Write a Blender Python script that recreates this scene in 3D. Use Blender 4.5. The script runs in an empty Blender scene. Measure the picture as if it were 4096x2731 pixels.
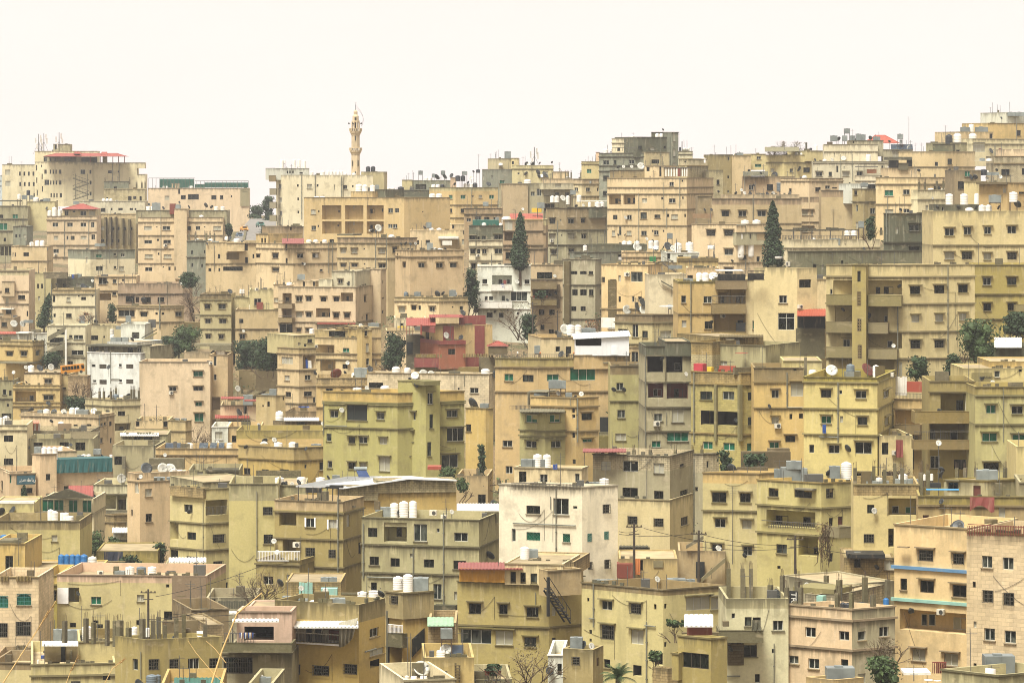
import bpy, bmesh, math, random
import numpy as np
from mathutils import Vector, Matrix
random.seed(7)
SC=bpy.context.scene; COL=SC.collection; D=bpy.data; PI=math.pi
SKYC=(.815,.736,.688,1); SUNE=5.; EXPO=.5; AK=.88; SAT=.98; HAZE=.00015; TR=.98; TG=1.0; TB=.99; TB2=.93
# ---------------- camera, sky, sun, exposure ----------------
F=3400.; HY=175.; CZ=60.; K=F/2900.
cam=D.cameras.new('camera'); co=D.objects.new('camera',cam); COL.objects.link(co); SC.camera=co
co.location=(0,0,CZ); co.rotation_euler=(PI/2,0,0)
cam.sensor_width=36; cam.lens=36*F/1024; cam.shift_y=-(341-HY)/1024; cam.clip_start=1; cam.clip_end=12000
w=D.worlds.new('World'); SC.world=w; w.use_nodes=True; nt=w.node_tree
bg=nt.nodes['Background']; tcw=nt.nodes.new('ShaderNodeTexCoord'); nz=nt.nodes.new('ShaderNodeTexNoise'); nz.inputs['Scale'].default_value=2.5; nz.inputs['Detail'].default_value=5; mpw=nt.nodes.new('ShaderNodeVectorMath'); mpw.operation='MULTIPLY'; mpw.inputs[1].default_value=(1,1,4.5); nt.links.new(tcw.outputs['Generated'],mpw.inputs[0]); nt.links.new(mpw.outputs[0],nz.inputs['Vector'])
mcl=nt.nodes.new('ShaderNodeMix'); mcl.data_type='RGBA'; mcl.inputs[6].default_value=tuple(v*.975 for v in SKYC[:3])+(1,); mcl.inputs[7].default_value=(SKYC[0]*1.01,SKYC[1]*1.012,SKYC[2]*1.02,1); rmw=nt.nodes.new('ShaderNodeMapRange'); rmw.inputs[1].default_value=.35; rmw.inputs[2].default_value=.65; nt.links.new(nz.outputs['Fac'],rmw.inputs[0]); nt.links.new(rmw.outputs[0],mcl.inputs[0]); sky=nt.nodes.new('ShaderNodeTexSky'); sky.sky_type='NISHITA'; sky.sun_disc=False
sky.sun_elevation=math.radians(63); sky.sun_rotation=math.radians(210); sky.dust_density=5; sky.air_density=1.5
mu=nt.nodes.new('ShaderNodeVectorMath'); mu.operation='SCALE'; mu.inputs['Scale'].default_value=.1
mx=nt.nodes.new('ShaderNodeMix'); mx.data_type='RGBA'; mx.inputs[0].default_value=.97; mx.inputs[7].default_value=SKYC
nt.links.new(sky.outputs[0],mu.inputs[0]); nt.links.new(mu.outputs[0],mx.inputs[6]); nt.links.new(mcl.outputs[2],mx.inputs[7]); nt.links.new(mx.outputs[2],bg.inputs[0]); bg.inputs[1].default_value=1.
sl=D.lights.new('sun','SUN'); so=D.objects.new('sun',sl); COL.objects.link(so); sl.energy=SUNE; sl.angle=math.radians(22); sl.color=(1,.975,.90)
so.rotation_euler=(math.radians(90-63),0,math.radians(-30)); so.location=(0,0,300)
SC.view_settings.view_transform='Standard'; SC.view_settings.look='None'; SC.view_settings.exposure=EXPO; SC.view_settings.gamma=1
SC.cycles.max_bounces=5; SC.cycles.diffuse_bounces=2; SC.cycles.volume_bounces=0; SC.cycles.transparent_max_bounces=6
SC.cycles.use_denoising=True; SC.cycles.filter_width=1.0
# ---------------- colours and materials ----------------
PAL=dict(pc=(229,196,147),oc=(214,180,120),tn=(198,170,118),ol=(176,156,92),og=(192,180,118),ob=(194,178,118),yo=(208,190,132),ye=(220,198,138),
 cr=(236,218,176),cc=(236,212,158),iv=(250,234,200),wh=(232,229,216),ww=(250,248,242),gc=(220,208,170),gy=(146,146,126),dg=(104,104,84),dl=(128,124,92),br=(150,128,88),
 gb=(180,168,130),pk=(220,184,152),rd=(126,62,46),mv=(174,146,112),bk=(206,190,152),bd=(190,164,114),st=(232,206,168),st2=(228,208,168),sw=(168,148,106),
 sl=(216,158,130),cm=(140,72,64),rf=(150,66,52),rt=(164,76,54),bu=(40,78,150),bl=(206,216,218),bl2=(70,150,200),tb2=(40,90,110),tq=(150,196,180),nv=(44,50,66),
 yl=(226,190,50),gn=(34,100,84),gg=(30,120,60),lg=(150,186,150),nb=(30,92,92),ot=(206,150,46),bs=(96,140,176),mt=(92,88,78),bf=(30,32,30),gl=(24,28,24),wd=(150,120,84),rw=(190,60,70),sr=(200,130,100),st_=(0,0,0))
PAL['rk']=(170,104,84);PAL['or']=(196,120,64);PAL['pz']=(216,180,152);PAL['wl']=(224,220,204);PAL['tb']=(104,116,122)
def tint(c):
    r,g,b=c; s_=(max(c)-min(c))/max(c,default=1) if max(c) else 0
    return (r*TR,min(255,g*TG),min(255,b*(TB if s_<.42 else TB2)))
def lin(c,k=1.):
    return tuple(min(.86,k*((v/255+.055)/1.055)**2.4 if v>10 else v/255/12.92) for v in c)+(1,)
for _k,(_t,_f) in dict(pc=((222,200,168),.5),oc=((214,186,140),.6),ye=((220,202,160),.6),yo=((204,190,152),.6),tn=((200,178,142),.6),pk=((220,190,164),.6),gc=((220,208,178),.6),cr=((234,220,190),.5),mv=((180,154,126),.5),br=((156,138,108),.6),cc=((232,214,176),.5),ol=((166,154,112),.6),gb=((176,168,140),.6)).items(): PAL[_k+'_f']=tuple(min(252,a*(1-_f)+b*_f+c_) for a,b,c_ in zip(PAL[_k],_t,(3,2,0)))  # far-house codes: paler, pinker copies with distance haze mixed into the wall colour
MT={}
def nd(t,k,x=0,y=0,**p):
    n=t.nodes.new(k)
    for a,b in p.items(): setattr(n,a,b)
    return n
def mix(t,fac,a,b,mode='MIX'):
    n=nd(t,'ShaderNodeMix',data_type='RGBA',blend_type=mode)
    for i,v in ((0,fac),(6,a),(7,b)):
        if hasattr(v,'links'): t.links.new(v,n.inputs[i])
        else: n.inputs[i].default_value=v
    return n.outputs[2]
def ramp(t,src,a,b,va=0.,vb=1.):
    n=nd(t,'ShaderNodeMapRange'); t.links.new(src,n.inputs[0])
    for i,v in enumerate((a,b,va,vb)): n.inputs[i+1].default_value=v
    return n.outputs[0]
def noise(t,vec,sc,det=3,scale=None,rough=.55):
    if scale:
        m=nd(t,'ShaderNodeVectorMath',operation='MULTIPLY'); t.links.new(vec,m.inputs[0]); m.inputs[1].default_value=scale; vec=m.outputs[0]
    n=nd(t,'ShaderNodeTexNoise'); t.links.new(vec,n.inputs['Vector']); n.inputs['Scale'].default_value=sc; n.inputs['Detail'].default_value=det; n.inputs['Roughness'].default_value=rough
    return n.outputs['Fac']
def newmat(name):
    m=D.materials.new(name); m.use_nodes=True; t=m.node_tree; return m,t,t.nodes['Principled BSDF']
BLOCK={'bk':(.42,.2,.5),'bd':(.42,.2,.45),'st':(.62,.3,.25),'st2':(.6,.3,.3),'ob':(.44,.22,.22),'rd':(.3,.1,.3)}
ROUGHW={'gb_f','mv_f','br_f','gy','dg','dl','sw','gb','bk','bd','gc','mv'}
def wallmat(code):
    if code in MT: return MT[code]
    m,t,b=newmat('plaster_'+code); base=lin(tint(PAL[code]),AK); L=t.links
    g=nd(t,'ShaderNodeNewGeometry'); oi=nd(t,'ShaderNodeObjectInfo'); tc=nd(t,'ShaderNodeTexCoord')
    P=nd(t,'ShaderNodeVectorMath',operation='ADD'); L.new(tc.outputs['Object'],P.inputs[0])
    sc=nd(t,'ShaderNodeVectorMath',operation='SCALE'); L.new(oi.outputs['Location'],sc.inputs[0]); sc.inputs['Scale'].default_value=1.; L.new(sc.outputs[0],P.inputs[1]); P=P.outputs[0]
    s=1.4 if code in ROUGHW else 1.
    c=base
    big=noise(t,P,.13,3); c=mix(t,ramp(t,big,.35,.7),c,tuple(v*q for v,q in zip(base[:3],(.83,.815,.75)))+(1,))
    # weather stains: faint vertical runs, and dirt running down from the parapet top and the ledges
    st=noise(t,P,.9,4,(1,1,.16)); c=mix(t,ramp(t,st,.52,.76,0,.34*s),c,lin((104,96,70),.8))
    st2=noise(t,P,2.6,3,(1,1,.09)); c=mix(t,ramp(t,st2,.6,.76,0,.22*s),c,lin((238,226,196),AK))
    uv=nd(t,'ShaderNodeUVMap',uv_map='run'); su=nd(t,'ShaderNodeSeparateXYZ'); L.new(uv.outputs[0],su.inputs[0])
    cu=nd(t,'ShaderNodeCombineXYZ'); L.new(su.outputs[0],cu.inputs[0]); L.new(oi.outputs['Random'],cu.inputs[1])
    rn=noise(t,cu.outputs[0],1.6,5,None,.7); ln=ramp(t,rn,.38,.78,.02,2.3*s); dv=nd(t,'ShaderNodeMath',operation='DIVIDE'); L.new(su.outputs[1],dv.inputs[0]); L.new(ln,dv.inputs[1])
    c=mix(t,ramp(t,dv.outputs[0],0,1,.7*min(1.2,s),0),c,lin((74,68,48),.8))
    # patchy repairs and damp
    pa=noise(t,P,.45,5,None,.65); c=mix(t,ramp(t,pa,.53,.66,0,.36*s),c,lin((134,122,92),.85))
    pb=noise(t,P,.8,4,(1,1,1.7)); c=mix(t,ramp(t,pb,.60,.68,0,.15*s),c,lin((226,206,168),AK))
    fi=noise(t,P,5,4,None,.7); c=mix(t,ramp(t,fi,.35,.72,0,.36),c,tuple(v*.55 for v in base[:3])+(1,))
    hgt=noise(t,P,14,3); bsum=hgt
    if code in BLOCK:
        bw,bh,mo=BLOCK[code]
        cr=nd(t,'ShaderNodeVectorMath',operation='CROSS_PRODUCT'); L.new(g.outputs['True Normal'],cr.inputs[0]); cr.inputs[1].default_value=(0,0,1)
        dt=nd(t,'ShaderNodeVectorMath',operation='DOT_PRODUCT'); L.new(cr.outputs[0],dt.inputs[0]); L.new(tc.outputs['Object'],dt.inputs[1])
        sx=nd(t,'ShaderNodeSeparateXYZ'); L.new(tc.outputs['Object'],sx.inputs[0]); cb=nd(t,'ShaderNodeCombineXYZ'); L.new(dt.outputs['Value'],cb.inputs[0]); L.new(sx.outputs[2],cb.inputs[1])
        bt=nd(t,'ShaderNodeTexBrick'); L.new(cb.outputs[0],bt.inputs['Vector']); bt.inputs['Scale'].default_value=1; bt.inputs['Brick Width'].default_value=bw; bt.inputs['Row Height'].default_value=bh; bt.inputs['Mortar Size'].default_value=.016
        bt.inputs['Color1'].default_value=(1.08,1.05,1,1); bt.inputs['Color2'].default_value=(.86,.84,.82,1); bt.inputs['Mortar'].default_value=(1-mo,1-mo,1-mo*1.1,1)
        c=mix(t,1.,c,bt.outputs['Color'],'MULTIPLY')
        mm=nd(t,'ShaderNodeMath',operation='MULTIPLY_ADD'); L.new(bt.outputs['Fac'],mm.inputs[0]); mm.inputs[1].default_value=-1.5; L.new(hgt,mm.inputs[2]); bsum=mm.outputs[0]
    hv=nd(t,'ShaderNodeHueSaturation'); L.new(c,hv.inputs['Color'])
    L.new(ramp(t,oi.outputs['Random'],0,1,.9,1.07),hv.inputs['Value']); wn=nd(t,'ShaderNodeTexWhiteNoise'); L.new(oi.outputs['Location'],wn.inputs['Vector']); L.new(ramp(t,wn.outputs['Value'],0,1,SAT-.12,SAT+.05),hv.inputs['Saturation'])
    sp=nd(t,'ShaderNodeSeparateColor'); L.new(wn.outputs['Color'],sp.inputs[0]); L.new(ramp(t,sp.outputs[0],0,1,.495,.505),hv.inputs['Hue'])
    L.new(hv.outputs[0],b.inputs['Base Color']); b.inputs['Roughness'].default_value=.92; b.inputs['Specular IOR Level'].default_value=.2
    bp=nd(t,'ShaderNodeBump'); bp.inputs['Strength'].default_value=.35; bp.inputs['Distance'].default_value=.03; L.new(bsum,bp.inputs['Height']); L.new(bp.outputs[0],b.inputs['Normal'])
    MT[code]=m; return m
FLAT={'or','tb','wh','ww','rd','cm','rf','rt','bu','bl2','tb2','tq','nv','yl','gn','gg','lg','nb','ot','bs','mt','bf','gl','wd','rw','sr'}
def mat(code):
    key='m_'+code
    if key in MT: return MT[key]
    if code not in FLAT and code in PAL: return wallmat(code)
    if code=='stripe': pass
    m,t,b=newmat('paint_'+code); L=t.links; base=lin(PAL[code],.9 if code in('wh','ww') else .85)
    tc=nd(t,'ShaderNodeTexCoord'); P=tc.outputs['Object']
    n1=noise(t,P,1.3,4); c=mix(t,ramp(t,n1,.4,.75,0,.5),base,tuple(v*.55 for v in base[:3])+(1,))
    n2=noise(t,P,3,3,(1,1,.2)); c=mix(t,ramp(t,n2,.55,.75,0,.35),c,lin((150,130,100)))
    L.new(c,b.inputs['Base Color']); b.inputs['Roughness'].default_value=.6
    MT[key]=m; return m
def simple(name,rgb,rough=.6,metal=0,var=.25,k=.9,nsc=2.,bump=0):
    if name in MT: return MT[name]
    m,t,b=newmat(name); base=lin(rgb,k); tc=nd(t,'ShaderNodeTexCoord'); oi=nd(t,'ShaderNodeObjectInfo')
    P=nd(t,'ShaderNodeVectorMath',operation='ADD'); t.links.new(tc.outputs['Object'],P.inputs[0]); t.links.new(oi.outputs['Location'],P.inputs[1])
    n1=noise(t,P.outputs[0],nsc,4); c=mix(t,ramp(t,n1,.35,.75,0,1.),base,tuple(v*(1-var) for v in base[:3])+(1,))
    hv=nd(t,'ShaderNodeHueSaturation'); t.links.new(c,hv.inputs['Color']); t.links.new(ramp(t,oi.outputs['Random'],0,1,1-var*.5,1+var*.3),hv.inputs['Value'])
    t.links.new(hv.outputs[0],b.inputs['Base Color']); b.inputs['Roughness'].default_value=rough; b.inputs['Metallic'].default_value=metal
    MT[name]=m; return m
def glassmat(name,rgb,rough=.12,k=.8,lace=None):
    if name in MT: return MT[name]
    m,t,b=newmat(name); L=t.links; base=lin(rgb,k); tc=nd(t,'ShaderNodeTexCoord'); oi=nd(t,'ShaderNodeObjectInfo')
    P=nd(t,'ShaderNodeVectorMath',operation='ADD'); L.new(tc.outputs['Object'],P.inputs[0]); L.new(oi.outputs['Location'],P.inputs[1])
    n1=noise(t,P.outputs[0],4,2,(1,1,.15)); c=mix(t,ramp(t,n1,.42,.6,0,.8),base,lin(lace or (150,150,130),.5))
    n2=noise(t,P.outputs[0],.9,1); c=mix(t,ramp(t,n2,.45,.55),c,base)
    L.new(c,b.inputs['Base Color']); b.inputs['Roughness'].default_value=rough; b.inputs['Specular IOR Level'].default_value=.3
    MT[name]=m; return m
GD=lambda:glassmat('window_glass_dark',(14,22,18),.1,.7,(52,56,46))
GW=lambda:glassmat('window_glass_curtained',(26,36,32),.18,.8,(124,128,114))
GG=lambda:glassmat('window_glass_green',(16,92,66),.2,.9,(60,150,120))
GP=lambda:glassmat('window_blind_pale',(170,166,142),.5,.9,(220,216,196))
FW=lambda:simple('frame_white',(204,202,188),.5,0,.35)
FD=lambda:simple('frame_dark',(74,66,52),.5,0,.3)
# ---------------- mesh helpers ----------------
class MB:
    def __init__(s): s.v=[]; s.f=[]; s.m=[]; s.uv={}
    def quad(s,a,b,c,d,m=0): n=len(s.v); s.v+=[tuple(a),tuple(b),tuple(c),tuple(d)]; s.f.append((n,n+1,n+2,n+3)); s.m.append(m)
    def poly(s,pts,m=0): n=len(s.v); s.v+=[tuple(p) for p in pts]; s.f.append(tuple(range(n,n+len(pts)))); s.m.append(m)
    def hexa(s,p,m=0): # 4 bottom ccw, 4 top ccw
        n=len(s.v); s.v+=[tuple(q) for q in p]
        for f in ((3,2,1,0),(4,5,6,7),(0,1,5,4),(1,2,6,5),(2,3,7,6),(3,0,4,7)): s.f.append(tuple(n+i for i in f)); s.m.append(m)
    def box(s,x0,x1,y0,y1,z0,z1,m=0): s.hexa([(x0,y0,z0),(x1,y0,z0),(x1,y1,z0),(x0,y1,z0),(x0,y0,z1),(x1,y0,z1),(x1,y1,z1),(x0,y1,z1)],m)
    def tube(s,a,b,r,r2=None,n=6,m=0,cap=True):
        a=Vector(a);b=Vector(b);r2=r if r2 is None else r2; d=(b-a); 
        if d.length<1e-6: return
        d.normalize(); u=d.orthogonal().normalized(); w_=d.cross(u); k=len(s.v)
        for P,R in ((a,r),(b,r2)):
            for i in range(n): q=2*PI*i/n; s.v.append(tuple(P+(u*math.cos(q)+w_*math.sin(q))*R))
        for i in range(n): j=(i+1)%n; s.f.append((k+i,k+j,k+n+j,k+n+i)); s.m.append(m)
        if cap: s.f.append(tuple(k+n+i for i in range(n))); s.m.append(m); s.f.append(tuple(k+n-1-i for i in range(n))); s.m.append(m)
    def lathe(s,prof,n=14,c=(0,0,0),m=0):
        k=len(s.v)
        for r,z in prof:
            for i in range(n): q=2*PI*i/n; s.v.append((c[0]+r*math.cos(q),c[1]+r*math.sin(q),c[2]+z))
        for j in range(len(prof)-1):
            for i in range(n): i2=(i+1)%n; s.f.append((k+j*n+i,k+j*n+i2,k+(j+1)*n+i2,k+(j+1)*n+i)); s.m.append(m)
        s.f.append(tuple(k+(len(prof)-1)*n+i for i in range(n))); s.m.append(m)
    def mesh(s,name,mats,smooth=False):
        me=D.meshes.new(name); me.from_pydata(s.v,[],s.f)
        for q in mats: me.materials.append(q)
        if len(mats)>1: me.polygons.foreach_set('material_index',s.m)
        if smooth: me.polygons.foreach_set('use_smooth',[True]*len(s.f))
        if s.uv:
            ul=me.uv_layers.new(name='run'); arr=np.full((len(me.loops),2),(0.,9.),dtype=np.float32); k=0; st=[p.loop_start for p in me.polygons]
            for fi,uvs in s.uv.items():
                for j,q in enumerate(uvs): arr[st[fi]+j]=q
            ul.data.foreach_set('uv',arr.ravel())
        me.update(); return me
    def build(s,name,mats,parent=None,loc=(0,0,0),rz=0,smooth=False):
        if not isinstance(mats,(list,tuple)): mats=[mats]
        return add(name,s.mesh(name,mats,smooth),parent,loc,rz)
def add(name,me,parent=None,loc=(0,0,0),rz=0,sc=None):
    o=D.objects.new(name,me); COL.objects.link(o)
    if parent: o.parent=parent
    o.location=loc
    if rz: o.rotation_euler=(0,0,rz)
    if sc: o.scale=sc
    return o
def tag(o,label,cat,group=None,kind=None):
    if label: o['label']=label
    if cat: o['category']=cat
    if group: o['group']=group
    if kind: o['kind']=kind
    return o
def empty(name,loc,label,cat,group=None):
    o=D.objects.new(name,None); COL.objects.link(o); o.location=loc; o.empty_display_size=.5; return tag(o,label,cat,group)
def Zp(py,Y): return CZ+(HY-py)*Y/F
def Xp(px,Y): return (px-512)*Y/F
# ---------------- scene description ----------------
TX=TY=0.
def T(a,b):
    global TX,TY; TX,TY=a,b
cx=lambda v:TX+v/9.187
cy=lambda v:TY+v/9.187
def parse(S):
    out=[]
    for g in S.split(';'):
        g=g.strip()
        if not g or ':' not in g: continue
        h,r=g.split(':'); h=h.split(); 
        if len(h)<3: continue
        ty,y,hh=h[0],float(h[1]),float(h[2])
        for q in r.split():
            if q=='/': continue
            a=q.split('/'); 
            if hh<3 and ty!='pi': continue
            out.append((ty,cx(float(a[0])),cy(y),float(a[1])/9.187,hh/9.187))
    return out
def ledges(L): return [cy(float(v)) for v in L.split()] if L else []
BL=[];EX=[];CUR=None
def mass(xs,yt,yb,col,dd,L='',tb=None,yaw=None,rot=None,dp=None,c2=None,cl=0,hd=0,name='wall',be=None):
    if yaw is None and rot is None and len(xs)==2: rot=random.uniform(-3.5,3.5)
    return dict(xs=[cx(v) for v in xs],yt=cy(yt),yb=cy(yb),col=col,dd=dd,L=ledges(L),tb=(cy(tb[0]),tb[1]) if tb else None,yaw=yaw,rot=rot,dp=dp,c2=c2,cl=cl,hd=hd,name=name,beta=be)
def B(short,label,d,xs,yt,yb,col,W='',I='',k='house',**kw):
    global CUR
    CUR=dict(short=short,label=label,d=d*K,ms=[mass(xs,yt,yb,col,0,**kw)],W=parse(W),I=parse(I),X=[],k=k); BL.append(CUR)
def M(xs,yt,yb,col,W='',I='',dd=0,**kw):
    CUR['ms'].append(mass(xs,yt,yb,col,dd,**kw)); CUR['W']+=parse(W); CUR['I']+=parse(I)
def ITEM(I): CUR['I']+=parse(I)
def MORE(short,W,I):
    for b in BL:
        if b['short']==short: b['W']+=parse(W); b['I']+=parse(I); return
    print('MORE?',short)
def X(n,x0,x1,y0,y1,col,dd,dp): CUR['X'].append(('box',n,cx(x0),cx(x1),cy(y0),cy(y1),col,dd,dp))
def SLOPE(n,x0,x1,y0,y1,col,dd,dp): CUR['X'].append(('slope',n,cx(x0),cx(x1),cy(y0),cy(y1),col,dd,dp))
def HIP(n,x0,x1,y0,y1,col,dd,dp,hip=.12): CUR['X'].append(('hip',n,cx(x0),cx(x1),cy(y0),cy(y1),col,dd,dp,hip))
def GABLE(x0,x1,y0,y1,y2,col): CUR['X'].append(('prism','timber_gable',[(cx(x0),cy(y1)),(cx((x0+x1)/2),cy(y0)),(cx(x1),cy(y1-8))],col,-1.2,.8))
def RAMP(x0,x1,y0,y1,dd,col,th,down=0): t=th; CUR['X'].append(('prism','stair_wall',[(cx(x0),cy(y0+t)),(cx(x0),cy(y0)),(cx(x1),cy(y1)),(cx(x1),cy(y1+t))],col,dd,.4))
def PARA(x0,x1,a,b,c,d): CUR['X'].append(('prism','stair_opening',[(cx(x0),cy(a)),(cx(x0),cy(c)),(cx(x1),cy(d)),(cx(x1),cy(b))],'gl',-.12,.1))  # near-black panel painting the shade of an open stair onto the wall
def STRUT(x0,y0,x1,y1,dd,col): CUR['X'].append(('strut','awning_strut',cx(x0),cy(y0),cx(x1),cy(y1),col,dd))
def STAIR(x0,x1,y0,y1,dd,col): CUR['X'].append(('stair','outside_stair',cx(x0),cx(x1),cy(y0),cy(y1),col,dd))
def TARP(x0,x1,y0,y1): CUR['X'].append(('tarp','hanging_tarpaulin',cx(x0),cx(x1),cy(y0),cy(y1),'gb',-1.2))
def LED(y,col): CUR['ms'][-1].setdefault('L2',[]).append((cy(float(y)),col))
def SIGN(x0,x1,y0,y1,dd,col,tx,name='sign',vert=0,border=0,tc=None): CUR['X'].append(('sign',name,cx(x0),cx(x1),cy(y0),cy(y1),col,dd,[(t,cy(a),cx(b),s/9.187) for t,a,b,s in tx],vert,border,tc))
def STEELBOX(x0,x1,y0,y1): CUR['X'].append(('steel','metal_shed',cx(x0),cx(x1),cy(y0),cy(y1)))
def SOLAR(x0,x1,y0,y1): CUR['X'].append(('solar','solar_heater',cx(x0),cx(x1),cy(y0),cy(y1)))
def WROOF(x0,x1,y0,y1): CUR['X'].append(('wroof','metal_roof',[(cx(a),cy(b)) for a,b in ((365,400),(800,418),(1120,372),(1400,333),(1840,346),(1425,312),(1100,306),(820,318))]))
def CHAIR(x0,x1,y0,y1): CUR['X'].append(('chair','garden_chair',cx(x0),cx(x1),cy(y0),cy(y1)))
def TREE(n,x,y0,y1,w_,d,label,kind='u'): EX.append(('tree',n,cx(x),cy(y0),cy(y1),w_/9.187,d*K,label,kind))
def BUSH(n,x0,x1,y0,y1,d,label,kind='u'): EX.append(('bush',n,cx(x0),cx(x1),cy(y0),cy(y1),d*K,label,kind))
def POLE(x,y0,y1,d,label): EX.append(('pole',cx(x),cy(y0),cy(y1),d*K,label))
def WIRE(x0,y0,x1,y1,d): EX.append(('wire',cx(x0),cy(y0),cx(x1),cy(y1),d*K))
def PALM(x,y0,y1,w_,d,label): EX.append(('palm',cx(x),cy(y0),cy(y1),w_/9.187,d*K,label))
def BUS(x0,x1,y0,y1,d): EX.append(('bus',cx(x0),cx(x1),cy(y0),cy(y1),d*K))
def MINARET(): EX.append(('minaret',cx(915),648*K))
# ---- top band of the picture: the skyline ----
T(0,100)
B('pale_blue far tower','hazy blue-white tower block far off past the end of the ridge',1500,(-90,22),692,930,'bl',"w 745 14: 8/12;w 790 14: 8/12;w 835 14: 8/12",k='tower_block')
B('the stone hospital','large greenish stone hospital block with outside fire stairs and red terrace canopy',860,(20,330),590,960,'cr',"p 662 48: 71/46;p 765 48: 73/46;d 675 38: 183/16 224/16 265/16 307/16;d 770 38: 186/16 227/16 268/16 310/16;d 870 34: 316/16","an 690 260: 195/4",k='hospital')  # the two pale blind windows stand in for open frames showing sky
M((320,585,850),565,975,'cr',"d 657 38: 418/22 463/12 490/12 515/12 552/22;d 757 38: 466/12 492/12 518/12 553/22;v 755 50: 430/44;d 873 40: 470/12 497/12 523/12 559/20;d 590 50: 382/10;d 620 50: 336/10;d 700 50: 387/10;d 735 50: 338/10;d 815 50: 390/10;d 850 55: 342/10;d 940 40: 525/14;w 658 42: 762/44;w 658 36: 831/18;w 757 36: 833/18;w 858 36: 833/18",dd=-6,yaw=14,be=16)
M((320,895),466,570,'cr',"",dd=4)
M((400,700),514,568,'gb',"w 545 40: 415/30;d 547 24: 463/12 506/12;d 547 24: 603/24 637/20",dd=1)
M((490,640),402,470,'gb',"d 430 40: 512/18",dd=8)
X('pillar',705,747,500,566,'cr',-1,2);X('pillar',942,982,500,572,'cr',-1,2)
X('terrace_wall',748,895,520,566,'gb',3,.3)
for q in (830,925,1036,1088,1143): X('post',q-3,q+3,515,572,'rf',-2,.3)
HIP('roof',400,1147,488,516,'rf',-4,12);HIP('roof',690,748,476,492,'rf',-4,4);HIP('roof',925,985,476,500,'rf',-4,4)
M((848,1257),572,975,'cr',"d 658 26: 1010/34;d 655 16: 1088/12;p 650 30: 1035/6","pi 690 230: 1095/6 1035/5",dd=-3)
M((1257,1330),572,626,'cr',"",dd=-3,dp=6)
M((1257,1336),678,975,'cr',"",dd=-3)
STAIR(672,820,712,912,-9,'gy')
ITEM("mast 390 160: 355/26;mast 385 165: 403/26;mast 378 165: 543/40")
B('the grey concrete annexe','bare grey concrete frame block against the cream end of the hospital',840,(958,1012,1185),745,900,'gy',"","co 735 30: 966/8 1192/8;co 780 60: 1255/14 1303/14 1333/10")
B('the white block annexe','low unpainted blockwork house with three dark openings under the hospital',825,(955,1330),814,960,'bk',"d 902 42: 1193/32;d 895 26: 1238/28;d 902 42: 1292/20;d 900 20: 985/16")
B('the long low cream house','long low cream house running below the hospital with small windows',790,(730,1330),925,1080,'gc',"d 1008 36: 948/42;d 1000 22: 1025/16;d 1000 22: 1107/40;d 1000 20: 1207/30 1245/16;d 960 16: 795/14","th 912 16: 985/100;ac 926 20: 1072/24;ac 928 16: 772/22;tg 942 28: 700/56")
B('the fenced garden cafe','long peach roof terrace building screened with green netting and metal posts',800,(1360,2290),806,1100,'pc',"d 838 46: 1646/18;p 897 40: 1534/42;d 892 40: 1684/44;d 888 50: 1776/100;d 893 40: 1965/46;d 893 40: 2036/28;d 882 20: 2126/12;d 935 20: 1648/12","th 795 20: 1520/60 1755/50",k='cafe_building')
M((1575,1660),762,810,'pc',"",dd=1)
X('netting',1465,1785,722,804,'gn',1,.05);X('netting',1790,1880,770,804,'gn',1,.05);X('netting',1880,2280,756,802,'gn',1,.05)
for q in range(1366,2285,34): X('fence_post',q-1.5,q+1.5,716 if q<1790 else 740,806,'mt',.4,.12)
X('fence_rail',1366,1790,713,717,'mt',.4,.12);X('fence_rail',1790,2282,739,743,'mt',.4,.12)
SIGN(2208,2292,812,972,-.3,'cr',[('ﻦﺳﻮﺴﻟﺍ ﺰﻛﺮﻣ',822,2250,11),('ﺓﺪﻋﺎﺴﻤﻟﺍ',838,2250,9)],'painted_sign')
B('the red pyramid roof house','peach house whose added top storey has a small red pyramid roof',660,(430,888),1062,1500,'pc',"w 1143 38: 508/50 643/50 766/52;w 1143 50: 852/30;w 1264 38: 515/42 620/18 667/36;p 1262 34: 768/54;w 1256 48: 856/32;w 1385 38: 515/50 648/52","pi 1280 360: 592/6 815/6;tw 1035 50: 455/40;tw 1020 80: 500/44;tw 1030 60: 548/40;ac 1418 18: 512/24",L='1098 1210 1330 1440',hd=1)
M((572,885),1000,1066,'ye',"w 1036 46: 612/34;w 1022 16: 680/22;w 1038 40: 765/54;p 1038 40: 846/54",dd=.5)
HIP('roof',572,885,952,1000,'rf',-.5,10,hip=.45)
B('the olive flat with carport','grey-olive house with tarpaulin shelters on its roof at the picture edge',680,(-60,255),970,1420,'gb',"g 1067 38: 140/50;d 1067 34: 15/30;g 1160 64: 30/74;d 1280 34: 45/22;o 1385 84: 20/34 60/34 92/20","tk 925 30: 385/40;tk 848 46: 260/36;tw 908 36: 330/60;tw 884 46: 175/34;tg 890 36: 225/50;tg 892 34: 290/40;tg 915 26: 430/60",L='1090 1200 1325')
X('shelter',0,190,918,930,'gy',1,4);X('post',90,94,930,970,'gy',1,.2);X('post',180,184,930,970,'gy',1,.2)
M((250,502),930,1160,'yo',"d 1045 50: 268/14","dd 990 28: 431/28",dd=6)
B('the small grey flat','small grey flat with three narrow white windows under a tin shed',640,(120,245),1156,1330,'gy',"w 1245 32: 150/18 181/14 226/20","pi 1240 160: 190/4")
B('the weathered row','row of weathered brown-streaked walls and narrow party walls in deep shadow',690,(885,1250),1044,1340,'sw',"p 1175 34: 942/50;d 1178 30: 1040/20 1090/16 1150/16 1210/14;d 1288 26: 940/50;d 1290 30: 1035/14 1090/14","tw 1068 26: 970/44 1166/40;dd 1047 34: 1056/32;th 1068 16: 915/50;wd 1050 20: 1015/20",tb=(1085,'tn'))
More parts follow.
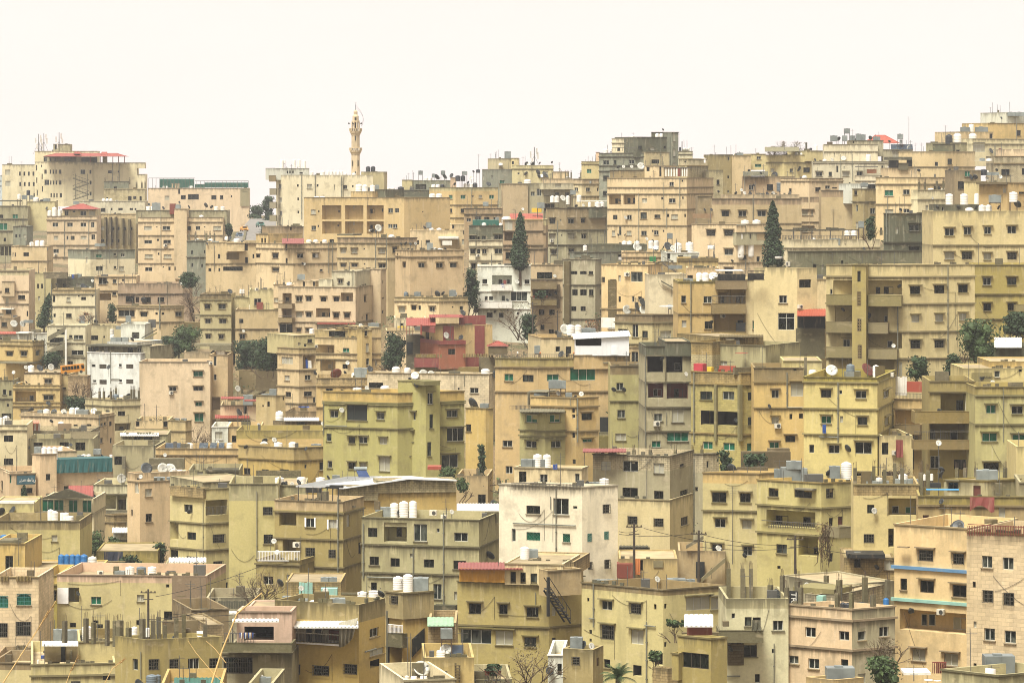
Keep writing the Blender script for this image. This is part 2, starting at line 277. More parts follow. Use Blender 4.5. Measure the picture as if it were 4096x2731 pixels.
for q in (905,965,1012,1060,1125,1185): X('party_wall',q-8,q+8,1060+(q%50),1330,'sw',-1.5,2)
B('the parapet cottage','low peach house with dark shuttered window and roof junk before the red pyramid roof',600,(105,430),1338,1620,'pc',"w 1418 40: 120/10 140/10;d 1415 36: 240/50;d 1555 30: 272/55","th 1312 24: 290/40;th 1305 36: 365/90;tg 1440 36: 400/80;tg 1415 40: 288/44",L='1475')
B('the grey top house','grey-topped cream house with green window and two thin roof aerials',575,(625,832,1240),1374,1640,'cr',"g 1430 30: 911/55;w 1415 24: 1056/24;w 1421 34: 1130/38;w 1545 42: 913/62;w 1533 22: 1057/24;w 1545 42: 1117/46","tg 1332 16: 920/100;an 1440 220: 972/4 1075/4;an 1400 200: 1004/3",tb=(1460,'gy'))
B('the chimney tower flats','big ochre apartment block split by a plain wide stair tower',610,(1268,2046),1074,1640,'pc',"w 1174 38: 1359/70 1528/70 1736/40 1819/40 1995/70;v 1163 12: 1441/12 1881/12;w 1301 34: 1361/70;w 1299 34: 1535/68;d 1283 20: 1451/20;p 1434 38: 1366/72 1539/70;d 1410 22: 1458/14;w 1552 36: 1366/64;d 1545 34: 1557/20 1604/20;d 1531 12: 1500/12","ac 1333 26: 1520/34;pi 1260 480: 1478/5",L='1118 1240 1363 1497')
M((1600,1715),996,1640,'pc',"",dd=-2,name='stair_tower')
M((1250,2085),1010,1090,'gb',"","tw 986 26: 1384/85;dd 957 26: 1368/24;tg 957 30: 1435/80;tg 972 24: 1637/48;dd 965 50: 1890/44;dd 980 36: 1735/30 1946/34;tw 990 30: 1985/40 2045/40;dd 938 20: 1648/20;th 1060 12: 1850/44;dd 990 30: 1500/34",dd=4)
X('brick_shed',1558,1612,950,1046,'rd',3,2)
B('the grey light well','narrow grey house with small white windows between two peach blocks',585,(1715,1890),1292,1620,'gy',"w 1398 36: 1765/18;d 1393 30: 1880/10;w 1514 38: 1767/18;d 1520 34: 1856/14","co 1240 60: 1738/14 1798/12 1896/18 1970/14 1930/8;th 1283 20: 1815/40 1935/50;pi 1480 150: 1835/4",L='1440')
B('the bay flats','peach flats with a jutting upper bay and a tall slit stair window',560,(1890,2600),1304,1700,'pc',"w 1434 44: 2013/22;o 1432 64: 2138/116;d 1547 40: 2140/180;d 1350 62: 2263/26;d 1472 62: 2265/26;d 1432 40: 2328/16;d 1424 34: 2370/34;d 1556 30: 1928/26 2015/16;p 1424 40: 2525/54","tw 1268 30: 2080/36;dd 1265 40: 2115/34;th 1276 16: 2175/60;tg 1310 30: 1980/60;pi 1450 240: 1968/5;dd 1316 26: 1903/16",L='1498')
M((2082,2245),1310,1386,'pc',"",dd=-1.6,dp=1.6)
M((2244,2600),1290,1310,'pc',"",dd=-.4,dp=5)
T(256,100)
B('the ridge white flats','tall cream flats at the street with stacked side balconies and upright tanks',640,(185,250,1075),686,1340,'iv',"w 790 44: 222/24;w 915 42: 225/24;w 1036 42: 228/26;w 1165 44: 226/26;d 783 24: 385/16;w 790 42: 491/46;d 783 24: 566/18;w 797 38: 820/38;d 790 20: 890/14;d 906 24: 388/16;d 906 30: 490/44;d 1027 24: 390/16;d 903 14: 826/30;p 800 50: 722/10","pi 890 410: 418/6;pi 790 220: 543/7;pi 800 200: 783/6 798/6",cl=1)
M((180,490),622,690,'wh',"d 660 26: 290/14 313/14 340/14;d 668 16: 415/30","tw 582 76: 235/38;tw 582 70: 262/16;tw 584 78: 348/34 394/32;tw 586 76: 442/36",dd=2)
for yy in (812,935,1055,1180): X('balcony',124,186,yy,yy+58,'cr',-1,3);
X('balcony',118,180,692,748,'pc',-1,3)
ITEM("tw 665 34: 610/50 660/30 692/30 724/30 756/30 786/26;tw 668 28: 510/36;tw 676 18: 820/30 900/40")
B('the minaret base annexe','tan stone stair house carrying black tanks at the foot of the minaret',655,(965,1178),656,820,'yo',"d 690 38: 1135/8 1148/8","tk 634 56: 1030/44;tk 632 54: 1076/42;th 672 20: 1020/70",cl=1)
B('the loggia flats','wide ochre flats with two rows of three framed recessed bays',600,(440,1362,1782),892,1340,'oc',"o 1030 130: 695/178 902/168 1095/156;o 1170 114: 697/178 902/168 1095/156;w 1025 42: 526/44;d 1020 20: 577/12;d 1026 40: 694/38;d 1020 22: 760/12;p 980 24: 896/14;d 1018 42: 1068/42;d 1010 30: 1160/14;w 1012 40: 1236/42 1294/38;w 1172 40: 530/42;d 1155 20: 573/12;d 1170 40: 696/38;d 1150 20: 753/12;w 1131 30: 898/14;d 1162 36: 1070/42;d 1152 18: 1163/12;w 1156 38: 1234/40 1278/40;d 1024 10: 1533/10;d 1292 30: 695/40","th 895 24: 584/110;th 871 28: 1650/124;ac 1196 30: 1055/22;an 920 110: 630/4 1027/4;co 1160 60: 2100/6",yaw=24)
M((870,1070),836,896,'oc',"","tw 800 58: 945/64;tk 815 30: 965/16 1037/16;tw 803 54: 1000/52;tw 804 52: 1070/48;tg 792 30: 1112/40",dd=.5)
M((1068,1190),820,896,'dg',"",dd=3)
B('the grey roof workshop','low dark grey corrugated parapet house on the skyline left of the plateau',700,(1175,1590),824,960,'dg',"d 878 20: 1285/70","th 805 14: 1230/90;tk 805 24: 1330/60")
B('the concrete canopy house','grey concrete house with a deep dark porch beneath its flat canopy',720,(1342,1830),735,930,'gy',"o 795 50: 1515/100;p 800 26: 1530/40 1427/24","tg 665 36: 1512/42;tg 665 36: 1718/42;dd 706 44: 1660/62;dd 692 30: 1798/46;th 718 26: 1580/70;tg 692 34: 1630/30;dd 700 40: 1730/60",tb=(760,'gy'),cl=1)
M((1342,1436),730,830,'yo',"",dd=-1,dp=4)
M((1786,1840),708,800,'pk',"dd 765 10: 1826/8",dd=-1,dp=4)
B('the pink and ochre pair','ochre flats with green windows joined to a pink-red strip at its corner',640,(1592,1832,2225),800,1130,'oc',"g 888 38: 1788/34 1903/46 2165/44;w 884 28: 2061/32;w 882 20: 1994/12;d 1014 38: 1793/20 1905/50;p 966 10: 2055/12;d 1010 34: 2160/30","th 786 26: 1650/82;tk 780 20: 1712/40;th 776 28: 1950/90;dd 760 40: 1948/26;tk 775 34: 2012/46;dd 770 34: 2136/50;tk 716 50: 1855/50 1902/44;wd 715 30: 1978/40;tg 668 32: 1916/50;dd 655 26: 1997/18;tk 650 30: 2040/40;dd 770 30: 1826/18;pi 900 200: 1980/6",L='960 1078',tb=(832,'yo'),yaw=66)
B('the skyline stone steps','grey stone houses stepping up the crest with a tank tower on top',720,(2078,2237,2700),632,1000,'gy',"g 750 34: 2262/46;d 690 50: 2066/8","tg 505 70: 2312/56;an 540 90: 2045/4;th 588 24: 2250/44",cl=1)
M((2235,2351),534,640,'yo',"tg 500 10: 2300/40",dd=2)
B('the tall olive party wall','blank tan party wall block rising beside the plateau terraces',590,(2253,2500),766,1180,'tn',"","pi 900 150: 2258/4")
B('the mauve roof house','low mauve-brown house with bric-a-brac roof before the blank party wall',560,(1912,2255),990,1180,'mv',"w 1085 40: 2040/56;d 1090 36: 2120/50;w 1100 30: 1955/40;tg 1088 30: 2200/40","tg 952 36: 2110/52",L='1045')
B('the blank stucco terrace','peach terrace house with slit windows beside the cream blank wall',570,(1415,1955),1192,1420,'pc',"d 1207 54: 1914/20;d 1160 40: 1812/20;d 1305 40: 1480/34;w 1300 36: 1578/40;w 1300 50: 1920/60","dd 1168 36: 1547/34;tg 1146 50: 1588/50;th 1180 14: 1682/50;th 1178 16: 1610/50;p 1300 40: 1830/10",cl=1)
M((1780,1955),1138,1200,'pc',"d 1160 50: 1814/20",dd=.5)
X('awning',1675,1860,1254,1272,'wh',-3,3);X('post',1700,1704,1272,1330,'mt',-3,.2);X('post',1856,1860,1272,1330,'mt',-3,.2);X('balcony_panel',1712,1800,1290,1330,'wh',-3,.2)
B('the dark green top house','cream house with a dark green painted top storey and green tarpaulin',480,(1957,2264),1150,1700,'cr',"w 1268 46: 1990/50 2093/36;d 1272 40: 2045/20;w 1255 44: 2225/76;d 1387 46: 1992/46 2046/30;w 1387 42: 2098/40;w 1385 44: 2228/70;d 1524 50: 1998/40;d 1520 40: 2100/50;d 1515 40: 2240/30","pi 1370 320: 2020/6;ac 1425 28: 2038/30;th 1135 26: 2095/56;th 1136 18: 2245/36;tg 1088 30: 2216/30",L='1282 1340 1470',tb=(1282,'dg'),hd=1)
X('tarpaulin',1990,2230,1100,1116,'gn',1,4)
B('the brown balcony flats','brown-pink narrow flats with glazed balconies behind the cypress',500,(2264,2640),1096,1700,'mv',"w 1145 90: 2320/70;o 1250 80: 2320/76;d 1425 60: 2325/64;w 1300 40: 2340/30","th 1078 20: 2300/90",L='1200 1330 1365',tb=(1110,'oc'))
B('the crimson lean-to house','peach terrace with a crimson lean-to roof and three domed tanks',520,(0,340,745),1316,1720,'pc',"w 1427 44: 178/54;d 1345 64: 278/18;d 1480 62: 281/18;w 1427 40: 407/56;w 1425 40: 547/58;d 1430 30: 18/34;w 1554 30: 180/60;p 1372 14: 678/12 678/12;d 1412 22: 678/10;w 1560 20: 600/30;p 1375 14: 677/11","tw 1295 30: 485/56 548/52 629/50;wd 1280 26: 368/20;tw 1490 46: 547/62;dd 1500 24: 420/20;wd 1503 24: 437/20;tg 1503 44: 710/40;pi 1440 300: 665/5 700/5;wd 1292 40: 155/70",L='1362 1500',yaw=60,hd=1)
SLOPE('roof',240,440,1270,1316,'cm',-1,6)
M((0,110),1228,1320,'oc',"d 1290 50: 55/16 83/16",dd=2)
M((245,437),1160,1316,'mv',"d 1165 60: 322/16;d 1255 30: 290/30 400/24 365/14 432/10","dd 1275 30: 232/20 290/50",dd=25)
B('the tan double house','tan house with moss-stained middle storey and dark double windows',500,(748,1212,1480),1262,1720,'tn',"w 1382 42: 801/48 903/54 1156/60;v 1365 16: 993/14;w 1515 30: 801/44 905/52;v 1504 16: 997/14;w 1520 40: 1158/62;d 1310 34: 1478/34","th 1244 18: 1245/60;pi 1410 280: 1100/7;pi 1380 320: 1200/5;dd 1200 40: 1073/30;dd 1195 44: 1108/28;wd 1175 74: 1124/60",L='1312 1450',hd=1,tb=(1312,'mv'),yaw=20)
X('shed_roof',745,890,1228,1242,'gb',2,4)
B('the low ochre row','low ochre flats with square hooded windows and a stepped pale corner',460,(1280,1415,1900),1376,1720,'oc',"d 1435 60: 1299/10;d 1513 50: 1362/26;w 1514 42: 1521/58 1686/60 1813/60","wd 1370 30: 1640/40;th 1372 26: 1690/60;dd 1365 30: 1737/18;tg 1332 44: 1597/56;wd 1316 30: 1465/20;dd 1316 38: 1377/24;dd 1320 24: 1333/18 1418/18",L='1437',hd=1,yaw=65)
MINARET()
T(512,100)
B('the antenna mast house','peach rooftop house bearing a three panel phone mast on the crest',720,(0,377),596,760,'yo',"","mast 510 160: 205/40;dd 585 24: 135/44 194/48;dd 577 24: 256/16;dd 570 24: 368/14;an 645 90: 102/5 184/5;th 690 20: 95/90;tw 686 28: 20/40 172/44;dd 662 50: 238/50;dd 698 40: 247/34;dd 672 40: 295/40;dd 694 38: 316/34;wd 695 36: 273/26;dd 674 24: 130/44;wd 585 40: 152/14",cl=1,L='630')
M((-10,60),530,600,'ye',"w 575 30: 8/20",dd=2)
B('the roofless columns house','unfinished peach storey of bare columns open to the sky',700,(280,800),720,900,'pc',"","co 685 70: 370/14 450/10 492/14 516/14 544/14 633/12 752/14;tw 712 24: 514/44;th 706 24: 665/60;tw 700 30: 770/30;an 600 60: 435/4;wd 635 22: 437/18")
M((380,525),655,720,'pc',"d 690 50: 490/10",dd=3)
B('the cream house with hood','small cream house with one hooded window left of the grey tower',680,(638,800),562,740,'ye',"g 651 40: 709/42",hd=1,L='585')
M((770,800),476,570,'pk',"",dd=3)
B('the grey concrete tower','tall bare grey concrete tower block crowning the ridge',620,(800,1228,1450),482,1000,'gy',"w 572 40: 863/54;w 569 38: 946/26;w 566 36: 1098/50;d 564 38: 1318/74;d 712 40: 863/50;d 855 44: 853/36;w 736 40: 1066/22;p 736 38: 965/30 1180/30","pi 480 300: 1365/5 1447/6",L='517 600 650')
M((1228,1450),474,900,'ye',"d 564 38: 1318/74",dd=-.4,dp=3)
M((918,1146),350,490,'cr',"d 450 34: 980/26;d 446 34: 1090/26","th 330 20: 1106/44",dd=2,L='392')
M((1146,1468),336,482,'dg',"w 436 36: 1178/34;w 430 18: 1280/26;d 433 26: 1404/22;p 445 30: 1290/40","",dd=1)
M((1280,1468,1528),292,360,'dg',"","th 320 30: 1352/74;dd 270 24: 1387/14",dd=1)
M((1468,1528),292,700,'gy',"p 335 80: 1490/24;p 480 66: 1490/22;p 590 30: 1490/30",dd=-1,dp=8)
ITEM("th 458 26: 860/50 910/20;an 390 200: 1528/4")
X('rail',920,1146,434,438,'mt',-1.5,.1)
for q in range(925,1146,22): X('rail_post',q-1,q+1,434,468,'mt',-1.5,.08)
B('the pale tank house','pale grey-green stub house with two tanks right of the grey tower',640,(1528,1660),466,640,'gc',"","tk 447 34: 1545/20;tw 450 30: 1582/32 1620/30;an 450 40: 1650/2",L='495')
B('the blockwork storey','unplastered cream blockwork storey with pale blocks and no glass',600,(1532,1610,1795),536,760,'bk',"d 565 16: 1590/14","th 540 20: 1760/60",L='600',yaw=70)
B('the blind striped roof flats','peach flats with a striped cloth roof enclosure and recessed balconies',560,(875,1605,1850),712,1440,'pc',"o 912 92: 945/108;o 912 92: 1078/108;d 926 46: 970/44;d 922 48: 1073/26 1122/24;w 770 38: 1466/40;d 740 20: 1565/14;w 922 40: 1218/44;d 902 22: 1380/18;w 922 40: 1472/60;d 896 22: 1570/14;w 1074 42: 948/40 1078/42;w 1060 60: 1209/58;w 1066 32: 1336/54;w 1070 42: 1493/60;d 1058 30: 1434/20 1590/14;w 1200 80: 994/22;w 1220 42: 1075/44 1212/50;w 1216 40: 1325/42;d 1200 20: 1293/12 1392/12;p 1222 50: 933/30","dd 922 30: 992/20;wd 1078 36: 1048/22;dd 1236 24: 980/20 1044/20;pi 850 280: 1542/7;pi 900 300: 1395/4;pi 1080 180: 1422/7;pi 1100 500: 1165/5;co 750 80: 882/18 1008/18 1141/18 1268/14;th 785 26: 1060/64 1125/60 1190/60 1235/50 1330/100;tw 780 26: 1290/40",L='800 860 1000 1150',yaw=18)
M((1218,1395),600,720,'pc',"d 633 38: 1250/28;d 655 90: 1363/20","",dd=2)
M((900,1218),640,790,'br',"",dd=6)
X('striped_curtain',1395,1520,622,700,'st',0,.2);X('striped_curtain',1548,1612,622,700,'st',0,.2);X('door',1522,1546,625,700,'rd',0,.2);X('roof_frame',1392,1614,616,622,'mt',-.1,3)
M((1610,1802),602,700,'bk',"",dd=5)
ITEM("wd 605 46: 1185/70;wd 610 30: 1100/24 1025/20;dd 614 34: 978/34")
B('the ridge brown slab','brown and peach slab house on the skyline with a plain peach gable',620,(1795,1897,2195),555,900,'br',"d 535 30: 1990/14;d 705 26: 1987/16;w 648 26: 2180/30","th 540 30: 1850/90",yaw=70)
M((1897,2028),498,900,'sw',"d 533 26: 1988/14;d 704 26: 1987/14",dd=-2,dp=8)
M((2028,2195),506,900,'pc',"",dd=-2.4,dp=8)
M((2195,2330),492,640,'ye',"w 529 26: 2268/40;g 600 30: 2262/60","tg 494 24: 2095/60",dd=-1)
ITEM("th 634 34: 1850/90")
B('the tiled lean-to house','mauve house beneath a long sloping tin roof edge with dishes',560,(2122,2600),700,900,'mv',"","dd 670 30: 2285/20;dd 780 26: 2220/20;pi 750 200: 2138/5",cl=1)
SLOPE('roof',2120,2351,654,694,'gy',-1,6)
B('the white block back house','white blockwork house with a dark barred window and laundry',580,(1810,1940),640,870,'bk',"d 752 46: 1893/26;d 640 14: 1910/20","dd 838 26: 1895/24",cl=1)
B('the step roof terrace','peach terrace with round dishes along its front parapet',530,(1935,2640),866,1100,'tn',"","wd 825 30: 2109/20;wd 853 36: 2137/26;dd 855 38: 2058/26 2188/26;dd 870 36: 2303/26;dd 862 44: 2345/34;wd 868 30: 2282/24;pi 700 200: 2138/4",cl=1)
B('the tan flat with shaded windows','tan flats with three hooded windows and a plank-fenced corner terrace',500,(1838,2660),902,1200,'tn',"w 1040 52: 1960/66 2116/70 2294/76","pi 1000 220: 2215/8",L='1130',hd=2,tb=(960,'mv'))
M((1705,1840),880,1140,'br',"","dd 1005 30: 1768/14 1830/14",dd=2)
X('plank_fence',1660,1842,1040,1082,'wd',-6,.1)
B('the lattice window house','peach house with two dark lattice windows and a square blue one below',480,(1650,2062,2330),1136,1700,'pc',"b 1218 54: 1828/78 1992/82;w 1394 56: 1990/76;w 1458 46: 2262/30;d 1250 46: 2113/16 2190/14;d 1445 40: 2120/70","pi 1350 400: 2145/6;th 1338 22: 1830/60;dd 1350 30: 1645/14;dd 1475 30: 2030/26",L='1136 1490',hd=1,yaw=25)
M((2062,2351),1212,1330,'gb',"o 1255 60: 2300/100","tw 1152 106: 2140/80;tw 1150 106: 2246/80",dd=-.5)
ITEM("tw 1506 80: 2096/76;tw 1500 92: 2188/72;pi 1145 10: 2100/100")
B('the pale tower flats','olive-yellow flats with cylinder tanks and an enclosed glass balcony',590,(-120,290,640),764,1100,'gb',"w 860 40: 73/42 190/36;w 845 66: 248/42;w 842 66: 342/100;w 858 26: 416/38;w 860 30: 508/40;w 990 50: 88/32","th 742 30: 142/70;p 800 90: 420/50;tg 845 40: 560/50",yaw=14,cl=1)
M((290,565),760,820,'gc',"p 780 40: 425/60","",dd=-1,dp=3)
B('the olive corner flat','olive-topped small flats with pale blue framed windows',570,(565,640,800),722,950,'ye',"w 820 36: 590/34 700/38;w 820 34: 792/20","tg 905 36: 690/80",tb=(768,'tn'),L='768 880',yaw=60)
B('the tarred wall flats','beige flats whose upper storeys are smeared dark with cement patches',520,(312,500,873),990,1500,'gb',"w 1110 50: 370/52;w 1103 20: 446/14;w 1110 44: 543/54;d 1106 40: 652/36;w 1254 44: 370/52;w 1250 46: 545/56;w 1250 42: 660/44;w 1242 22: 456/10;w 1394 42: 383/50;w 1385 40: 545/50","ac 1290 30: 373/36;tw 908 62: 370/42 412/48;tw 905 60: 513/38;tw 902 64: 615/46;wd 900 60: 468/54;tg 846 40: 560/50;dd 970 30: 592/24;wd 965 30: 655/30;th 952 36: 785/56 825/50;tw 950 30: 712/30;pi 1280 350: 422/6;pi 1150 300: 862/6",L='1190 1328',tb=(1186,'br'),yaw=60,hd=1)
M((508,735,873),980,1080,'dg',"",dd=-.5,dp=4,yaw=20)
X('awning',700,872,922,930,'wh',1,3)
B('the red tiled cottage','tan cottage with a long red sloping roof behind the paired cypress',510,(-40,310),1092,1650,'mv',"w 1140 80: 8/20;w 1424 50: 250/70;d 1290 30: 10/14","wd 1000 10: 100/10",L='1222 1360',tb=(1150,'yo'))
SLOPE('roof',-20,285,1042,1092,'rt',-1,8)
X('yellow_sheet',180,270,990,1030,'yl',3,1);ITEM("tg 965 50: 265/70;w 1035 10: 150/10")
TREE('cypress',75,1030,1560,175,470,'dark green pointed cypress, left one of the two on the upper slope','u')
TREE('cypress',22,1230,1560,80,472,'slim dark cypress hugging the left side of a taller cypress','u')
B('the olive shadow cube','grey concrete house with open dark ground bays under a bare roof slab',480,(530,745,1010),1392,1640,'gy',"o 1420 60: 615/80 715/50;d 1440 50: 990/30;d 1556 30: 650/60 725/40","tw 1360 60: 671/40;an 1420 100: 900/4",L='1530',yaw=40)
B('the grey back parapet','plain grey rendered parapet wall with a large leaning white dish',500,(700,1240),1325,1500,'dg',"","wd 1352 80: 1150/90;th 1304 24: 1055/96 1148/50;th 1302 30: 1300/100;dd 1292 30: 1293/26;wd 1272 32: 1238/26;tg 1245 50: 1450/50;th 1355 30: 1320/66",cl=1)
B('the green box terrace','peach roof terrace holding a bright green plastic crate stack',475,(1010,1420),1392,1640,'pc',"d 1440 40: 990/30","th 1478 16: 1015/80",L='1440')
X('green_bin',1264,1324,1436,1484,'gg',-1,1)
B('the sun bleached white rooftop','small white rooftop flat with twin tall tanks and a blue dish',460,(1420,1720),1396,1640,'wh',"d 1438 30: 1548/46;w 1430 60: 1440/30","dd 1340 60: 1430/80;tw 1350 86: 1525/70;tw 1345 90: 1630/76;wd 1360 60: 1482/46;dd 1368 30: 1610/24")
B('the stepped ochre corner','stepped ochre corner house with slanting stair rail at the cypress foot',430,(1525,1895),1450,1720,'tn',"","th 1340 16: 1830/70",L='1470')
STAIR(1385,1510,1488,1568,-1,'mt')
B('the patched parapet house','white patched parapet house with tiny red tiled dormer',440,(960,1250,1520),1490,1720,'tn',"","",cl=1,yaw=60)
SLOPE('roof',1075,1205,1508,1552,'rt',-1,3)
T(768,100)
B('the gabled crest house','pale yellow gabled crest house with trees rising behind',640,(-30,150,410),500,760,'ye',"w 497 40: 33/32;w 645 34: 40/36 215/30;d 640 44: 355/60","tw 497 36: 262/36;tw 500 34: 308/30;dd 500 30: 170/22;tg 640 50: 160/50;dd 630 50: 280/50;tg 646 50: 270/90 355/66;dd 685 40: 70/60;tk 447 20: 393/26;tw 434 50: 438/34;dd 548 30: 425/18",L='570',yaw=66)
SLOPE('roof',-30,285,430,470,'gc',-1,8)
M((355,512),462,560,'ye',"",dd=-1)
X('flue',353,361,388,460,'gy',1,.5)
B('the mossy terraces','mossy greenish stone terraces piled with tanks below a red hipped roof',600,(412,1100),560,860,'gc',"w 632 60: 637/18;w 677 40: 470/56 572/30 715/60 840/44;d 625 50: 1050/16;d 768 26: 750/16;p 620 30: 700/10","pi 620 250: 668/5 777/5 1065/5;tw 550 20: 520/40;wd 548 24: 588/40;wd 535 50: 695/50;tw 520 48: 922/50",L='575',hd=1)
M((515,1010),404,560,'gc',"d 410 14: 645/26 712/16;w 500 50: 610/10;d 385 20: 785/10","tg 282 44: 725/54;tg 350 50: 605/60 705/50 775/50;dd 355 44: 650/36;tg 338 60: 830/50;tg 340 50: 875/44;dd 345 40: 940/34;tg 357 44: 998/60",dd=6,L='470')
M((740,1060),368,470,'gb',"",dd=8)
HIP('roof',900,1205,322,392,'rt',12,10,hip=.35)
ITEM("dd 378 26: 1115/20")
M((1060,1330),452,560,'gb',"p 500 70: 1170/50","tg 332 44: 1215/56;tg 380 34: 1222/24;wd 447 46: 1295/60;so 430 50: 1170/80 1215/70 1262/70 1300/60;an 250 200: 1294/3",dd=4)
ITEM("an 430 80: 1408/3 1352/3 1480/3")
M((800,1100),690,800,'cr',"",dd=-3,L='740')
X('pergola_beam',802,1012,606,614,'mt',-3,2);X('plank_panel',908,998,632,672,'or',-2,.2)
B('the peach low parapet','low peach house with smooth parapet band below the mossy terraces',540,(115,378,690),714,900,'pc',"d 825 30: 205/22;d 820 40: 460/50;w 798 30: 548/44;d 806 12: 612/46","tg 812 50: 300/60;so 870 20: 300/70;tb 864 44: 110/66 178/66;tb 860 40: 372/66 440/66;wd 855 40: 48/30;th 700 16: 335/50",L='742',yaw=50)
B('the sloped tin cafe','brown roof room with big dark panes under a sloping tin canopy',560,(1105,1365),620,760,'pc',"","th 684 26: 1265/66;tg 684 20: 1335/60",cl=1)
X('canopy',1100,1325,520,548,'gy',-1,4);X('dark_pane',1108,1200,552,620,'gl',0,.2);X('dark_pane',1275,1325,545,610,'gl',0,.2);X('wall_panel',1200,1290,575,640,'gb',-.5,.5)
B('the crest corner house','peach corner house on the crest packed with solar panels and cube tanks',600,(1200,1630,1900),470,700,'pc',"w 586 40: 1547/30","tg 498 50: 1705/60;tg 498 50: 1815/72;so 574 50: 1675/60 1715/50 1765/50 1830/50 1865/40;th 565 26: 1450/80;dd 645 36: 1660/26;tw 665 34: 1697/34;dd 645 34: 1387/24",L='610',yaw=14)
M((1515,1700),402,560,'dg',"",dd=3)
M((1690,2005),388,560,'gb',"p 430 90: 1940/110","tk 352 76: 1663/64;tw 345 84: 1740/74;tw 342 78: 1880/74;tg 270 46: 1810/84;tg 266 40: 1960/120;tw 250 60: 1868/50;an 330 70: 1830/30;an 270 80: 1630/3",dd=4)
M((1880,2360),352,560,'cr',"","dd 466 40: 2040/54;dd 470 36: 2128/60;dd 497 34: 2175/26;tg 430 34: 2215/66",dd=2,L='400')
M((2020,2400),208,360,'oc',"d 330 46: 2050/30","pi 260 200: 2280/6",dd=10)
M((1770,2070),288,350,'pc',"",dd=8)
M((2190,2400),110,212,'wh',"","tg 128 36: 2270/150;dd 162 26: 2143/22",dd=14)
B('the pale bare block wing','grey blockwork upper storey with dark unglazed openings at far right',520,(2080,2420),512,800,'bk',"d 660 56: 2182/76;d 655 60: 2345/24","co 590 160: 2290/20;tw 590 66: 1925/70;tg 600 50: 1968/50;tw 582 90: 2030/66;dd 640 30: 2098/24;dd 470 20: 2400/10",L='580')
M((2172,2420),450,520,'pc',"",dd=2)
B('the salmon column house','salmon flats topped with bare concrete column stubs',500,(990,1380,1720),706,1320,'pc',"g 852 54: 1110/80;w 843 46: 1271/60;w 1022 40: 1112/76;w 1015 36: 1271/56;w 995 60: 1460/26;w 985 36: 1516/16;d 1200 60: 1040/20","dd 1005 36: 1220/26;co 785 100: 1388/16 1441/16;co 775 100: 1551/16 1612/14 1646/14;dd 805 34: 1560/30;th 818 20: 1485/80;tw 800 36: 1685/36;th 818 20: 1600/60;pi 940 150: 1100/6;wd 900 10: 1500/10",L='770 955',yaw=20)
M((1378,1722),822,1320,'cr',"w 995 60: 1460/26;w 985 36: 1516/16","",dd=-1,dp=5,L='910')
B('the twin windows annexe','olive hut with a green window on a cluttered tank deck',480,(1715,1955),640,860,'br',"g 676 50: 1832/50;d 780 70: 1775/60","tg 705 46: 1780/70;tk 668 70: 1983/60;tw 672 50: 2020/20;tg 718 52: 2010/80 2080/80;wd 718 38: 2010/34;wd 704 40: 2135/30;dd 705 50: 1860/30 1900/30",cl=1)
B('the bright ochre stair house','ochre stairhouse with a jutting cap behind three tall slim tanks',430,(1940,2200,2700),756,1040,'oc',"p 820 60: 2172/26","",yaw=15)
X('roof_cap',1912,2195,752,772,'br',-1,6)
M((1800,1945),744,1000,'ye',"",dd=3)
M((2195,2420),812,1010,'pc',"d 850 20: 2330/50","tg 856 26: 2330/60",dd=3)
B('the dark cement house','dark cement rendered house with one wide hooded window',400,(1062,1165,1508),1038,1500,'dg',"w 1195 60: 1183/26;w 1170 60: 1345/94;w 1200 60: 1086/20","dd 1005 34: 1218/30;pi 1150 300: 1097/9;dd 1408 44: 1330/34",L='1306',hd=1,yaw=70)
B('the weathered slit house','narrow weathered house with slit windows beside a blank peach gable',520,(775,890,992),812,1300,'sw',"d 850 40: 805/26;w 990 60: 817/18;w 1016 50: 962/44","tg 776 36: 885/66;pi 1100 300: 885/4",L='930',yaw=50)
M((915,992),766,900,'wh',"d 800 70: 955/70",dd=4)
TREE('cypress',45,925,1560,200,425,'broad dark green cypress with pointed tip beside the iron pergola terrace','u')
TREE('cypress',105,1290,1560,110,427,'short bushy dark cypress leaning out of the right side of a taller one','u')
BUSH('dark_bush',895,990,1050,1290,396,'dark bare-stemmed shrub beside the dark cement house','u')
B('the blank peach gable','big blank peach gable with scorched brown upper edge',530,(490,775),826,1300,'tn',"","an 1100 200: 598/3",tb=(890,'mv'))
B('the shaded window flats','peach flats with a lattice-shaded window and thick grey downpipe',540,(35,490),888,1310,'pc',"w 1032 46: 150/74;p 1032 50: 364/100;v 1014 16: 262/22","pi 1080 300: 472/14;tw 1155 100: 112/60;tw 1148 104: 205/76;dd 1250 60: 170/90",L='1115',tb=(940,'mv'),hd=2,cl=1)
B('the grape pergola roof','cream rooftop terrace under a dark iron pergola heaped with junk',450,(130,240,1032),1280,1460,'cr',"","tb 1360 44: 374/80;tw 1362 44: 466/88;so 1362 44: 660/120;tg 1300 60: 615/90;th 1220 50: 760/120;dd 1363 30: 873/24;th 1270 14: 415/50",cl=1,L='1356',yaw=70)
X('pergola_roof',230,830,1194,1206,'dg',2,5)
for q in (230,305,405,575,690,832): X('pergola_post',q-3,q+3,1200,1278,'mt',2,.15)
X('rail',130,830,1240,1244,'mt',-.2,.1)
for q in range(130,830,14): X('rail_bar',q-1,q+1,1242,1276,'mt',-.2,.05)
ITEM("tg 1140 60: 855/50")
B('the long grey-green wall house','long grey-green rendered house with four small dark windows',395,(180,240,1450),1385,1640,'dl',"d 1525 40: 430/30;w 1530 40: 502/18;d 1545 26: 610/60 748/54;d 1500 60: 682/20","tw 1492 70: 98/74;ac 1502 46: 197/60;pi 1480 60: 405/4",yaw=72)
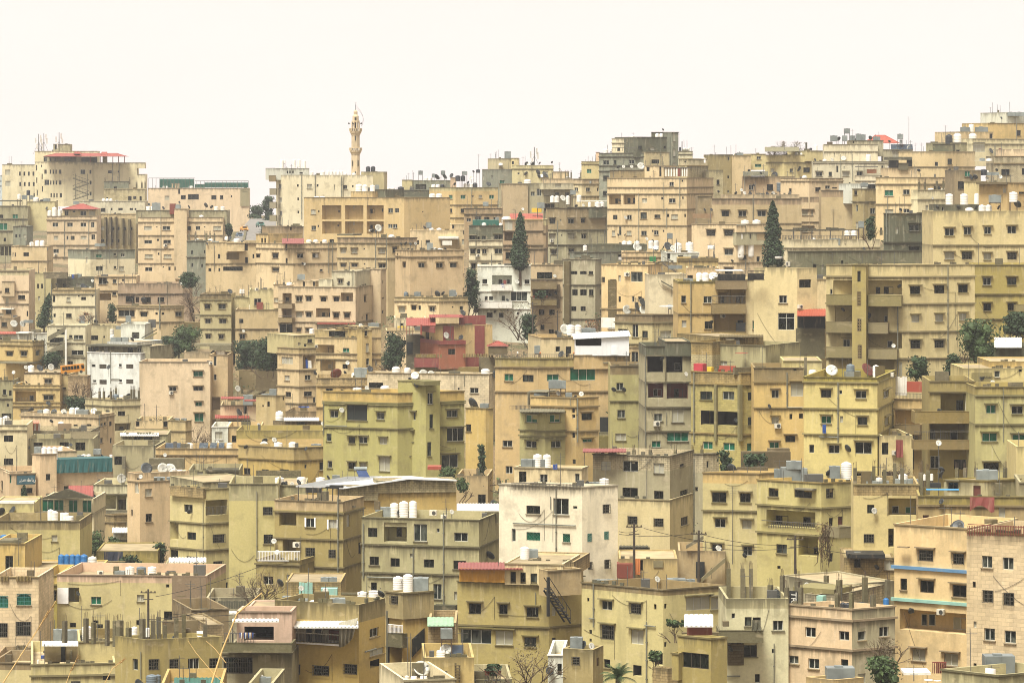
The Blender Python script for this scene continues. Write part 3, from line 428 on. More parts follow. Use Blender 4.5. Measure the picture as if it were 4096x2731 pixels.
B('the tall yellow flats','tall pale yellow flats with hooded windows and flaking paint',355,(1515,2480),1016,1900,'ye',"w 1210 66: 1667/84;w 1200 66: 1833/66;w 1195 66: 2018/64;w 1190 66: 2240/80;p 1430 62: 1666/84;b 1425 66: 1827/90;w 1435 60: 2015/66;b 1430 64: 2241/84","tw 905 96: 1665/70 1800/72;tw 902 94: 1915/46;tw 985 50: 1965/64 2025/64;tw 1000 30: 1850/80;dd 985 44: 1553/34 1745/34 1912/30 2122/34;dd 955 80: 2290/70;tg 905 70: 2085/104;tw 888 94: 2254/78",L='1330',hd=1,cl=1)
M((1580,1940),958,1020,'dg',"w 1000 40: 1606/20",dd=3)

# ---- second band ----
T(0,270.75)
B('the two storey barred house','peach house at the picture edge with thin aerial posts and a gaping carport',530,(-60,265),-10,420,'pc',"d 175 42: 66/40;d 240 38: 198/64;w 282 74: 65/28;p 404 40: 15/34;d 370 46: 80/50;d 390 50: 252/14",L='-2 185 300',tb=(40,'yo'))
M((18,132),92,240,'tn',"d 175 42: 66/40",dd=-1,L='232');X('shelf',0,125,344,352,'wh',-2,3)
ITEM("tw 120 28: 212/50")
B('the laundry wall house','ochre house by the slim cypress with three slanted shutters',545,(270,470),20,480,'yo',"d 138 44: 310/18 350/18 386/18;w 250 40: 310/16 358/18;w 395 40: 322/14","dd 122 30: 520/16;pi 260 400: 412/5",cl=1)
B('the grey shanty terrace','grey cement terrace cluttered with laundry and two rusty dishes',540,(520,885),62,300,'dg',"p 132 34: 714/36;d 130 36: 590/30","wd 88 28: 850/20;dd 145 40: 770/70;tg 48 44: 555/50 720/60;wd 156 20: 830/26",cl=1)
X('blue_barrel',660,684,32,68,'bu',-1,1);X('block_wall',400,620,10,70,'bk',-1.5,1)
B('the cream rain stained house','cream rain-stained house between two downpipes with cracked parapet',515,(475,878),170,480,'cr',"d 255 60: 497/20;p 260 40: 630/36;d 252 30: 768/44;d 229 14: 724/14 851/14;d 407 36: 633/50;d 394 22: 790/44;w 408 36: 502/22","pi 300 380: 472/9;pi 300 380: 876/6;an 160 90: 712/4",L='208 322',tb=(208,'tn'))
B('the cross window house','peach house with large white cross-barred window and curtained porch',525,(868,1250),46,320,'pc',"w 90 62: 944/76;w 94 36: 1053/36;w 84 16: 1131/22;w 208 30: 1050/36;o 235 66: 950/140","dd 102 28: 988/14;pi 120 150: 1085/4",L='52 178')
B('the tan rubble wall yard','mauve rubble-walled yard with a rusty dish above a terrace of arches',520,(1085,1740),112,330,'mv',"d 255 56: 1195/80;d 262 50: 1345/80;d 262 44: 1478/60;o 262 50: 1262/30","dd 125 46: 1527/50;dd 270 34: 1212/50 1322/66;tw 134 26: 1666/80;pi 250 300: 1535/5",L='208',cl=1)
X('white_dome',1655,1715,90,124,'wh',-1,3)
B('the glazed sunroom flats','long low peach flats with a four-pane sunroom window at one end',500,(1075,1480,1690),318,520,'pc',"w 380 74: 1162/150;w 398 42: 1322/60;d 390 22: 1438/22 1497/24;w 394 40: 1640/58","tg 445 74: 1180/50;pi 380 290: 1470/16",L='338 466',hd=1,yaw=20,tb=(340,'tn'))
BUSH('leafy_bush',985,1078,285,480,510,'dark green bush filling the gap beside the sunroom flats')
BUSH('olive_tree',1590,1885,15,150,517,'pair of bushy green trees behind the white domed tank')
BUSH('bare_tree',1700,1980,110,420,512,'leafless grey-brown shrubs hanging over the garden wall','br')
BUSH('olive_tree',1530,1850,495,740,481,'dark spreading olive trees on the steep green bank','u')
BUSH('dry_bush',690,880,370,470,505,'small orange-brown bare bush on a house terrace','or')
TREE('leaning_cypress',405,205,520,130,508,'ragged dark cypress leaning right beside the stained cream house')
B('the olive hooded flats','tall olive-yellow flats with six hooded windows in three rows',490,(1838,2125),210,680,'yo',"w 325 42: 1905/50;w 325 44: 2040/66;w 460 42: 1910/50 2046/64;w 600 40: 1912/46;w 602 38: 2032/44","dd 186 30: 2112/50;tw 186 40: 2212/24 2236/24",L='262 400 528',hd=1,tb=(262,'br'))
M((2125,2290),240,700,'yo',"",dd=3)
B('the blank tan side house','blank tan house with two small white windows beside the olive flats',485,(2162,2700),352,740,'tn',"w 458 40: 2217/38;w 600 40: 2227/48","an 560 260: 2206/8;tw 325 50: 2320/70;wd 550 20: 2238/14",L='530',hd=1)
B('the cracked tan party wall','tan party wall above the blank house with a water tank',520,(2280,2760),190,520,'yo',"","",cl=1)
B('the satellite pair house','low house with two big white dishes standing on its parapet',510,(-60,125),430,580,'mv',"w 488 40: 38/50","wd 483 52: 130/70;wd 484 46: 206/60;tg 508 40: 262/90;tg 506 40: 450/80",cl=1)
B('the whitewashed ladder house','whitewashed low house with a ladder leaning on its yard wall',500,(-60,270,470),570,700,'wh',"d 610 36: 55/30 8/20;d 608 60: 326/26;o 690 60: 350/50","pi 600 70: 262/2 280/2",yaw=20)
SLOPE('roof',-20,150,556,576,'rt',-1,2);X('slab',145,262,562,572,'wh',-1,2)
B('the hooded corner villa','ochre corner villa with a thick parapet and a tin awning below',480,(-80,300,412),645,870,'oc',"w 760 40: 88/58;w 757 44: 218/56;w 752 46: 346/38","pi 700 160: 402/8",L='684 830',hd=1,tb=(684,'tn'),yaw=25)
X('awning',-10,248,836,848,'gc',-2,4)
B('the zigzag stair house','white weathered block fronted by two zigzag ramps of covered stairs',490,(432,785),500,900,'gc',"w 607 40: 720/84;d 598 24: 650/30;w 748 44: 712/110;d 640 60: 520/130;d 560 50: 560/70;p 872 44: 710/34;d 845 40: 645/50;o 760 70: 530/100","pi 700 200: 605/14",L='658 790')
RAMP(440,600,600,510,-1.5,'gc',44);RAMP(432,600,735,650,-1.5,'gc',44);RAMP(440,640,690,620,-1.3,'gc',10)
X('pier',596,612,540,870,'wh',-1.6,.6)
B('the dark shop house','olive-grey house with one wide black window behind the white block',500,(785,1110),500,720,'yo',"d 612 44: 865/72;d 604 20: 957/14;d 572 14: 950/10","an 630 160: 828/5;dd 466 40: 880/46;tg 440 60: 755/50",cl=1)
B('the peeling white stair hut','peeling white stair hut with a shadowed porch stepping uphill',485,(1110,1330),486,700,'wh',"d 596 12: 1168/24;o 590 60: 1245/70","tg 445 74: 1180/50;tw 600 30: 1028/40;tg 555 50: 1088/50;dd 596 44: 1240/26",cl=1)
RAMP(1260,1440,650,560,-1,'yo',14);RAMP(1300,1440,610,530,-1,'dg',10)
B('the bright white house','bright white four-storey house with brown shutters and glazed roof terrace',470,(802,1290,1445),752,1180,'ww',"br 875 40: 946/66 1192/66;d 868 24: 860/34;d 863 24: 1105/26;br 1018 42: 947/66;br 1014 42: 1192/66;w 1010 24: 868/34;d 1006 24: 1107/26","an 960 300: 842/4;pi 880 300: 1018/5;pi 990 4: 1060/100",yaw=22)
M((985,1258),652,690,'ww',"","tg 630 44: 1040/50 1090/50 1150/60;dd 628 44: 1213/40;tw 600 34: 1030/44",dd=4)
M((800,1380),690,756,'gb',"w 716 40: 830/40 880/50;p 722 44: 920/30;p 720 50: 970/40;d 724 46: 1195/50;w 722 44: 1278/36","ac 757 24: 1313/34",dd=1.5)
X('roof_slab',790,1262,680,692,'gy',0,5)
B('the blind peach block','big blind peach block with green hooded windows on one edge',455,(1280,1932),830,1440,'pc',"g 943 48: 1820/86;w 1078 40: 1820/86;w 1080 40: 1587/64;g 1220 40: 1825/60;g 1342 76: 1828/82;d 940 40: 1922/10;d 1075 40: 1926/12;d 1212 40: 1930/12","ac 1117 30: 1573/40;dd 1150 20: 1000/10",hd=1)
M((1925,2092),766,1300,'oc',"w 826 88: 1976/24;w 974 52: 1977/24;v 1080 10: 1983/14;o 1215 120: 1985/80","tw 725 72: 2010/58 2046/52;dd 748 44: 1957/30;ac 845 26: 1937/18",dd=2)
X('canopy',1785,2122,668,690,'gc',8,3);X('cabin',1925,2122,680,728,'gc',7,3)
BUSH('leafy_bush',2110,2440,640,900,474,'spreading dark bush by a street pole above a tan wall')
BUSH('leafy_bush',2250,2480,780,900,478,'low dark bush beside a pole, above the tan wall')
X('garden_wall',2195,2800,905,1090,'tn',14,1)
B('the mauve terrace wall','stepped mauve garden retaining wall below the olive tree bank',475,(1690,1990),740,960,'tn',"","tg 770 30: 1800/40",cl=1)
RAMP(1480,1570,820,780,2,'tn',14);RAMP(1600,1810,780,650,6,'tn',14)
X('retaining_wall',1435,1850,470,540,'tn',34,2)
BUS(552,795,897,962,452)
B('the lane wall','brown retaining wall under the lane where the minibus climbs',456,(625,802),962,1330,'mv',"","",cl=1,dp=3)
B('the balcony grill house','ochre house with a barred balcony recess and a black dish',455,(118,550),1045,1330,'oc',"w 1160 44: 446/90;o 1150 100: 235/190;w 1165 50: 290/40;p 1290 40: 230/74","dd 1020 30: 245/26;dd 1212 44: 446/28;tg 1030 20: 185/60",L='1078 1205 1240',hd=1)
M((224,548),930,1050,'pc',"w 1010 40: 442/66","dd 880 44: 1000/10;wd 884 40: 238/40;tw 895 64: 286/60;dd 890 70: 365/70;wd 882 64: 468/60;wd 930 34: 125/34",dd=1,tb=(950,'mv'))
M((548,636),945,1260,'tn',"p 1188 60: 590/60;d 1075 14: 590/30","",dd=3,L='1140')
for q in range(140,330,14): X('rail_bar',q-1,q+1,1158,1192,'mt',-.1,.06)
B('the shadowed lean-to lane','dim grey houses and lane walls at the picture edge under big trees',475,(-60,125),1000,1330,'gb',"w 1110 50: 42/34;d 1120 50: 95/24;d 1230 26: 72/20;o 1330 50: 60/90","",L='1170')
BUSH('leafy_bush',360,590,740,900,482,'big dark bush at the foot of the white stair block')
BUSH('bare_tree',640,800,960,1190,452,'tangled bare bushes between the ochre house and the white house','br')
B('the stub columns roof','low olive roof with a row of unfinished brick columns before the white house',440,(783,1030,1290),1180,1440,'yo',"d 1307 44: 1117/66;o 1430 70: 1128/146;d 1445 36: 1140/80","co 1130 90: 836/12 915/12 955/12 1020/12;co 1105 100: 1066/12;co 1115 100: 1208/12 1233/12;co 1120 80: 1276/12;dd 1145 50: 1180/46;tb 1150 44: 1062/60;tw 1156 34: 1118/40",L='1240',yaw=66)
B('the grey lump terrace','low terrace house with bougainvillea hedge at the peach block foot',430,(1245,1545),1370,1640,'pc',"d 1395 70: 1520/40;d 1400 50: 1265/30","",cl=1,L='1450')
BUSH('dry_bush',1340,1560,1325,1440,432,'brown creeper climbing the foot of the blind peach block','br')
B('the shelter terrace','long terrace shaded by a thin white sloped metal canopy',400,(1110,1540),1500,1640,'gb',"d 1545 50: 1260/60 1360/80;p 1540 50: 1440/50")
SLOPE('canopy',1105,1460,1484,1512,'wh',-2,4)
B('the plain tan cube','plain tan windowless house under small roof clutter',415,(1545,1705,1760),1372,1640,'tn',"","tg 1366 30: 1620/60 1690/50",L='1470',yaw=30)
B('the rooftop cluster flats','long peach flats whose roof is packed with white tanks and dishes',420,(190,905,1052),1318,1700,'pc',"w 1410 34: 936/26;d 1400 44: 1016/24;w 1400 30: 965/20;w 1555 50: 930/30 1020/20;d 1440 66: 694/38;d 1425 44: 818/44","dd 1280 60: 288/60;tg 1305 60: 370/50;tw 1300 70: 426/62;dd 1293 60: 497/58;wd 1292 56: 588/50;tw 1290 76: 662/56;tw 1285 70: 708/46;tg 1300 56: 760/110;wd 1285 56: 862/60;tg 1290 36: 945/90;dd 1378 40: 481/26;pi 1440 240: 908/10;pi 1440 240: 985/5",yaw=20,L='1345',cl=1)
B('the striped awning terrace','pale terrace house with red-white striped awning and low balcony walls',400,(245,835),1466,1720,'bk',"d 1520 66: 466/42;d 1440 70: 345/30","th 1390 20: 560/60",cl=1)
SLOPE('striped_awning',110,360,1370,1396,'sr',-1,3)
X('striped_curtain',255,370,1400,1470,'sr',1,.3);X('rail',650,900,1446,1450,'mt',-2,.1);X('balcony',648,905,1478,1540,'cr',-2,2)
X('lattice_panel',530,655,1400,1468,'pk',1,.2)
B('the cream edge house','cream block at the picture edge with one dark wide window',390,(-80,250),1412,1900,'cr',"d 1537 60: 78/84","tw 1368 80: 56/66;tw 1375 64: 5/34",L='1460')
B('the canopy barbecue house','peach house with red canopies and green curtained terrace',430,(2025,2600),1230,1560,'pc',"g 1205 66: 2145/140;g 1205 46: 2330/80;d 1395 50: 2195/200;d 1260 100: 2252/30","tg 1158 44: 2277/90;wd 1080 40: 2185/60;dd 1295 64: 2196/66;tw 1300 56: 2326/50;tb 1400 40: 2073/44",tb=(1240,'tn'))
SLOPE('roof',2030,2240,1152,1172,'rf',-1,3);SLOPE('roof',2245,2360,1178,1192,'rf',-1,3);SLOPE('roof',1975,2290,1318,1350,'rf',-3,4)
B('the white poster wall','white gable wall with two dark poster panels and faint writing',395,(1945,2095),1425,1700,'wh',"p 1510 70: 2010/70")
M((2095,2400),1425,1700,'pc',"d 1540 60: 2172/84","dd 1445 46: 2340/30",dd=.5)
BUSH('rubble_scrub',1740,1960,1415,1700,425,'dry scrub and rubble slope beneath the peach block','br')
BUSH('dark_bush',600,800,1150,1290,450,'very dark low shrubs in the lane right of the balcony grill house')
BUSH('leafy_bush',1450,1660,600,800,478,'grassy green bushes on the lower olive tree bank')
T(256,270.75)
B('the hanging balconies flats','peach flats with stacked white recessed balconies and paired windows',470,(205,915,1148),145,700,'pc',"w 255 46: 395/52 485/50;w 400 48: 397/56 485/50;w 540 30: 392/40;w 538 26: 482/50;o 250 96: 285/84;o 392 86: 285/84;d 258 42: 620/50 738/48;o 238 80: 835/112;d 253 46: 850/40;o 382 84: 616/130;d 402 44: 630/48;d 402 40: 676/14;d 404 44: 736/50 836/50;w 525 84: 276/120;w 512 48: 642/160;p 510 44: 820/170;d 258 34: 287/34;d 392 40: 288/34;d 180 60: 960/20;d 315 64: 961/22;d 445 64: 962/22","pi 300 330: 910/6;dd 118 20: 845/18;tw 120 36: 306/56;tg 52 44: 415/70;ac 240 10: 10/10",L='470',yaw=14,hd=1)
M((912,1145,1196),-20,700,'pc',"d 182 60: 960/24;d 315 64: 961/24;d 445 66: 962/24;w 90 80: 1143/14;d 100 26: 1164/8;d 230 70: 1143/12;d 248 16: 1168/14;d 375 26: 1164/14","",dd=-1.5,yaw=24)
M((695,912),0,150,'gc',"w 94 38: 775/42;w 115 44: 852/20","pi 70 130: 885/3 900/3",dd=1)
M((575,700),74,150,'gc',"",dd=.5)
M((345,545),90,150,'pc',"d 115 50: 440/20;d 115 46: 532/20","",dd=3)
X('balcony',205,330,298,342,'pc',-1.5,1.6);X('balcony',205,330,430,472,'pc',-1.5,1.6);X('rail',208,328,274,278,'mt',-1.4,.1);X('rail',208,328,408,412,'mt',-1.4,.1)
X('tile_eave',560,915,476,488,'rf',-1,1)
B('the green curtain flats','tan flats with green striped curtains and twin slit windows',500,(1195,1420,1910),-190,300,'oc',"w 85 42: 1222/30;d 70 70: 1268/12;d 225 44: 1228/54;g 66 84: 1358/46;w 86 40: 1544/56 1686/56 1813/56;d 150 60: 1302/10;d 15 40: 1298/10","ac 116 20: 1336/20;tg 154 60: 1602/40",L='30 160',hd=1,yaw=70)
B('the parapet slots house','low ochre house with slotted parapet carrying solar panels and cube tanks',455,(1272,1680,1945),240,440,'pc',"w 355 56: 1340/60;w 337 42: 1450/44;w 337 42: 1503/22;w 348 44: 1618/48;d 330 14: 1807/14;w 340 40: 1888/34","tb 212 46: 1378/44;tg 214 46: 1485/60;tg 200 54: 1805/62;dd 210 54: 1665/64;dd 205 44: 1720/30;tw 214 40: 1842/12",L='278',hd=1,yaw=18,tb=(278,'tn'))
B('the white under wall','whitewashed basement wall with a yellow tarpaulin and barbed rail',450,(1272,1560),430,620,'cr',"d 490 26: 1336/30;d 520 40: 1462/30","",cl=1)
X('yellow_sheet',1300,1375,505,540,'yl',-1,.5)
B('the twin dark window house','peach house with two dark windows above the ravine bushes',440,(1195,1525),545,760,'pc',"d 655 42: 1258/50 1360/40;d 563 26: 1213/20","",cl=1,tb=(560,'tn'))
BUSH('leafy_bush',1900,2050,-60,380,468,'very dark green tree mass between the ochre and white houses')
BUSH('leafy_bush',1150,1400,560,930,424,'dark ravine bushes between peach flats and grey stair block','u')
BUSH('leafy_bush',-30,260,600,910,440,'dark scrub on the slope below the hanging cabin','u')
BUSH('bare_tree',0,200,620,820,468,'leafless grey tree on the slope below the hanging cabin','br')
X('rubble_wall',0,200,905,1100,'mv',20,2)
B('the white laundry flats','white peeling flats with laundry and hanging boat-shaped planter',470,(2037,2700),-50,520,'wh',"d 95 44: 2102/44;o 80 84: 2260/180;w 100 50: 2245/40;w 100 50: 2320/30;w 250 40: 2115/30 2160/40;w 250 50: 2272/34;d 403 46: 2147/54;d 405 46: 2253/44;d 354 24: 2313/20","dd 372 30: 2196/24;dd 266 30: 2308/26;wd 100 40: 2400/10;dd 355 76: 2030/70",L='184 345')
X('planter',2092,2148,280,312,'or',-1,.8);X('laundry',2250,2280,118,150,'bu',-1,.1);X('laundry',2272,2300,82,118,'cm',-1,.1);X('balcony',2040,2351,280,340,'wh',-1.5,1.5)
X('balcony',2160,2351,128,180,'wh',-1,1)
B('the glass cabin house','tan house with a hanging greenish glass cabin on stilts',490,(-60,240),170,560,'yo',"","",cl=1)
M((72,240),388,536,'gc',"w 460 50: 94/30;w 455 46: 180/36","",dd=-3,dp=4);X('roof',72,245,388,398,'wh',-4,4)
M((160,345),120,340,'pc',"w 265 40: 190/46","",dd=-3);X('brown_shutter',5,65,285,350,'rd',-.3,.2)
B('the lower step flats','stepped cream flats with a laundry balcony and pink ledge lines',430,(197,395,550),706,1260,'pc',"p 820 64: 286/104;w 980 46: 285/46;w 976 46: 476/54;d 1130 44: 296/50;d 1126 44: 478/72;o 835 120: 490/120;w 830 70: 475/30;d 1180 50: 540/30","dd 706 30: 397/22;dd 936 44: 533/28",L='760 908 1060 1215',yaw=55,tb=(762,'tn'))
X('laundry',456,474,815,890,'bu',-1,.1);X('laundry',478,508,820,890,'wh',-1,.1)
M((345,540),590,710,'yo',"d 640 34: 495/44;d 680 26: 453/24;p 670 30: 398/26","tw 552 50: 511/44",dd=2)
B('the pergola shed flats','peach flats with a brown shed and cluttered tin pergola on the roof',440,(538,985,1150),612,1200,'pc',"o 716 80: 632/176;d 728 52: 664/70;g 726 42: 827/60;w 722 44: 968/20;d 880 40: 610/26;p 875 40: 675/34;o 870 96: 660/140;d 875 44: 818/48;d 867 40: 966/20","ac 692 24: 556/18;dd 898 60: 1038/60;wd 843 40: 848/34;dd 932 38: 824/24;co 890 140: 581/8;co 880 180: 561/6;co 870 120: 880/16",L='600 760 812',yaw=16)
M((975,1065),540,960,'oc',"w 567 56: 1011/28;w 702 80: 1023/28;w 832 60: 1027/28","tg 498 40: 1080/100;wd 500 40: 962/22",dd=-1)
M((1060,1150),518,960,'pc',"p 846 46: 1103/20","",dd=.5)
M((538,970),545,620,'tn',"d 575 50: 745/150;d 575 50: 900/110","",dd=2)
X('pergola_roof',655,965,530,544,'br',-.5,4)
B('the block parapet annexe','block-topped ochre annexe with a rust-brown dish and low tank',400,(555,1020),978,1400,'oc',"","dd 945 54: 738/110;tw 950 36: 912/76;tg 920 60: 960/120;an 1000 160: 972/6",L='1055 1250',tb=(1058,'bd'))
B('the stone faced house','wide cream stone-block wall house with one arched-corner window',395,(1022,2140,2195),944,1300,'st2',"d 1048 50: 1102/130;w 1095 50: 2005/78;d 1080 20: 1862/16","tw 912 72: 1287/80;tw 918 66: 1391/66;wd 945 90: 1540/72;wd 948 72: 1610/62;wd 960 70: 1466/76;dd 990 30: 1418/34;an 980 200: 1830/6;tw 915 40: 2108/84;dd 955 90: 2180/20;pi 1000 120: 1915/6;tg 1155 60: 1926/16",yaw=12)
B('the wall dish annexe','ochre low annexe with a huge rust dish and brown window',375,(1925,2110,2180),1258,1700,'oc',"d 1438 66: 1950/50","dd 1218 66: 1990/120;tg 1235 40: 2100/80;an 1270 200: 2103/8",yaw=30)
B('the crimson and ochre villa','ochre villa with crimson panels, crimson roof kiosk and red canopies',425,(1515,1638,2172),500,960,'oc',"d 600 130: 1574/34;d 630 60: 1537/10 1610/10;d 735 40: 1577/20;w 628 46: 2058/70;d 450 30: 1460/30","dd 648 34: 1662/16;dd 384 40: 1900/60",yaw=68,cl=1)
X('crimson_panel',1722,1818,502,770,'cm',-.15,.2);X('crimson_panel',2012,2100,500,770,'cm',-.15,.2);X('crimson_wall',1875,2110,408,492,'cm',1,.4);X('crimson_panel',1522,1636,505,560,'cm',-2,.2)
X('crimson_balcony',1455,1730,795,882,'cm',-4,1.5);X('crimson_balcony',1910,2048,790,878,'cm',-4,1.5)
M((1690,1925),640,900,'rk',"d 740 54: 1798/64","tw 588 84: 1745/86;tw 590 84: 1878/74;wd 590 60: 1740/62;dd 608 50: 1876/40",dd=-4.5,tb=(672,'cm'))
X('roof_cap',1685,1928,648,672,'cm',-4.7,1)
X('lower_wall',1455,2048,880,980,'oc',-3.4,3);X('dark_window',1766,1820,900,925,'gl',-3.5,.2);X('block_wall',2048,2195,792,935,'st2',-3,2)
for q in range(1470,1730,26): X('baluster',q-4,q+4,762,795,'oc',-6,.4)
for q in range(1915,2190,26): X('baluster',q-4,q+4,760,792,'oc',-5,.4)
ITEM("tg 845 66: 1864/92")
SLOPE('roof',1380,1650,430,500,'rf',-4,8);SLOPE('roof',1590,1905,400,425,'rf',-1,7)
for q in (1382,1410,1440,1512): X('post',q-2,q+2,490,585,'rf',-4,.15)
X('gazebo_wall',2135,2310,680,770,'br',-6,3);HIP('gazebo_roof',2122,2318,644,688,'rf',-6,4,hip=.45)
X('stair_block',1380,1515,585,900,'gb',-2,4);X('dark_opening',1385,1440,650,760,'gl',-2.1,.2)  # black panel on the stair block stands in for a shaded opening
B('the olive drab corner flats','large olive-green flats with a stair tower and black cloth balcony',345,(618,1300,1915),1118,1900,'og',"w 1312 66: 718/70;b2 1300 140: 928/184;w 1330 66: 1144/70;w 1330 72: 1428/76;w 1307 66: 1803/102;w 1525 70: 670/46;w 1550 60: 880/60 985/74;w 1560 60: 1168/66;wg 1515 96: 1380/134;w 1500 124: 1835/160","dd 1102 44: 795/34;tw 1092 46: 930/88;wd 1075 46: 1018/30;tw 1088 76: 1185/86;th 1100 40: 1230/50;tg 1102 44: 1280/60;wd 1276 50: 799/38;dd 1050 50: 1482/34;th 1108 30: 1060/120;pi 1350 300: 622/8;pi 1420 6: 740/220",L='1215 1232 1448',yaw=22,hd=1,tb=(1226,'oc'))
M((1305,1560,1690),1008,1900,'og',"w 1170 104: 1601/50;w 1378 130: 1611/34;w 1170 104: 1601/50","",dd=-1.5,dp=5,yaw=26)
X('tower_cap',1545,1692,1008,1048,'og',-3,3)
B('the tin junk hut','small tan hut with grey tanks beside the lower step flats',420,(0,180,270),1140,1500,'tn',"d 1220 46: 115/22;d 1237 18: 64/14;d 1170 30: 252/14","tg 1150 44: 100/100;tg 1105 44: 156/66",yaw=20)
B('the laundry yard flats','mauve retaining yard under the flats with blue sheets on lines',415,(270,560),1285,1480,'mv',"d 1270 30: 500/20","",cl=1)
X('laundry',390,490,1240,1252,'bu',-1,.3);X('laundry',300,365,1272,1284,'mv',-1,.2)
B('the white canopy hut','ochre hut sheltered by a white flat canopy with two grey dishes',390,(155,480,600),1378,1560,'bd',"d 1410 50: 398/50","tw 1325 84: 215/76;dd 1380 74: 322/40;dd 1424 76: 424/90;wd 1400 36: 602/24;wd 1410 30: 25/30;an 1460 220: 237/14",cl=1)
SLOPE('canopy',255,580,1344,1372,'wh',-2,4)
B('the shallow ochre roof','broad low ochre roof wall with white tank lids beneath it',375,(-180,615),1460,1800,'oc',"d 1440 30: 100/30","dd 1560 40: 84/60;tw 1560 30: 336/70;wd 1550 50: 170/40",tb=(1540,'ol'),cl=1)
T(512,270.75)
B('the grey stair tower flats','grey weathered flats with balusters and broken shutters',450,(463,765,822),-110,560,'gb',"w 42 22: 570/60 653/62 722/40;d 15 30: 570/60 655/60 725/40;d 196 56: 578/50 656/60 728/40;d 345 44: 567/48 653/46;d 190 40: 812/10","",L='126 440',yaw=20)
X('pier',478,528,-90,480,'br',-.6,1)
B('the planter balcony flats','tan flats with plant-filled curved balconies and a blue parasol',430,(175,465),-60,600,'tn',"d 40 60: 300/140;o 200 84: 290/200;d 200 44: 312/40;d 378 50: 273/50 367/50;d 514 44: 280/36;d 560 50: 362/44;w 220 30: 350/30","wd 46 34: 394/24;dd 200 40: 405/26",L='75 235')
X('balcony',175,410,100,165,'tn',-2,2);X('balcony',175,410,262,315,'tn',-2,2);X('pier',415,440,120,340,'mv',-.5,.6);X('rail',178,405,76,80,'mt',-2,.1)
BUSH('potted_plants',190,330,180,245,427,'row of potted plants crowding the curved balcony')
BUSH('leafy_bush',75,230,380,640,425,'dark ivy-clad bush by a leaning utility pole','u')
POLE(190,280,650,424,'dark leaning utility pole beside the ivy-clad bush')
POLE(418,360,520,422,'slanting dark post beside the tan planter balcony flats')
BUSH('bare_tree',-20,180,280,560,428,'bare leafless branches spreading before the white peeling flats','br')
BUSH('dry_bush',650,815,450,560,426,'orange-brown leaved shrub on a stony wall top','or')
B('the stone patch cottage','peach house with patchy stone corner, wide window and air unit',410,(822,1250,1375),-60,560,'pc',"w 112 76: 928/56;b 78 50: 840/26;p 290 80: 918/70;w 68 60: 988/22;w 52 92: 1146/108;d 257 54: 989/20;w 257 52: 1112/22;w 248 30: 1175/34;o 140 100: 1305/100;d 186 40: 1273/34;w 270 60: 850/10","ac 30 40: 1062/52;dd 285 74: 1212/84;dd 330 90: 1165/96;wd 358 80: 1228/104;wd 322 70: 1305/60;wd 355 60: 1065/90;tg 340 60: 1350/60;dd 350 50: 1400/100;tg 340 60: 1500/130",L='350',yaw=25)
X('stone_patch',882,958,80,424,'bd',-.1,.2);X('white_panel',820,946,428,520,'wh',-4,.3)
B('the staircase gable','cream gable wall with a diagonal stair stringer running down it',405,(1255,1605),30,420,'cr',"d 52 30: 1630/40","",cl=1)
RAMP(1370,1525,85,172,-.6,'gy',12,down=1)
B('the brown band flats','olive-yellow flats with brown parapet band and lone dish',370,(946,1290,1525),400,760,'yo',"w 562 64: 1018/88;w 548 118: 1132/52;w 580 64: 1222/50;w 580 64: 1413/100","dd 620 40: 1424/38;tg 325 40: 1450/30;wd 380 20: 1540/10",L='474 670',yaw=22,tb=(474,'br'))
X('shelter_slab',1430,1530,318,330,'wh',1,2)
M((1065,1240),700,1000,'tn',"w 790 100: 1128/60;w 800 60: 1208/20","",dd=-3,dp=4)
B('the pale gold terrace flats','ochre and pale gold flats with stacked open balconies and iron rails',345,(1528,2148),92,760,'oc',"w 258 66: 1577/44;w 485 64: 1581/42;d 232 22: 1660/12;d 450 20: 1662/8;o 246 100: 2020/250;o 480 170: 2000/290;w 262 64: 1798/76;d 495 70: 1806/72;d 265 60: 1935/34 2090/56;d 470 40: 2098/50;d 640 30: 1890/20","pi 350 500: 1643/10;ac 412 36: 1935/44;dd 470 44: 1830/34;tg 78 20: 1620/80;tw 50 76: 1720/60 1775/70;wd 50 90: 1850/80;wd 630 34: 1595/34;tw 640 86: 1690/66;tw 635 92: 1775/62",L='390',tb=(120,'ol'))
X('balcony',1840,2148,300,392,'oc',-2,2);X('balcony',1840,2148,556,600,'oc',-2,2);X('balcony',1880,2160,92,168,'pc',-2,2)
X('rail',1840,2142,226,232,'mt',-2,.1)
for q in range(1842,2142,12): X('rail_bar',q-1,q+1,230,296,'mt',-2,.06)
X('black_fence',1888,2150,0,88,'bf',-2,.2);X('black_fence',2165,2320,-5,82,'bf',-2,.2);X('roof_slab',1895,2130,-5,4,'wh',0,5)
X('black_bin',2062,2145,476,556,'bf',-2,1)
M((2148,2960),72,900,'cc',"w 262 66: 2266/82;g 494 80: 2262/106","",dd=-1.2)
B('the mauve back gable','tall mauve-grey gable behind the pale gold flats',400,(1605,1900),-30,200,'pc',"d 52 30: 1636/50","",cl=1)
B('the white steel box house','ochre house with white metal shed and lamps along its roof fence',345,(-155,240,905),800,1600,'oc',"w 985 66: 148/100;g 980 66: 376/110;g 1010 0: 0/1;g 940 130: 650/230;g 975 66: -30/80","pi 840 10: 895/120;pi 820 70: 955/8",L='884 1110',yaw=14,be=10,tb=(884,'ol'))
X('rail',-155,575,762,766,'mt',-1,.1)
for q in range(-150,575,17): X('rail_bar',q-1,q+1,764,798,'mt',-1,.06)
for q in (52,260,567): X('lamp_post',q-3,q+3,764,798,'mt',-1,.2);X('lamp_globe',q-9,q+9,740,762,'wh' if q<100 else 'or',-1,.6)
M((1015,1085),752,900,'bk',"",dd=4)
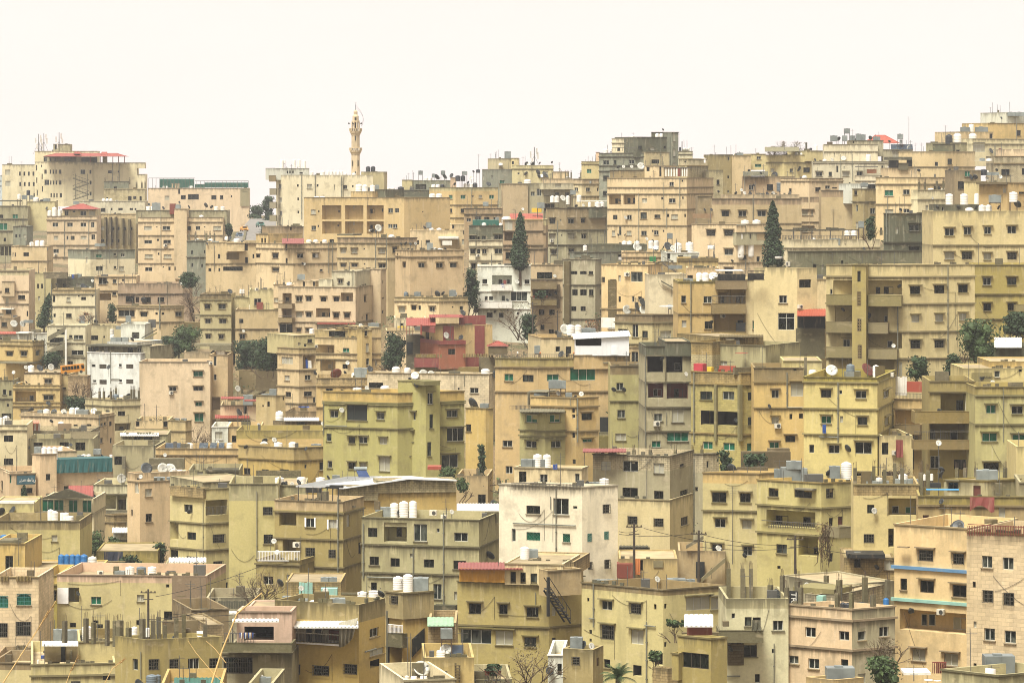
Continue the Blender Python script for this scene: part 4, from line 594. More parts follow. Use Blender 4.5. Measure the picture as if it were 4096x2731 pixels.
M((570,1030),770,900,'oc',"",dd=-.3)
M((270,580),610,800,'cc',"w 716 50: 422/44;d 742 100: 519/50","tw 545 110: 536/84;tw 545 110: 606/70;wd 535 100: 486/74;tg 560 70: 700/130;dd 570 60: 415/60;dd 762 64: 448/48;tg 720 70: 250/90",dd=3,tb=(626,'oc'))
STEELBOX(578,1075,596,776)
B('the striped roof hut house','ochre flats with tank on stilts and green-curtained windows',315,(170,590,795),1158,1800,'oc',"g 1335 70: 0/1;w 1335 66: 687/96;d 1280 40: 565/24;w 1333 36: 567/28;d 1505 50: 567/26;g 1555 30: 695/90;d 1555 14: 565/20","tg 1038 72: 395/120;tg 1040 72: 470/50;wd 1120 46: 424/40;wd 1128 46: 637/40;dd 1160 50: 580/50;tg 1140 44: 275/150;tg 1140 44: 520/60;pi 1370 400: 597/14;pi 1200 70: 542/4",L='1245 1470',yaw=20,hd=1)
M((70,300,490),1290,1800,'og',"g 1355 70: 176/104;g 1352 70: 397/98;g 1560 20: 165/100 405/90","",dd=-2,dp=6,yaw=40,L='1470 1520')
SLOPE('roof',70,485,1262,1292,'gc',-3,4);X('canopy',145,330,1104,1112,'gc',1,3);X('pier',142,150,1112,1230,'gc',1,.3);X('pier',330,338,1112,1180,'gc',1,.3)
X('stair_rail',-20,165,1232,1236,'mt',-1,.1)
for q in range(-20,165,12): X('rail_bar',q-1,q+1,1234,1270,'mt',-1,.06)
B('the deep light well flats','olive flats wall with stone parapet and narrow paired windows',335,(902,1222),868,1800,'og',"w 1060 70: 991/64;w 1070 70: 1194/54;w 1310 74: 1003/70;w 1318 70: 1193/60;w 1522 66: 998/98;w 1530 60: 1183/50","dd 1088 50: 932/34;dd 1088 50: 1026/32;tg 860 26: 1180/76",L='1192',tb=(952,'br'))
X('dark_gate',808,900,1340,1510,'gl',12,.3);X('balcony',800,900,1480,1512,'gc',11,1);X('yard_wall',800,905,1512,1640,'ol',10,1)
B('the open loggia tower','narrow grey-brown tower with gaping black balconies and red inner walls',325,(1222,1645),686,1800,'gb',"D 855 150: 1315/144;D 858 146: 1492/148;R 1093 140: 1320/140;R 1100 142: 1518/192;w 1342 70: 1343/76;p 1328 118: 1522/106;g 1522 80: 1522/196;g 1548 40: 1325/80;w 875 66: 1525/66;w 1115 70: 1343/90;d 1120 80: 1530/80","dd 805 44: 1376/34;ac 1400 46: 1328/60;pi 1150 900: 1224/9;pi 1355 120: 1418/5",L='776 1020 1250 1470',tb=(776,'dg'))
X('wall_strip',1405,1415,790,1000,'gb',-.2,.3);M((1405,1645),645,780,'dg',"",dd=-.3)
B('the sandstone block flats','wide olive block-built flats with two open black loggias',318,(1645,2100,2351),930,1800,'ob',"w 1142 76: 1784/110 1988/108;w 1148 76: 2204/74;D 1345 130: 1795/120;D 1354 130: 1988/200;w 1376 76: 2215/96;p 1560 14: 1970/60","dd 1370 46: 2070/30;pi 1250 640: 1676/12;wd 945 20: 1600/10",L='1044 1500',tb=(1044,'bd'),yaw=30)
X('column_face',1855,1878,1044,1560,'og',-.3,.4);X('column_face',2090,2118,1044,1560,'og',-.3,.4)
M((1645,1840),650,940,'bk',"",dd=3,tb=(770,'bd'))
M((1840,2330),680,900,'gb',"p 850 50: 1940/70","",dd=5)
X('red_white_box',1668,1752,850,922,'rw',.5,1);X('yellow_box',1790,1832,880,926,'yl',.5,.6);X('orange_sofa',1895,2040,870,926,'rt',1,1);X('orange_tray',2095,2170,846,870,'rt',3,1);X('block_wall',2050,2351,880,945,'bk',.2,.4)
M((1910,2310),600,700,'bd',"","",dd=10);SLOPE('roof',1905,2310,586,606,'br',10,3);X('white_sheet',1928,2042,618,686,'wh',9,.1)
T(768,270.75)
B('the rust roof corner strip','peach strip of flats with an air unit over a red tiled hood',343,(-130,268,450),-30,760,'cc',"d 115 76: 342/110;w 258 70: 138/72;w 462 156: 168/150;d 716 78: 138/96;d 660 90: 312/80","ac 326 42: 285/36;ac 706 36: 236/50;dd 525 50: 440/30;dd 800 46: 120/32;tb 772 90: 248/64;tw 752 140: 335/70;tw 758 130: 396/90",cl=1,yaw=10)
SLOPE('tiled_hood',268,530,348,412,'rt',-3,4)
X('dark_porch',270,525,415,528,'gl',0,.4);X('porch_wall',265,522,528,800,'gb',-1.5,3)  # black slab painted in for the shade inside the porch
B('the big balcony apartment house','big yellow-ochre apartment house with three tiers of balconies',330,(535,1235,1900),-60,980,'ye',"d 180 70: 712/116;o 150 130: 690/180;w 190 50: 582/20;p 360 66: 690/150;o 400 140: 696/156;o 150 130: 1070/320;d 182 72: 1010/40;d 177 64: 1106/84;w 660 66: 722/60;o 400 140: 1010/180;w 440 60: 1084/36;o 640 140: 1075/310;w 670 60: 1120/50;o 880 130: 1040/240;d 175 72: 1352/92;d 168 74: 1574/92;d 160 72: 1792/88;p 437 66: 1354/70;p 430 66: 1573/70;p 420 66: 1790/66;b 672 72: 1355/92;b 668 70: 1573/86;d 176 70: 712/116;p 900 130: 1222/36","dd 354 44: 690/32;dd 415 76: 920/54;dd 140 46: 1212/34;wd 686 40: 1156/32;pi 640 660: 1192/12;pi 350 800: 1650/9",L='52 300 555 800',hd=1,yaw=12,be=14)
X('balcony',535,778,218,312,'ye',-1.5,2);X('balcony',535,778,468,566,'ye',-1.5,2);X('balcony',535,778,698,796,'ye',-1.5,2)
X('balcony',915,1225,222,322,'ye',-1.5,2);X('balcony',915,1100,478,574,'ye',-1.5,2);X('balcony',915,1185,712,808,'ye',-1.5,2)
M((772,900),-60,980,'ol',"d 48 100: 836/30;bb 252 130: 836/36;bb 494 116: 838/34;bb 740 120: 844/32","",dd=-2.5,dp=3,name='stair_tower')
B('the olive drab back flats','brown-olive flats with dark windows behind the big trees',345,(1900,2500),-60,620,'ol',"w 95 72: 2012/74;w 92 66: 2240/84;d 330 68: 2014/70;d 328 66: 2240/76","tg 290 40: 2310/60",L='212 440',hd=1)
X('balcony',2275,2420,310,372,'ye',-2,2)
BUSH('big_olive_tree',1735,2130,440,860,322,'largest dense dark tree beside the balcony apartment house','u')
BUSH('round_tree',1285,1475,780,1000,312,'small round dark tree below the balcony apartment house','u')
BUSH('leafy_bush',1620,1800,740,990,314,'dark upright bush between the round tree and the big tree','u')
BUSH('leafy_bush',2130,2420,380,620,335,'loose dark foliage against the brown-olive flats','u')
X('retaining_wall',2110,2400,515,620,'oc',14,1)
B('the corrugated lean-to','low hut under a bright corrugated sheet roof by the trees',325,(2070,2500),690,900,'dg',"","tg 845 80: 2030/160;tg 785 84: 2250/230",cl=1)
SLOPE('roof',2080,2330,610,700,'wh',-1,5)
B('the graffiti wall house','yellow roof wall with heart and hand graffiti beside a salmon wall',305,(1790,2500),890,1060,'ye',"w 945 60: 2105/50;d 890 70: 2318/30","",cl=1)
M((2040,2500),828,940,'oc',"",dd=3)
SIGN(1870,2060,930,1030,-.2,'ye',[('Abier',975,2015,26),('♥',990,1965,30)],'graffiti')
X('salmon_wall',1915,2400,960,1060,'sl',2,.5)
ITEM("wd 1022 40: 2060/34")
B('the shaded corner flats','ochre flats with sagging drainpipe and a three-part glazed bay',312,(-130,328),885,1800,'oc',"w 1128 74: 66/64;w 1085 130: 268/118;w 1370 64: 66/64;d 1335 50: 210/26;d 1330 46: 303/36;d 1540 60: 205/90","ac 1420 52: 88/60;pi 1090 320: 175/12;pi 1252 8: 255/160;dd 1240 30: 10/10",L='1020 1255',hd=1,tb=(1020,'br'))
M((140,497),822,960,'yo',"d 885 60: 248/30","co 850 160: 345/14",dd=4)
B('the pale yellow dish flats','pale yellow flats with two huge dishes and hooded lattice windows',290,(328,1005,1172),975,2200,'ye',"w 1125 72: 534/92;w 1134 72: 854/96;w 1130 70: 1086/50;w 1112 40: 667/26;g 1365 70: 535/88;w 1375 72: 868/90;w 1376 72: 1092/40;w 1360 60: 676/28","wd 912 110: 584/112;dd 908 104: 913/138;tb 892 80: 757/80;tw 916 108: 992/64;tb 905 128: 1078/96;tg 945 50: 755/100;tg 945 56: 822/50;ac 950 36: 1122/50;tw 935 60: 410/76;dd 912 50: 1042/32;tk 948 50: 1150/30;pi 1300 560: 645/12;pi 1522 8: 560/180",L='1025 1268 1505',hd=1,yaw=14,tb=(1022,'ol'))
X('blue_cloth',500,534,1408,1488,'bu',-.5,.1)
B('the fenced patio flats','ochre balcony house with red curtain and white screens',298,(1160,1485,1500),1175,1800,'oc',"o 1345 130: 1280/230;d 1360 60: 1215/30;d 1345 60: 1335/20;o 1540 70: 1280/200","",L='1270')
X('white_screen',1168,1278,965,1140,'wh',3,.3);X('red_screen',1275,1420,1015,1110,'rt',2,.3)
X('rail',1165,1485,1122,1126,'mt',-.3,.1)
for q in range(1168,1485,13): X('rail_bar',q-1,q+1,1124,1176,'mt',-.3,.06)
X('balcony',1165,1395,1412,1500,'oc',-2,2.5)
B('the deep terrace flats','pale flats with deep shaded terraces and jutting ochre balcony walls',285,(1485,1905),1008,2200,'ol',"o 1200 180: 1745/320;d 1238 106: 1762/64;w 1235 80: 1880/50;o 1480 170: 1655/480;w 1500 96: 1525/124;w 1508 96: 1740/132","dd 1285 54: 1572/40;wd 1558 40: 1568/44",L='1110')
X('balcony',1350,1905,1290,1400,'oc',-2,3);X('rail',1345,1905,1470,1476,'mt',-2,.1);X('balcony',1340,1905,1552,1640,'oc',-2,2)
for q in range(1345,1680,16): X('rail_bar',q-1,q+1,1474,1552,'mt',-2,.06)
X('white_wall',1812,1905,1140,1280,'wh',.3,.1)
B('the olive edge flats','olive-yellow flats at the picture edge with green glazed windows',280,(1905,2700),1060,2300,'og',"g 1268 76: 2048/90;w 1275 74: 2290/100;g 1525 76: 2035/136;g 1535 70: 2310/130","pi 1320 500: 2160/5",L='1142 1405',hd=1,tb=(1142,'ol'))

# ---- third band ----
T(0,441.5)
B('the grey blank strip','pale rendered wall strip with dark doorways behind the hostel',392,(250,860),-30,260,'gb',"d 22 36: 350/84;d 20 40: 590/84;d 40 76: 738/90;d 25 44: 855/26","dd 25 34: 652/24;dd 50 40: 262/26",cl=1)
B('the hostel building','peach hostel with a blue signboard and blue shade net on its terrace',372,(-30,80,1040),268,640,'pc',"d 322 60: 443/40;d 446 50: 246/106;d 420 36: 638/104;p 484 30: 442/40;d 445 50: 96/16;d 400 90: 20/24;g 340 80: 93/26",'',yaw=70,cl=1)
M((295,365,520),110,640,'pc',"d 322 60: 443/40","",dd=-2,yaw=66)
M((520,705),84,280,'pc',"",dd=2)
ITEM("th 73 56: 405/50 450/60 500/60 560/66 620/46;tg 73 60: 348/64;dd 92 34: 470/40;tw 135 46: 770/52 815/52;tg 88 50: 895/68;tg 140 40: 740/60;dd 140 30: 940/60;tw 130 30: 1020/30;an 250 60: 1150/4")
X('shade_net',522,1032,160,278,'nb',-2.5,.1);X('shade_roof',522,1032,152,162,'nb',-1,3)
SIGN(155,322,302,386,-2.6,'sg',[('ﻁﺎﺑﺭ',350,292,34),('ﻥﺁﺮﻘﻟﺍ ﺔﻐﻟ',352,225,20)],'signboard',border=1)
M((85,330),290,640,'pc',"d 446 50: 246/106","",dd=-2,dp=4)
TREE('cypress',222,395,545,60,352,'tiny slender cypress standing in front of the hostel sign')
B('the gabled sunroom villa','stone villa with dark timber gable, red roof and big white sash windows',350,(380,860),520,820,'cr',"g 582 112: 438/104;g 580 100: 540/86;g 588 116: 671/82;g 590 112: 799/84;d 795 20: 810/60","dd 512 68: 868/44;dd 770 50: 762/26;an 700 140: 727/3",L='650 668',cl=1)
GABLE(362,862,430,522,620,'dg');SLOPE('roof',630,858,400,500,'rf',1,8)
B('the cream porch house','pale green-cream porch house with deep shaded veranda and brown shutters',362,(858,1170),388,720,'gc',"o 550 140: 975/180;o 560 150: 1115/90;br 572 86: 1126/72;d 705 2: 900/3","wd 338 92: 1115/84;dd 358 30: 908/24",L='478')
X('rail',885,1165,306,310,'mt',0,.1);X('balcony',860,1170,628,712,'gc',-2,2)
B('the block parapet shed','tan shed with a raw block parapet beside the yard awning',345,(962,1045,1228),668,1000,'tn',"d 895 60: 960/20","",L='738',tb=(738,'bd'),yaw=60)
B('the mossy cement yard wall','mossy grey cement block wall above the yard with leaning pale column',385,(1032,1430),30,280,'gb',"d 170 80: 1085/70;d 235 10: 1080/60","wd 0 30: 2000/10;pi 60 180: 1416/8",cl=1)
X('pier',1120,1148,130,245,'gc',-1,.6)
B('the tall peach slab','tall peach slab house with one black barred window and big dishes on top',335,(1170,1285,1560),362,1000,'pc',"p 464 70: 1365/62;d 695 76: 1368/58;p 410 120: 1257/40;d 385 80: 1176/10 1200/12;d 650 60: 1212/14 1265/10 1292/8;d 600 180: 1272/8","dd 350 46: 1260/30;dd 242 84: 1345/110;wd 242 100: 1495/96;wd 250 90: 1560/110;tw 280 66: 1592/70;tw 284 60: 1650/60;tw 285 50: 1690/44;tg 338 34: 1465/104 1580/100;wd 318 30: 1282/20",yaw=50)
M((1170,1240,1740),286,400,'pc',"",dd=4,yaw=60)
X('grey_rubble_wall',1370,1690,150,250,'gb',12,1)
B('the long ochre back wall','long ochre back wall with solar panels and white tank above it',372,(1430,2190),58,300,'oc',"","tw 34 50: 1740/74;so 30 40: 1540/80 1620/80 1870/80 1960/60 2035/50;tw 30 46: 2110/60;an 130 260: 1805/8;tg 215 76: 1868/84;tg 250 60: 1775/80;tk 310 40: 1780/70;th 350 30: 1830/60;wd 120 20: 1520/10",L='120')
B('the junk sheet huts','rickety huts of corrugated sheet and rubble block behind the olive flats',352,(1730,2200),256,480,'gb',"d 318 60: 1950/44;p 300 60: 1838/50","",cl=1)
X('sheet_roof',1890,2185,256,276,'dg',-1,3)
B('the brown band corner','ochre corner house with deep brown parapet band and small openings',360,(2190,2700,2990),50,500,'oc',"d 268 60: 2270/60;d 262 24: 2436/66 2610/86;v 225 40: 2808/20;w 220 76: 2955/40;p 188 16: 2775/14","dd 46 44: 2274/24;dd 62 40: 2800/34;tw 32 60: 2556/84;tw 28 60: 2688/76;wd 30 66: 2425/80;tg 34 30: 2905/90",tb=(166,'tn'),L='170')
X('rubble_parapet',1980,2250,320,430,'bd',10,.6)
SIGN(2040,2160,350,430,9,'bd',[('iFi',385,2100,60)],'wall_lettering')
B('the grille window flats','olive-yellow flats with bowed iron window grilles and an iron-rail balcony',318,(1562,1888,2360),428,1360,'yo',"w 610 74: 1730/78;w 862 70: 1760/80;o 820 150: 1592/96;o 600 140: 1990/200;d 605 64: 2068/36;w 645 76: 2238/80;b 885 80: 2010/112;b 895 74: 2220/78;b 1130 76: 2002/86;b 1145 76: 2220/86;d 1035 90: 1600/74;d 1085 70: 1768/110;d 1320 66: 2062/66;d 1330 60: 2186/70;d 1303 24: 1928/24","dd 640 50: 1762/26;dd 1190 46: 1905/30;wd 1335 40: 2205/34;dd 1262 30: 1895/16;dd 1060 30: 1635/24;pi 900 700: 1872/6",L='748 990',yaw=36,hd=0)
M((1562,1868),424,514,'bd',"",dd=-.4,dp=1)
X('rail',1890,2090,590,594,'mt',-.3,.1)
for q in range(1892,2090,12): X('rail_bar',q-1,q+1,592,668,'mt',-.3,.06)
M((1868,2400),368,500,'gb',"",dd=3)
B('the tin shade frame','concrete yard roof with rusty posts under a white tin shade',300,(1500,1760),1168,1300,'gb',"","",cl=1)
SLOPE('tin_shade',1550,1895,1060,1104,'wh',-6,3)
for q,y2 in ((1600,1190),(1645,1190),(1742,1160),(1815,1280),(1868,1290)): X('post',q-3,q+3,1088,y2,'br',-6,.15)
BUSH('leafy_bush',735,965,820,1040,342,'big dark hedge left of the little yard awning','u')
BUSH('leafy_bush',985,1120,870,990,336,'leafy shrub in front of the yard porch')
BUSH('leafy_bush',1405,1530,905,1110,325,'dark round shrub at the foot of the tall peach slab','u')
BUSH('leafy_bush',1100,1320,1040,1135,315,'grey-green shrub spilling over the low yard wall','u')
B('the yard porch house','white walled yard porch beneath a folded tin awning',340,(1040,1305),830,1060,'wh',"o 930 120: 1165/130;d 900 80: 1260/16;d 910 40: 1290/10","",cl=1)
SLOPE('tin_awning',1030,1250,785,830,'wh',-2,2)
X('red_chair',1255,1298,998,1020,'cm',-3,.5)
B('the yard wall with laundry','grey yard wall with a navy carpet hung over it',322,(885,1450),1000,1140,'ol',"","",cl=1)
X('navy_carpet',955,1130,1005,1100,'nv',-.3,.1)
B('the small dish shed','ochre shed at the edge with two dark dishes and whitewashed coping',330,(-60,312),565,740,'yo',"","dd 640 84: 15/66;dd 624 78: 122/66",cl=1)
X('white_coping',-10,312,548,566,'wh',0,1);X('brown_wall',314,434,645,710,'br',1,1)
B('the long bare ochre wall house','broad bare ochre house with stained parapet and two pale windows',315,(-60,735),722,1140,'yo',"p 904 70: 240/86;p 882 56: 500/52","tw 660 84: 465/60;tw 670 76: 500/70;tw 670 46: 570/40 605/60;th 688 20: 640/80;an 1080 50: 445/6",tb=(808,'sw'))
B('the blue lid tank house','ochre edge house with a blue tank, tall dark door and aerial',300,(-80,230),928,1240,'oc',"d 1118 148: 84/70;d 840 20: 30/50","tu 880 60: 38/76;an 1000 250: 176/6;dd 1200 90: 145/90")
X('ledge',-10,140,905,935,'gb',0,3)
B('the blue tank terrace','low ochre terrace lined with five strapped blue tanks and one white',303,(230,905),1170,1260,'oc',"","tu 1100 140: 563/60 614/52 666/56 716/56 772/70;tw 1105 110: 848/84")
X('terrace_wall',230,530,1110,1170,'oc',6,.4);X('terrace_wall',895,1150,1100,1140,'oc',8,.4)
B('the baluster stone villa','pink stone villa with arched blue-green barred windows and balusters',272,(-60,355),1236,1900,'st',"a 1445 104: 220/132;a 1465 104: 30/90;w 1650 90: 215/130","",L='1232')
for q in list(range(5,80,13))+list(range(150,290,13)): X('baluster',q-4,q+4,1232,1276,'oc',-.2,.3)
B('the brown inset house','ochre-brown inset house with one green barred window',282,(355,525),1220,1900,'ol',"b 1412 90: 455/130;b 1680 60: 410/110",L='1310',tb=(1310,'oc'),hd=1)
B('the paint run house','olive house with white paint runs, cutaway white corner and walled roof',278,(525,1895),1228,1700,'yo',"o 1405 140: 632/190;w 1410 140: 680/100;g 1455 72: 882/92;w 1432 60: 1292/68;w 1320 30: 1540/30;g 1370 74: 1666/64;d 1650 30: 880/50","tw 1185 86: 1192/88;tb 1180 76: 1298/92;tw 1180 76: 1396/84;tg 1218 24: 1100/90;dd 1390 44: 722/26;ac 1212 44: 925/30",rot=6,tb=(1300,'pk'),dp=10)
X('white_corner',527,628,1338,1484,'ww',-.15,.1)
X('paint_patch',1580,1893,1240,1600,'pk',-.1,.1)
POLE(1362,1350,1640,262,'wooden utility pole with crossarm before the paint run house')
T(256,441.5)
BUSH('leafy_bush',1640,1870,230,360,338,'green shrub under the olive-green corner flats by the red tiled hood')
BUSH('leafy_bush',2040,2110,-40,420,335,'dark climbing bush in the gap between two olive flats')
BUSH('leafy_bush',1830,1960,330,460,330,'dark bush behind the end of the big block-walled roof','u')
B('the alley retaining houses','shadowed ochre alley walls below the olive-green corner flats',332,(1840,2130),310,800,'tn',"d 545 130: 2075/70","",cl=1)
X('tiled_hood',1575,1700,225,255,'rt',-12,2)
B('the white roof block hall','ochre hall with pale block walls under a broad white metal roof',305,(790,1840),455,1500,'oc',"","",rot=-10,dp=12,cl=1)
M((790,1120),395,540,'bk',"",dd=-.4,dp=3);M((1110,1840),352,470,'bk',"",dd=-.3,dp=3)
WROOF(365,1840,300,415)
SOLAR(900,1075,235,375)
B('the hanging balcony flats','ochre-brown flats with black roof frame and white curly balcony railing',292,(170,800,990),545,1360,'ol',"o 708 120: 292/156;w 740 80: 497/84;w 752 78: 706/82;o 950 130: 305/120;b 1010 80: 498/86;b 1025 76: 700/64;d 1255 44: 490/120;d 1262 40: 706/84","ac 944 56: 380/66;wd 910 50: 177/32;wd 1012 50: 206/32;pi 850 700: 757/12",L='655 900 1155',hd=0,tb=(640,'tn'),yaw=18)
X('white_surround',446,460,695,786,'ww',-.1,.1);X('white_surround',534,546,695,786,'ww',-.1,.1);X('white_surround',652,666,712,800,'ww',-.1,.1);X('white_surround',742,754,712,800,'ww',-.1,.1)
X('roof_frame',600,755,425,550,'gl',1,.2);X('roof_frame',455,600,420,465,'gl',1,.2);X('post',383,389,405,540,'mt',-.5,.15);X('post',518,524,415,540,'mt',0,.15)
M((0,400),1085,1440,'ol',"w 1268 74: 112/90;p 1252 70: 310/60;p 1255 70: 305/50","dd 1293 80: 232/54",dd=-4,L='1130',dp=6)
X('rail',15,405,1000,1008,'ww',-4,.1);X('rail',15,405,1086,1092,'ww',-4,.1)
for q in range(18,405,14): X('rail_bar',q-1.5,q+1.5,1004,1090,'ww',-4,.06)
B('the green stain flats','grey-green flats with moss stains and broken wire balcony',306,(-250,205),380,1400,'yo',"b 633 76: 108/84;d 890 84: 112/84;d 1130 40: 60/60","pi 900 900: 8/8;dd 400 50: 260/80;wd 390 50: 268/40;dd 370 44: 392/54",tb=(540,'gb'))
M((205,460),395,560,'gb',"","tw 350 56: 215/88;tw 350 60: 416/88;tw 345 44: 592/90;dd 325 46: 662/30;dd 385 60: 270/60;wd 388 40: 333/30;tg 335 24: 735/70",dd=6)
X('block_wall',0,410,262,390,'bk',16,.5)
B('the raw concrete flats','raw concrete and block flats with scattered roof gear and open loggia',280,(970,2050,2240),712,1640,'gb',"d 830 86: 1072/86;o 828 180: 1280/210;d 828 86: 1334/90;w 832 160: 1510/120;w 812 40: 1673/26;w 872 80: 1883/124;d 1090 80: 1086/84;d 1105 80: 1278/84;w 1043 40: 1427/24;d 1114 76: 1588/94;d 1128 80: 1872/116;d 1325 76: 1083/54;w 1372 140: 1667/76;w 1410 76: 1833/24","tg 640 84: 1140/90;tg 640 84: 1215/90;tw 622 130: 1270/82;tw 612 140: 1358/90;tw 608 140: 1442/74;dd 656 76: 1322/54;ac 648 54: 1632/66;wd 641 46: 1799/34;dd 680 80: 2090/60;dd 584 100: 2196/116;pi 1100 900: 1725/12;pi 1000 500: 988/14;pi 1100 260: 1447/12;an 650 100: 990/4 1750/5;pi 1242 8: 1150/260;dd 1042 96: 2118/80;ac 696 34: 1730/50",L='965 1225',yaw=14,tb=(712,'gb'))
X('dark_scaffold',1632,1830,1500,1560,'dg',-1,1)
SLOPE('white_sheet_roof',1845,2260,565,630,'wh',20,6)
X('crossed_iron',1085,1135,545,620,'br',5,.3)
B('the cracked block shed','small block shed with barred window carrying twin tanks and dish',255,(1190,1345,1630),1390,1720,'gb',"b 1450 80: 1270/66","tw 1300 140: 1306/100;tw 1285 150: 1396/92;wd 1282 80: 1316/86;tg 1285 84: 1515/140",yaw=50,cl=1)
B('the mould wall shed','low ochre hall with mould-blackened wall and four scattered roof tanks',245,(330,945,1190),1495,1700,'sw',"","tw 1430 120: 975/90;tw 1430 116: 1078/92;dd 1395 84: 1143/54;tg 1465 46: 436/86;th 1474 44: 530/80;th 1474 44: 620/90;tg 1465 60: 715/70 790/70;dd 1468 50: 950/36;tg 1530 40: 285/80;dd 1425 40: 445/50;dd 1418 50: 385/34;wd 1342 50: 415/36;wd 1366 50: 637/38",yaw=20)
X('terrace_wall',0,240,1450,1540,'tn',8,.5);X('terrace_wall',780,1190,1385,1440,'gb',8,.4)
B('the broken block garden','rubble garden wall with turquoise door panels and a rotting parapet',270,(270,780),1285,1450,'bd',"","tg 1380 76: 670/150",cl=1)
X('turquoise_panel',395,522,1285,1400,'tq',-.3,.2);X('turquoise_crate',595,745,1345,1425,'tq',-3,1)
BUSH('bare_tree',-40,110,1200,1480,268,'bare dark shrub under the white railing balcony','br')
B('the crimson roof block','olive house with crimson sheet roof, orange tarpaulin and hanging bag',252,(1850,2690,3000),1290,1990,'ol',"d 1530 100: 2012/110;d 1535 90: 2273/76;w 1710 10: 1900/10;d 1562 90: 2540/110","pi 1480 200: 2570/5",yaw=12,L='1700',hd=1)
X('orange_tarpaulin',1868,2285,1158,1285,'ot',-.3,.3)
SLOPE('crimson_roof',1856,2450,1105,1168,'cm',-1,5)
M((2285,2820),1120,1320,'cc',"d 1250 120: 2362/50;d 1255 120: 2453/50;w 1260 110: 2552/60;d 1245 90: 2680/70","",dd=-.2,dp=8)
M((2680,2990),1180,1420,'tn',"","",dd=-2,dp=1.5)
STAIR(2700,2890,1350,1640,-6,'bf')
X('stair_rail',2680,2700,1240,1600,'bf',-6,.2)
ITEM("tw 1025 130: 2468/90;tg 1030 90: 2520/140")
M((2380,2920),1100,1130,'bd',"",dd=3)
T(512,441.5)
B('the ivory corner block','tall ivory corner block with green lattice windows and iron-railed terrace',266,(-120,645,972),408,1360,'iv',"d 622 76: 195/126;w 592 150: 450/142;w 600 26: 580/40;d 548 24: 5/14;gb 865 76: 196/126;gb 880 76: 500/66;w 855 120: 15/36;b 612 82: 866/66;gb 877 78: 714/42;gb 857 76: 868/42;b 1135 70: 718/38;b 1120 84: 874/50;d 1140 20: 10/10","pi 780 700: 408/10;pi 755 8: 300/620;dd 380 50: 657/34;tw 362 60: 846/90;tg 388 34: 730/140;pi 560 120: 358/8;an 380 60: 360/4",yaw=22)
M((20,640,700),240,420,'cc',"d 350 160: 98/68;w 365 140: 291/72;w 330 84: 600/42","tg 198 80: 190/220;tw 175 130: 234/86;tw 175 124: 320/78;an 250 300: 446/6",dd=5,yaw=14)
X('blue_barrel',375,396,205,242,'bu',4,.5);X('blue_barrel',398,418,203,240,'bu',4,.5)
X('rail',-10,640,382,388,'mt',-.3,.1)
for q in range(-8,640,13): X('rail_bar',q-1,q+1,384,440,'mt',-.3,.06)
B('the block topped concrete flats','concrete flats with raw block top storey, rebar stubs and diamond grilles',286,(742,1450,1665),125,1200,'gb',"p 218 80: 862/90;w 222 100: 1088/140;p 240 90: 1350/96;d 212 26: 1562/40;d 464 90: 1085/140;d 486 76: 1348/86;d 478 78: 1580/70;b 718 76: 1108/86;b 738 76: 1348/86;d 725 80: 1585/66;d 970 20: 1558/50","co 90 70: 1120/16 1270/18 1500/16 1660/20 1745/18;wd 118 50: 1458/36;pi 500 700: 1662/12;an 300 300: 1240/2",L='885',yaw=20,tb=(265,'bk'))
M((742,1450,1665),530,1200,'ye',"d 464 1: 0/1;b 718 76: 1108/86;b 738 76: 1348/86;d 725 80: 1585/66","",dd=-.3,yaw=20)
M((1665,1755,1900),105,900,'gb',"d 205 60: 1798/18;d 432 40: 1695/24;d 692 46: 1715/18","",dd=3,yaw=20,tb=(280,'bk'))
SLOPE('red_lean_roof',650,1050,60,92,'cm',-1,3)
for q in (664,): X('post',q-3,q+3,90,220,'mt',-1,.15)
SLOPE('metal_shed_roof',985,1250,905,965,'gy',-2,4)
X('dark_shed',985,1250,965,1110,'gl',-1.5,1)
B('the painted alley ruins','ruined ochre alley walls with yellow paint and a striped board',262,(985,1520),1070,1290,'tn',"p 1000 80: 1340/100;d 1130 100: 1190/26","",cl=1)
X('striped_board',1130,1178,1068,1218,'or',-.4,.1);X('hut',965,1115,1120,1250,'rd',-1,2);X('yellow_patch',1300,1390,1090,1150,'yo',-.1,.1)
B('the flaking alley stairs','flaking ochre stair walls climbing between two houses',268,(1530,1960),1000,1330,'tn',"","",cl=1)
RAMP(1740,1960,1250,1060,-1,'yo',40,down=1);RAMP(1600,1760,950,860,-.5,'gb',30)
X('dark_gap',1690,1770,1100,1250,'gl',-.4,.2)  # near-black slab stands in for the shade in the alley gap
POLE(1122,745,1220,248,'rusty utility pole with wires in front of the block topped concrete flats')
POLE(1715,810,1260,250,'wooden utility pole in front of the flaking alley stairs')
WIRE(985,820,1180,810,249);WIRE(1210,790,2351,970,249);WIRE(985,845,1700,838,249);WIRE(1715,838,2480,945,249)
BUSH('leafy_bush',1890,2040,60,280,292,'green shrub growing between sandstone and olive flats')
BUSH('leafy_bush',2110,2351,110,235,290,'spiky grey-green shrub on the pink garden wall','u')
X('pink_wall',2110,2560,90,240,'mv',28,1);X('block_wall',2070,2351,232,300,'bd',18,.5)
B('the olive hooded pair flats','olive-yellow flats with two hooded window columns and hanging clothes',268,(1752,2270,2600),285,1250,'yo',"d 508 92: 1904/130;d 512 84: 2144/96;w 744 80: 1912/96;w 758 80: 2158/84;w 980 84: 1885/90;w 1000 84: 2165/80;w 938 50: 2325/50","dd 250 80: 2018/110;dd 285 46: 2304/34;wd 975 60: 1903/44;dd 1042 30: 2140/26;an 760 700: 2030/8",L='635',hd=1,tb=(385,'oc'),yaw=12)
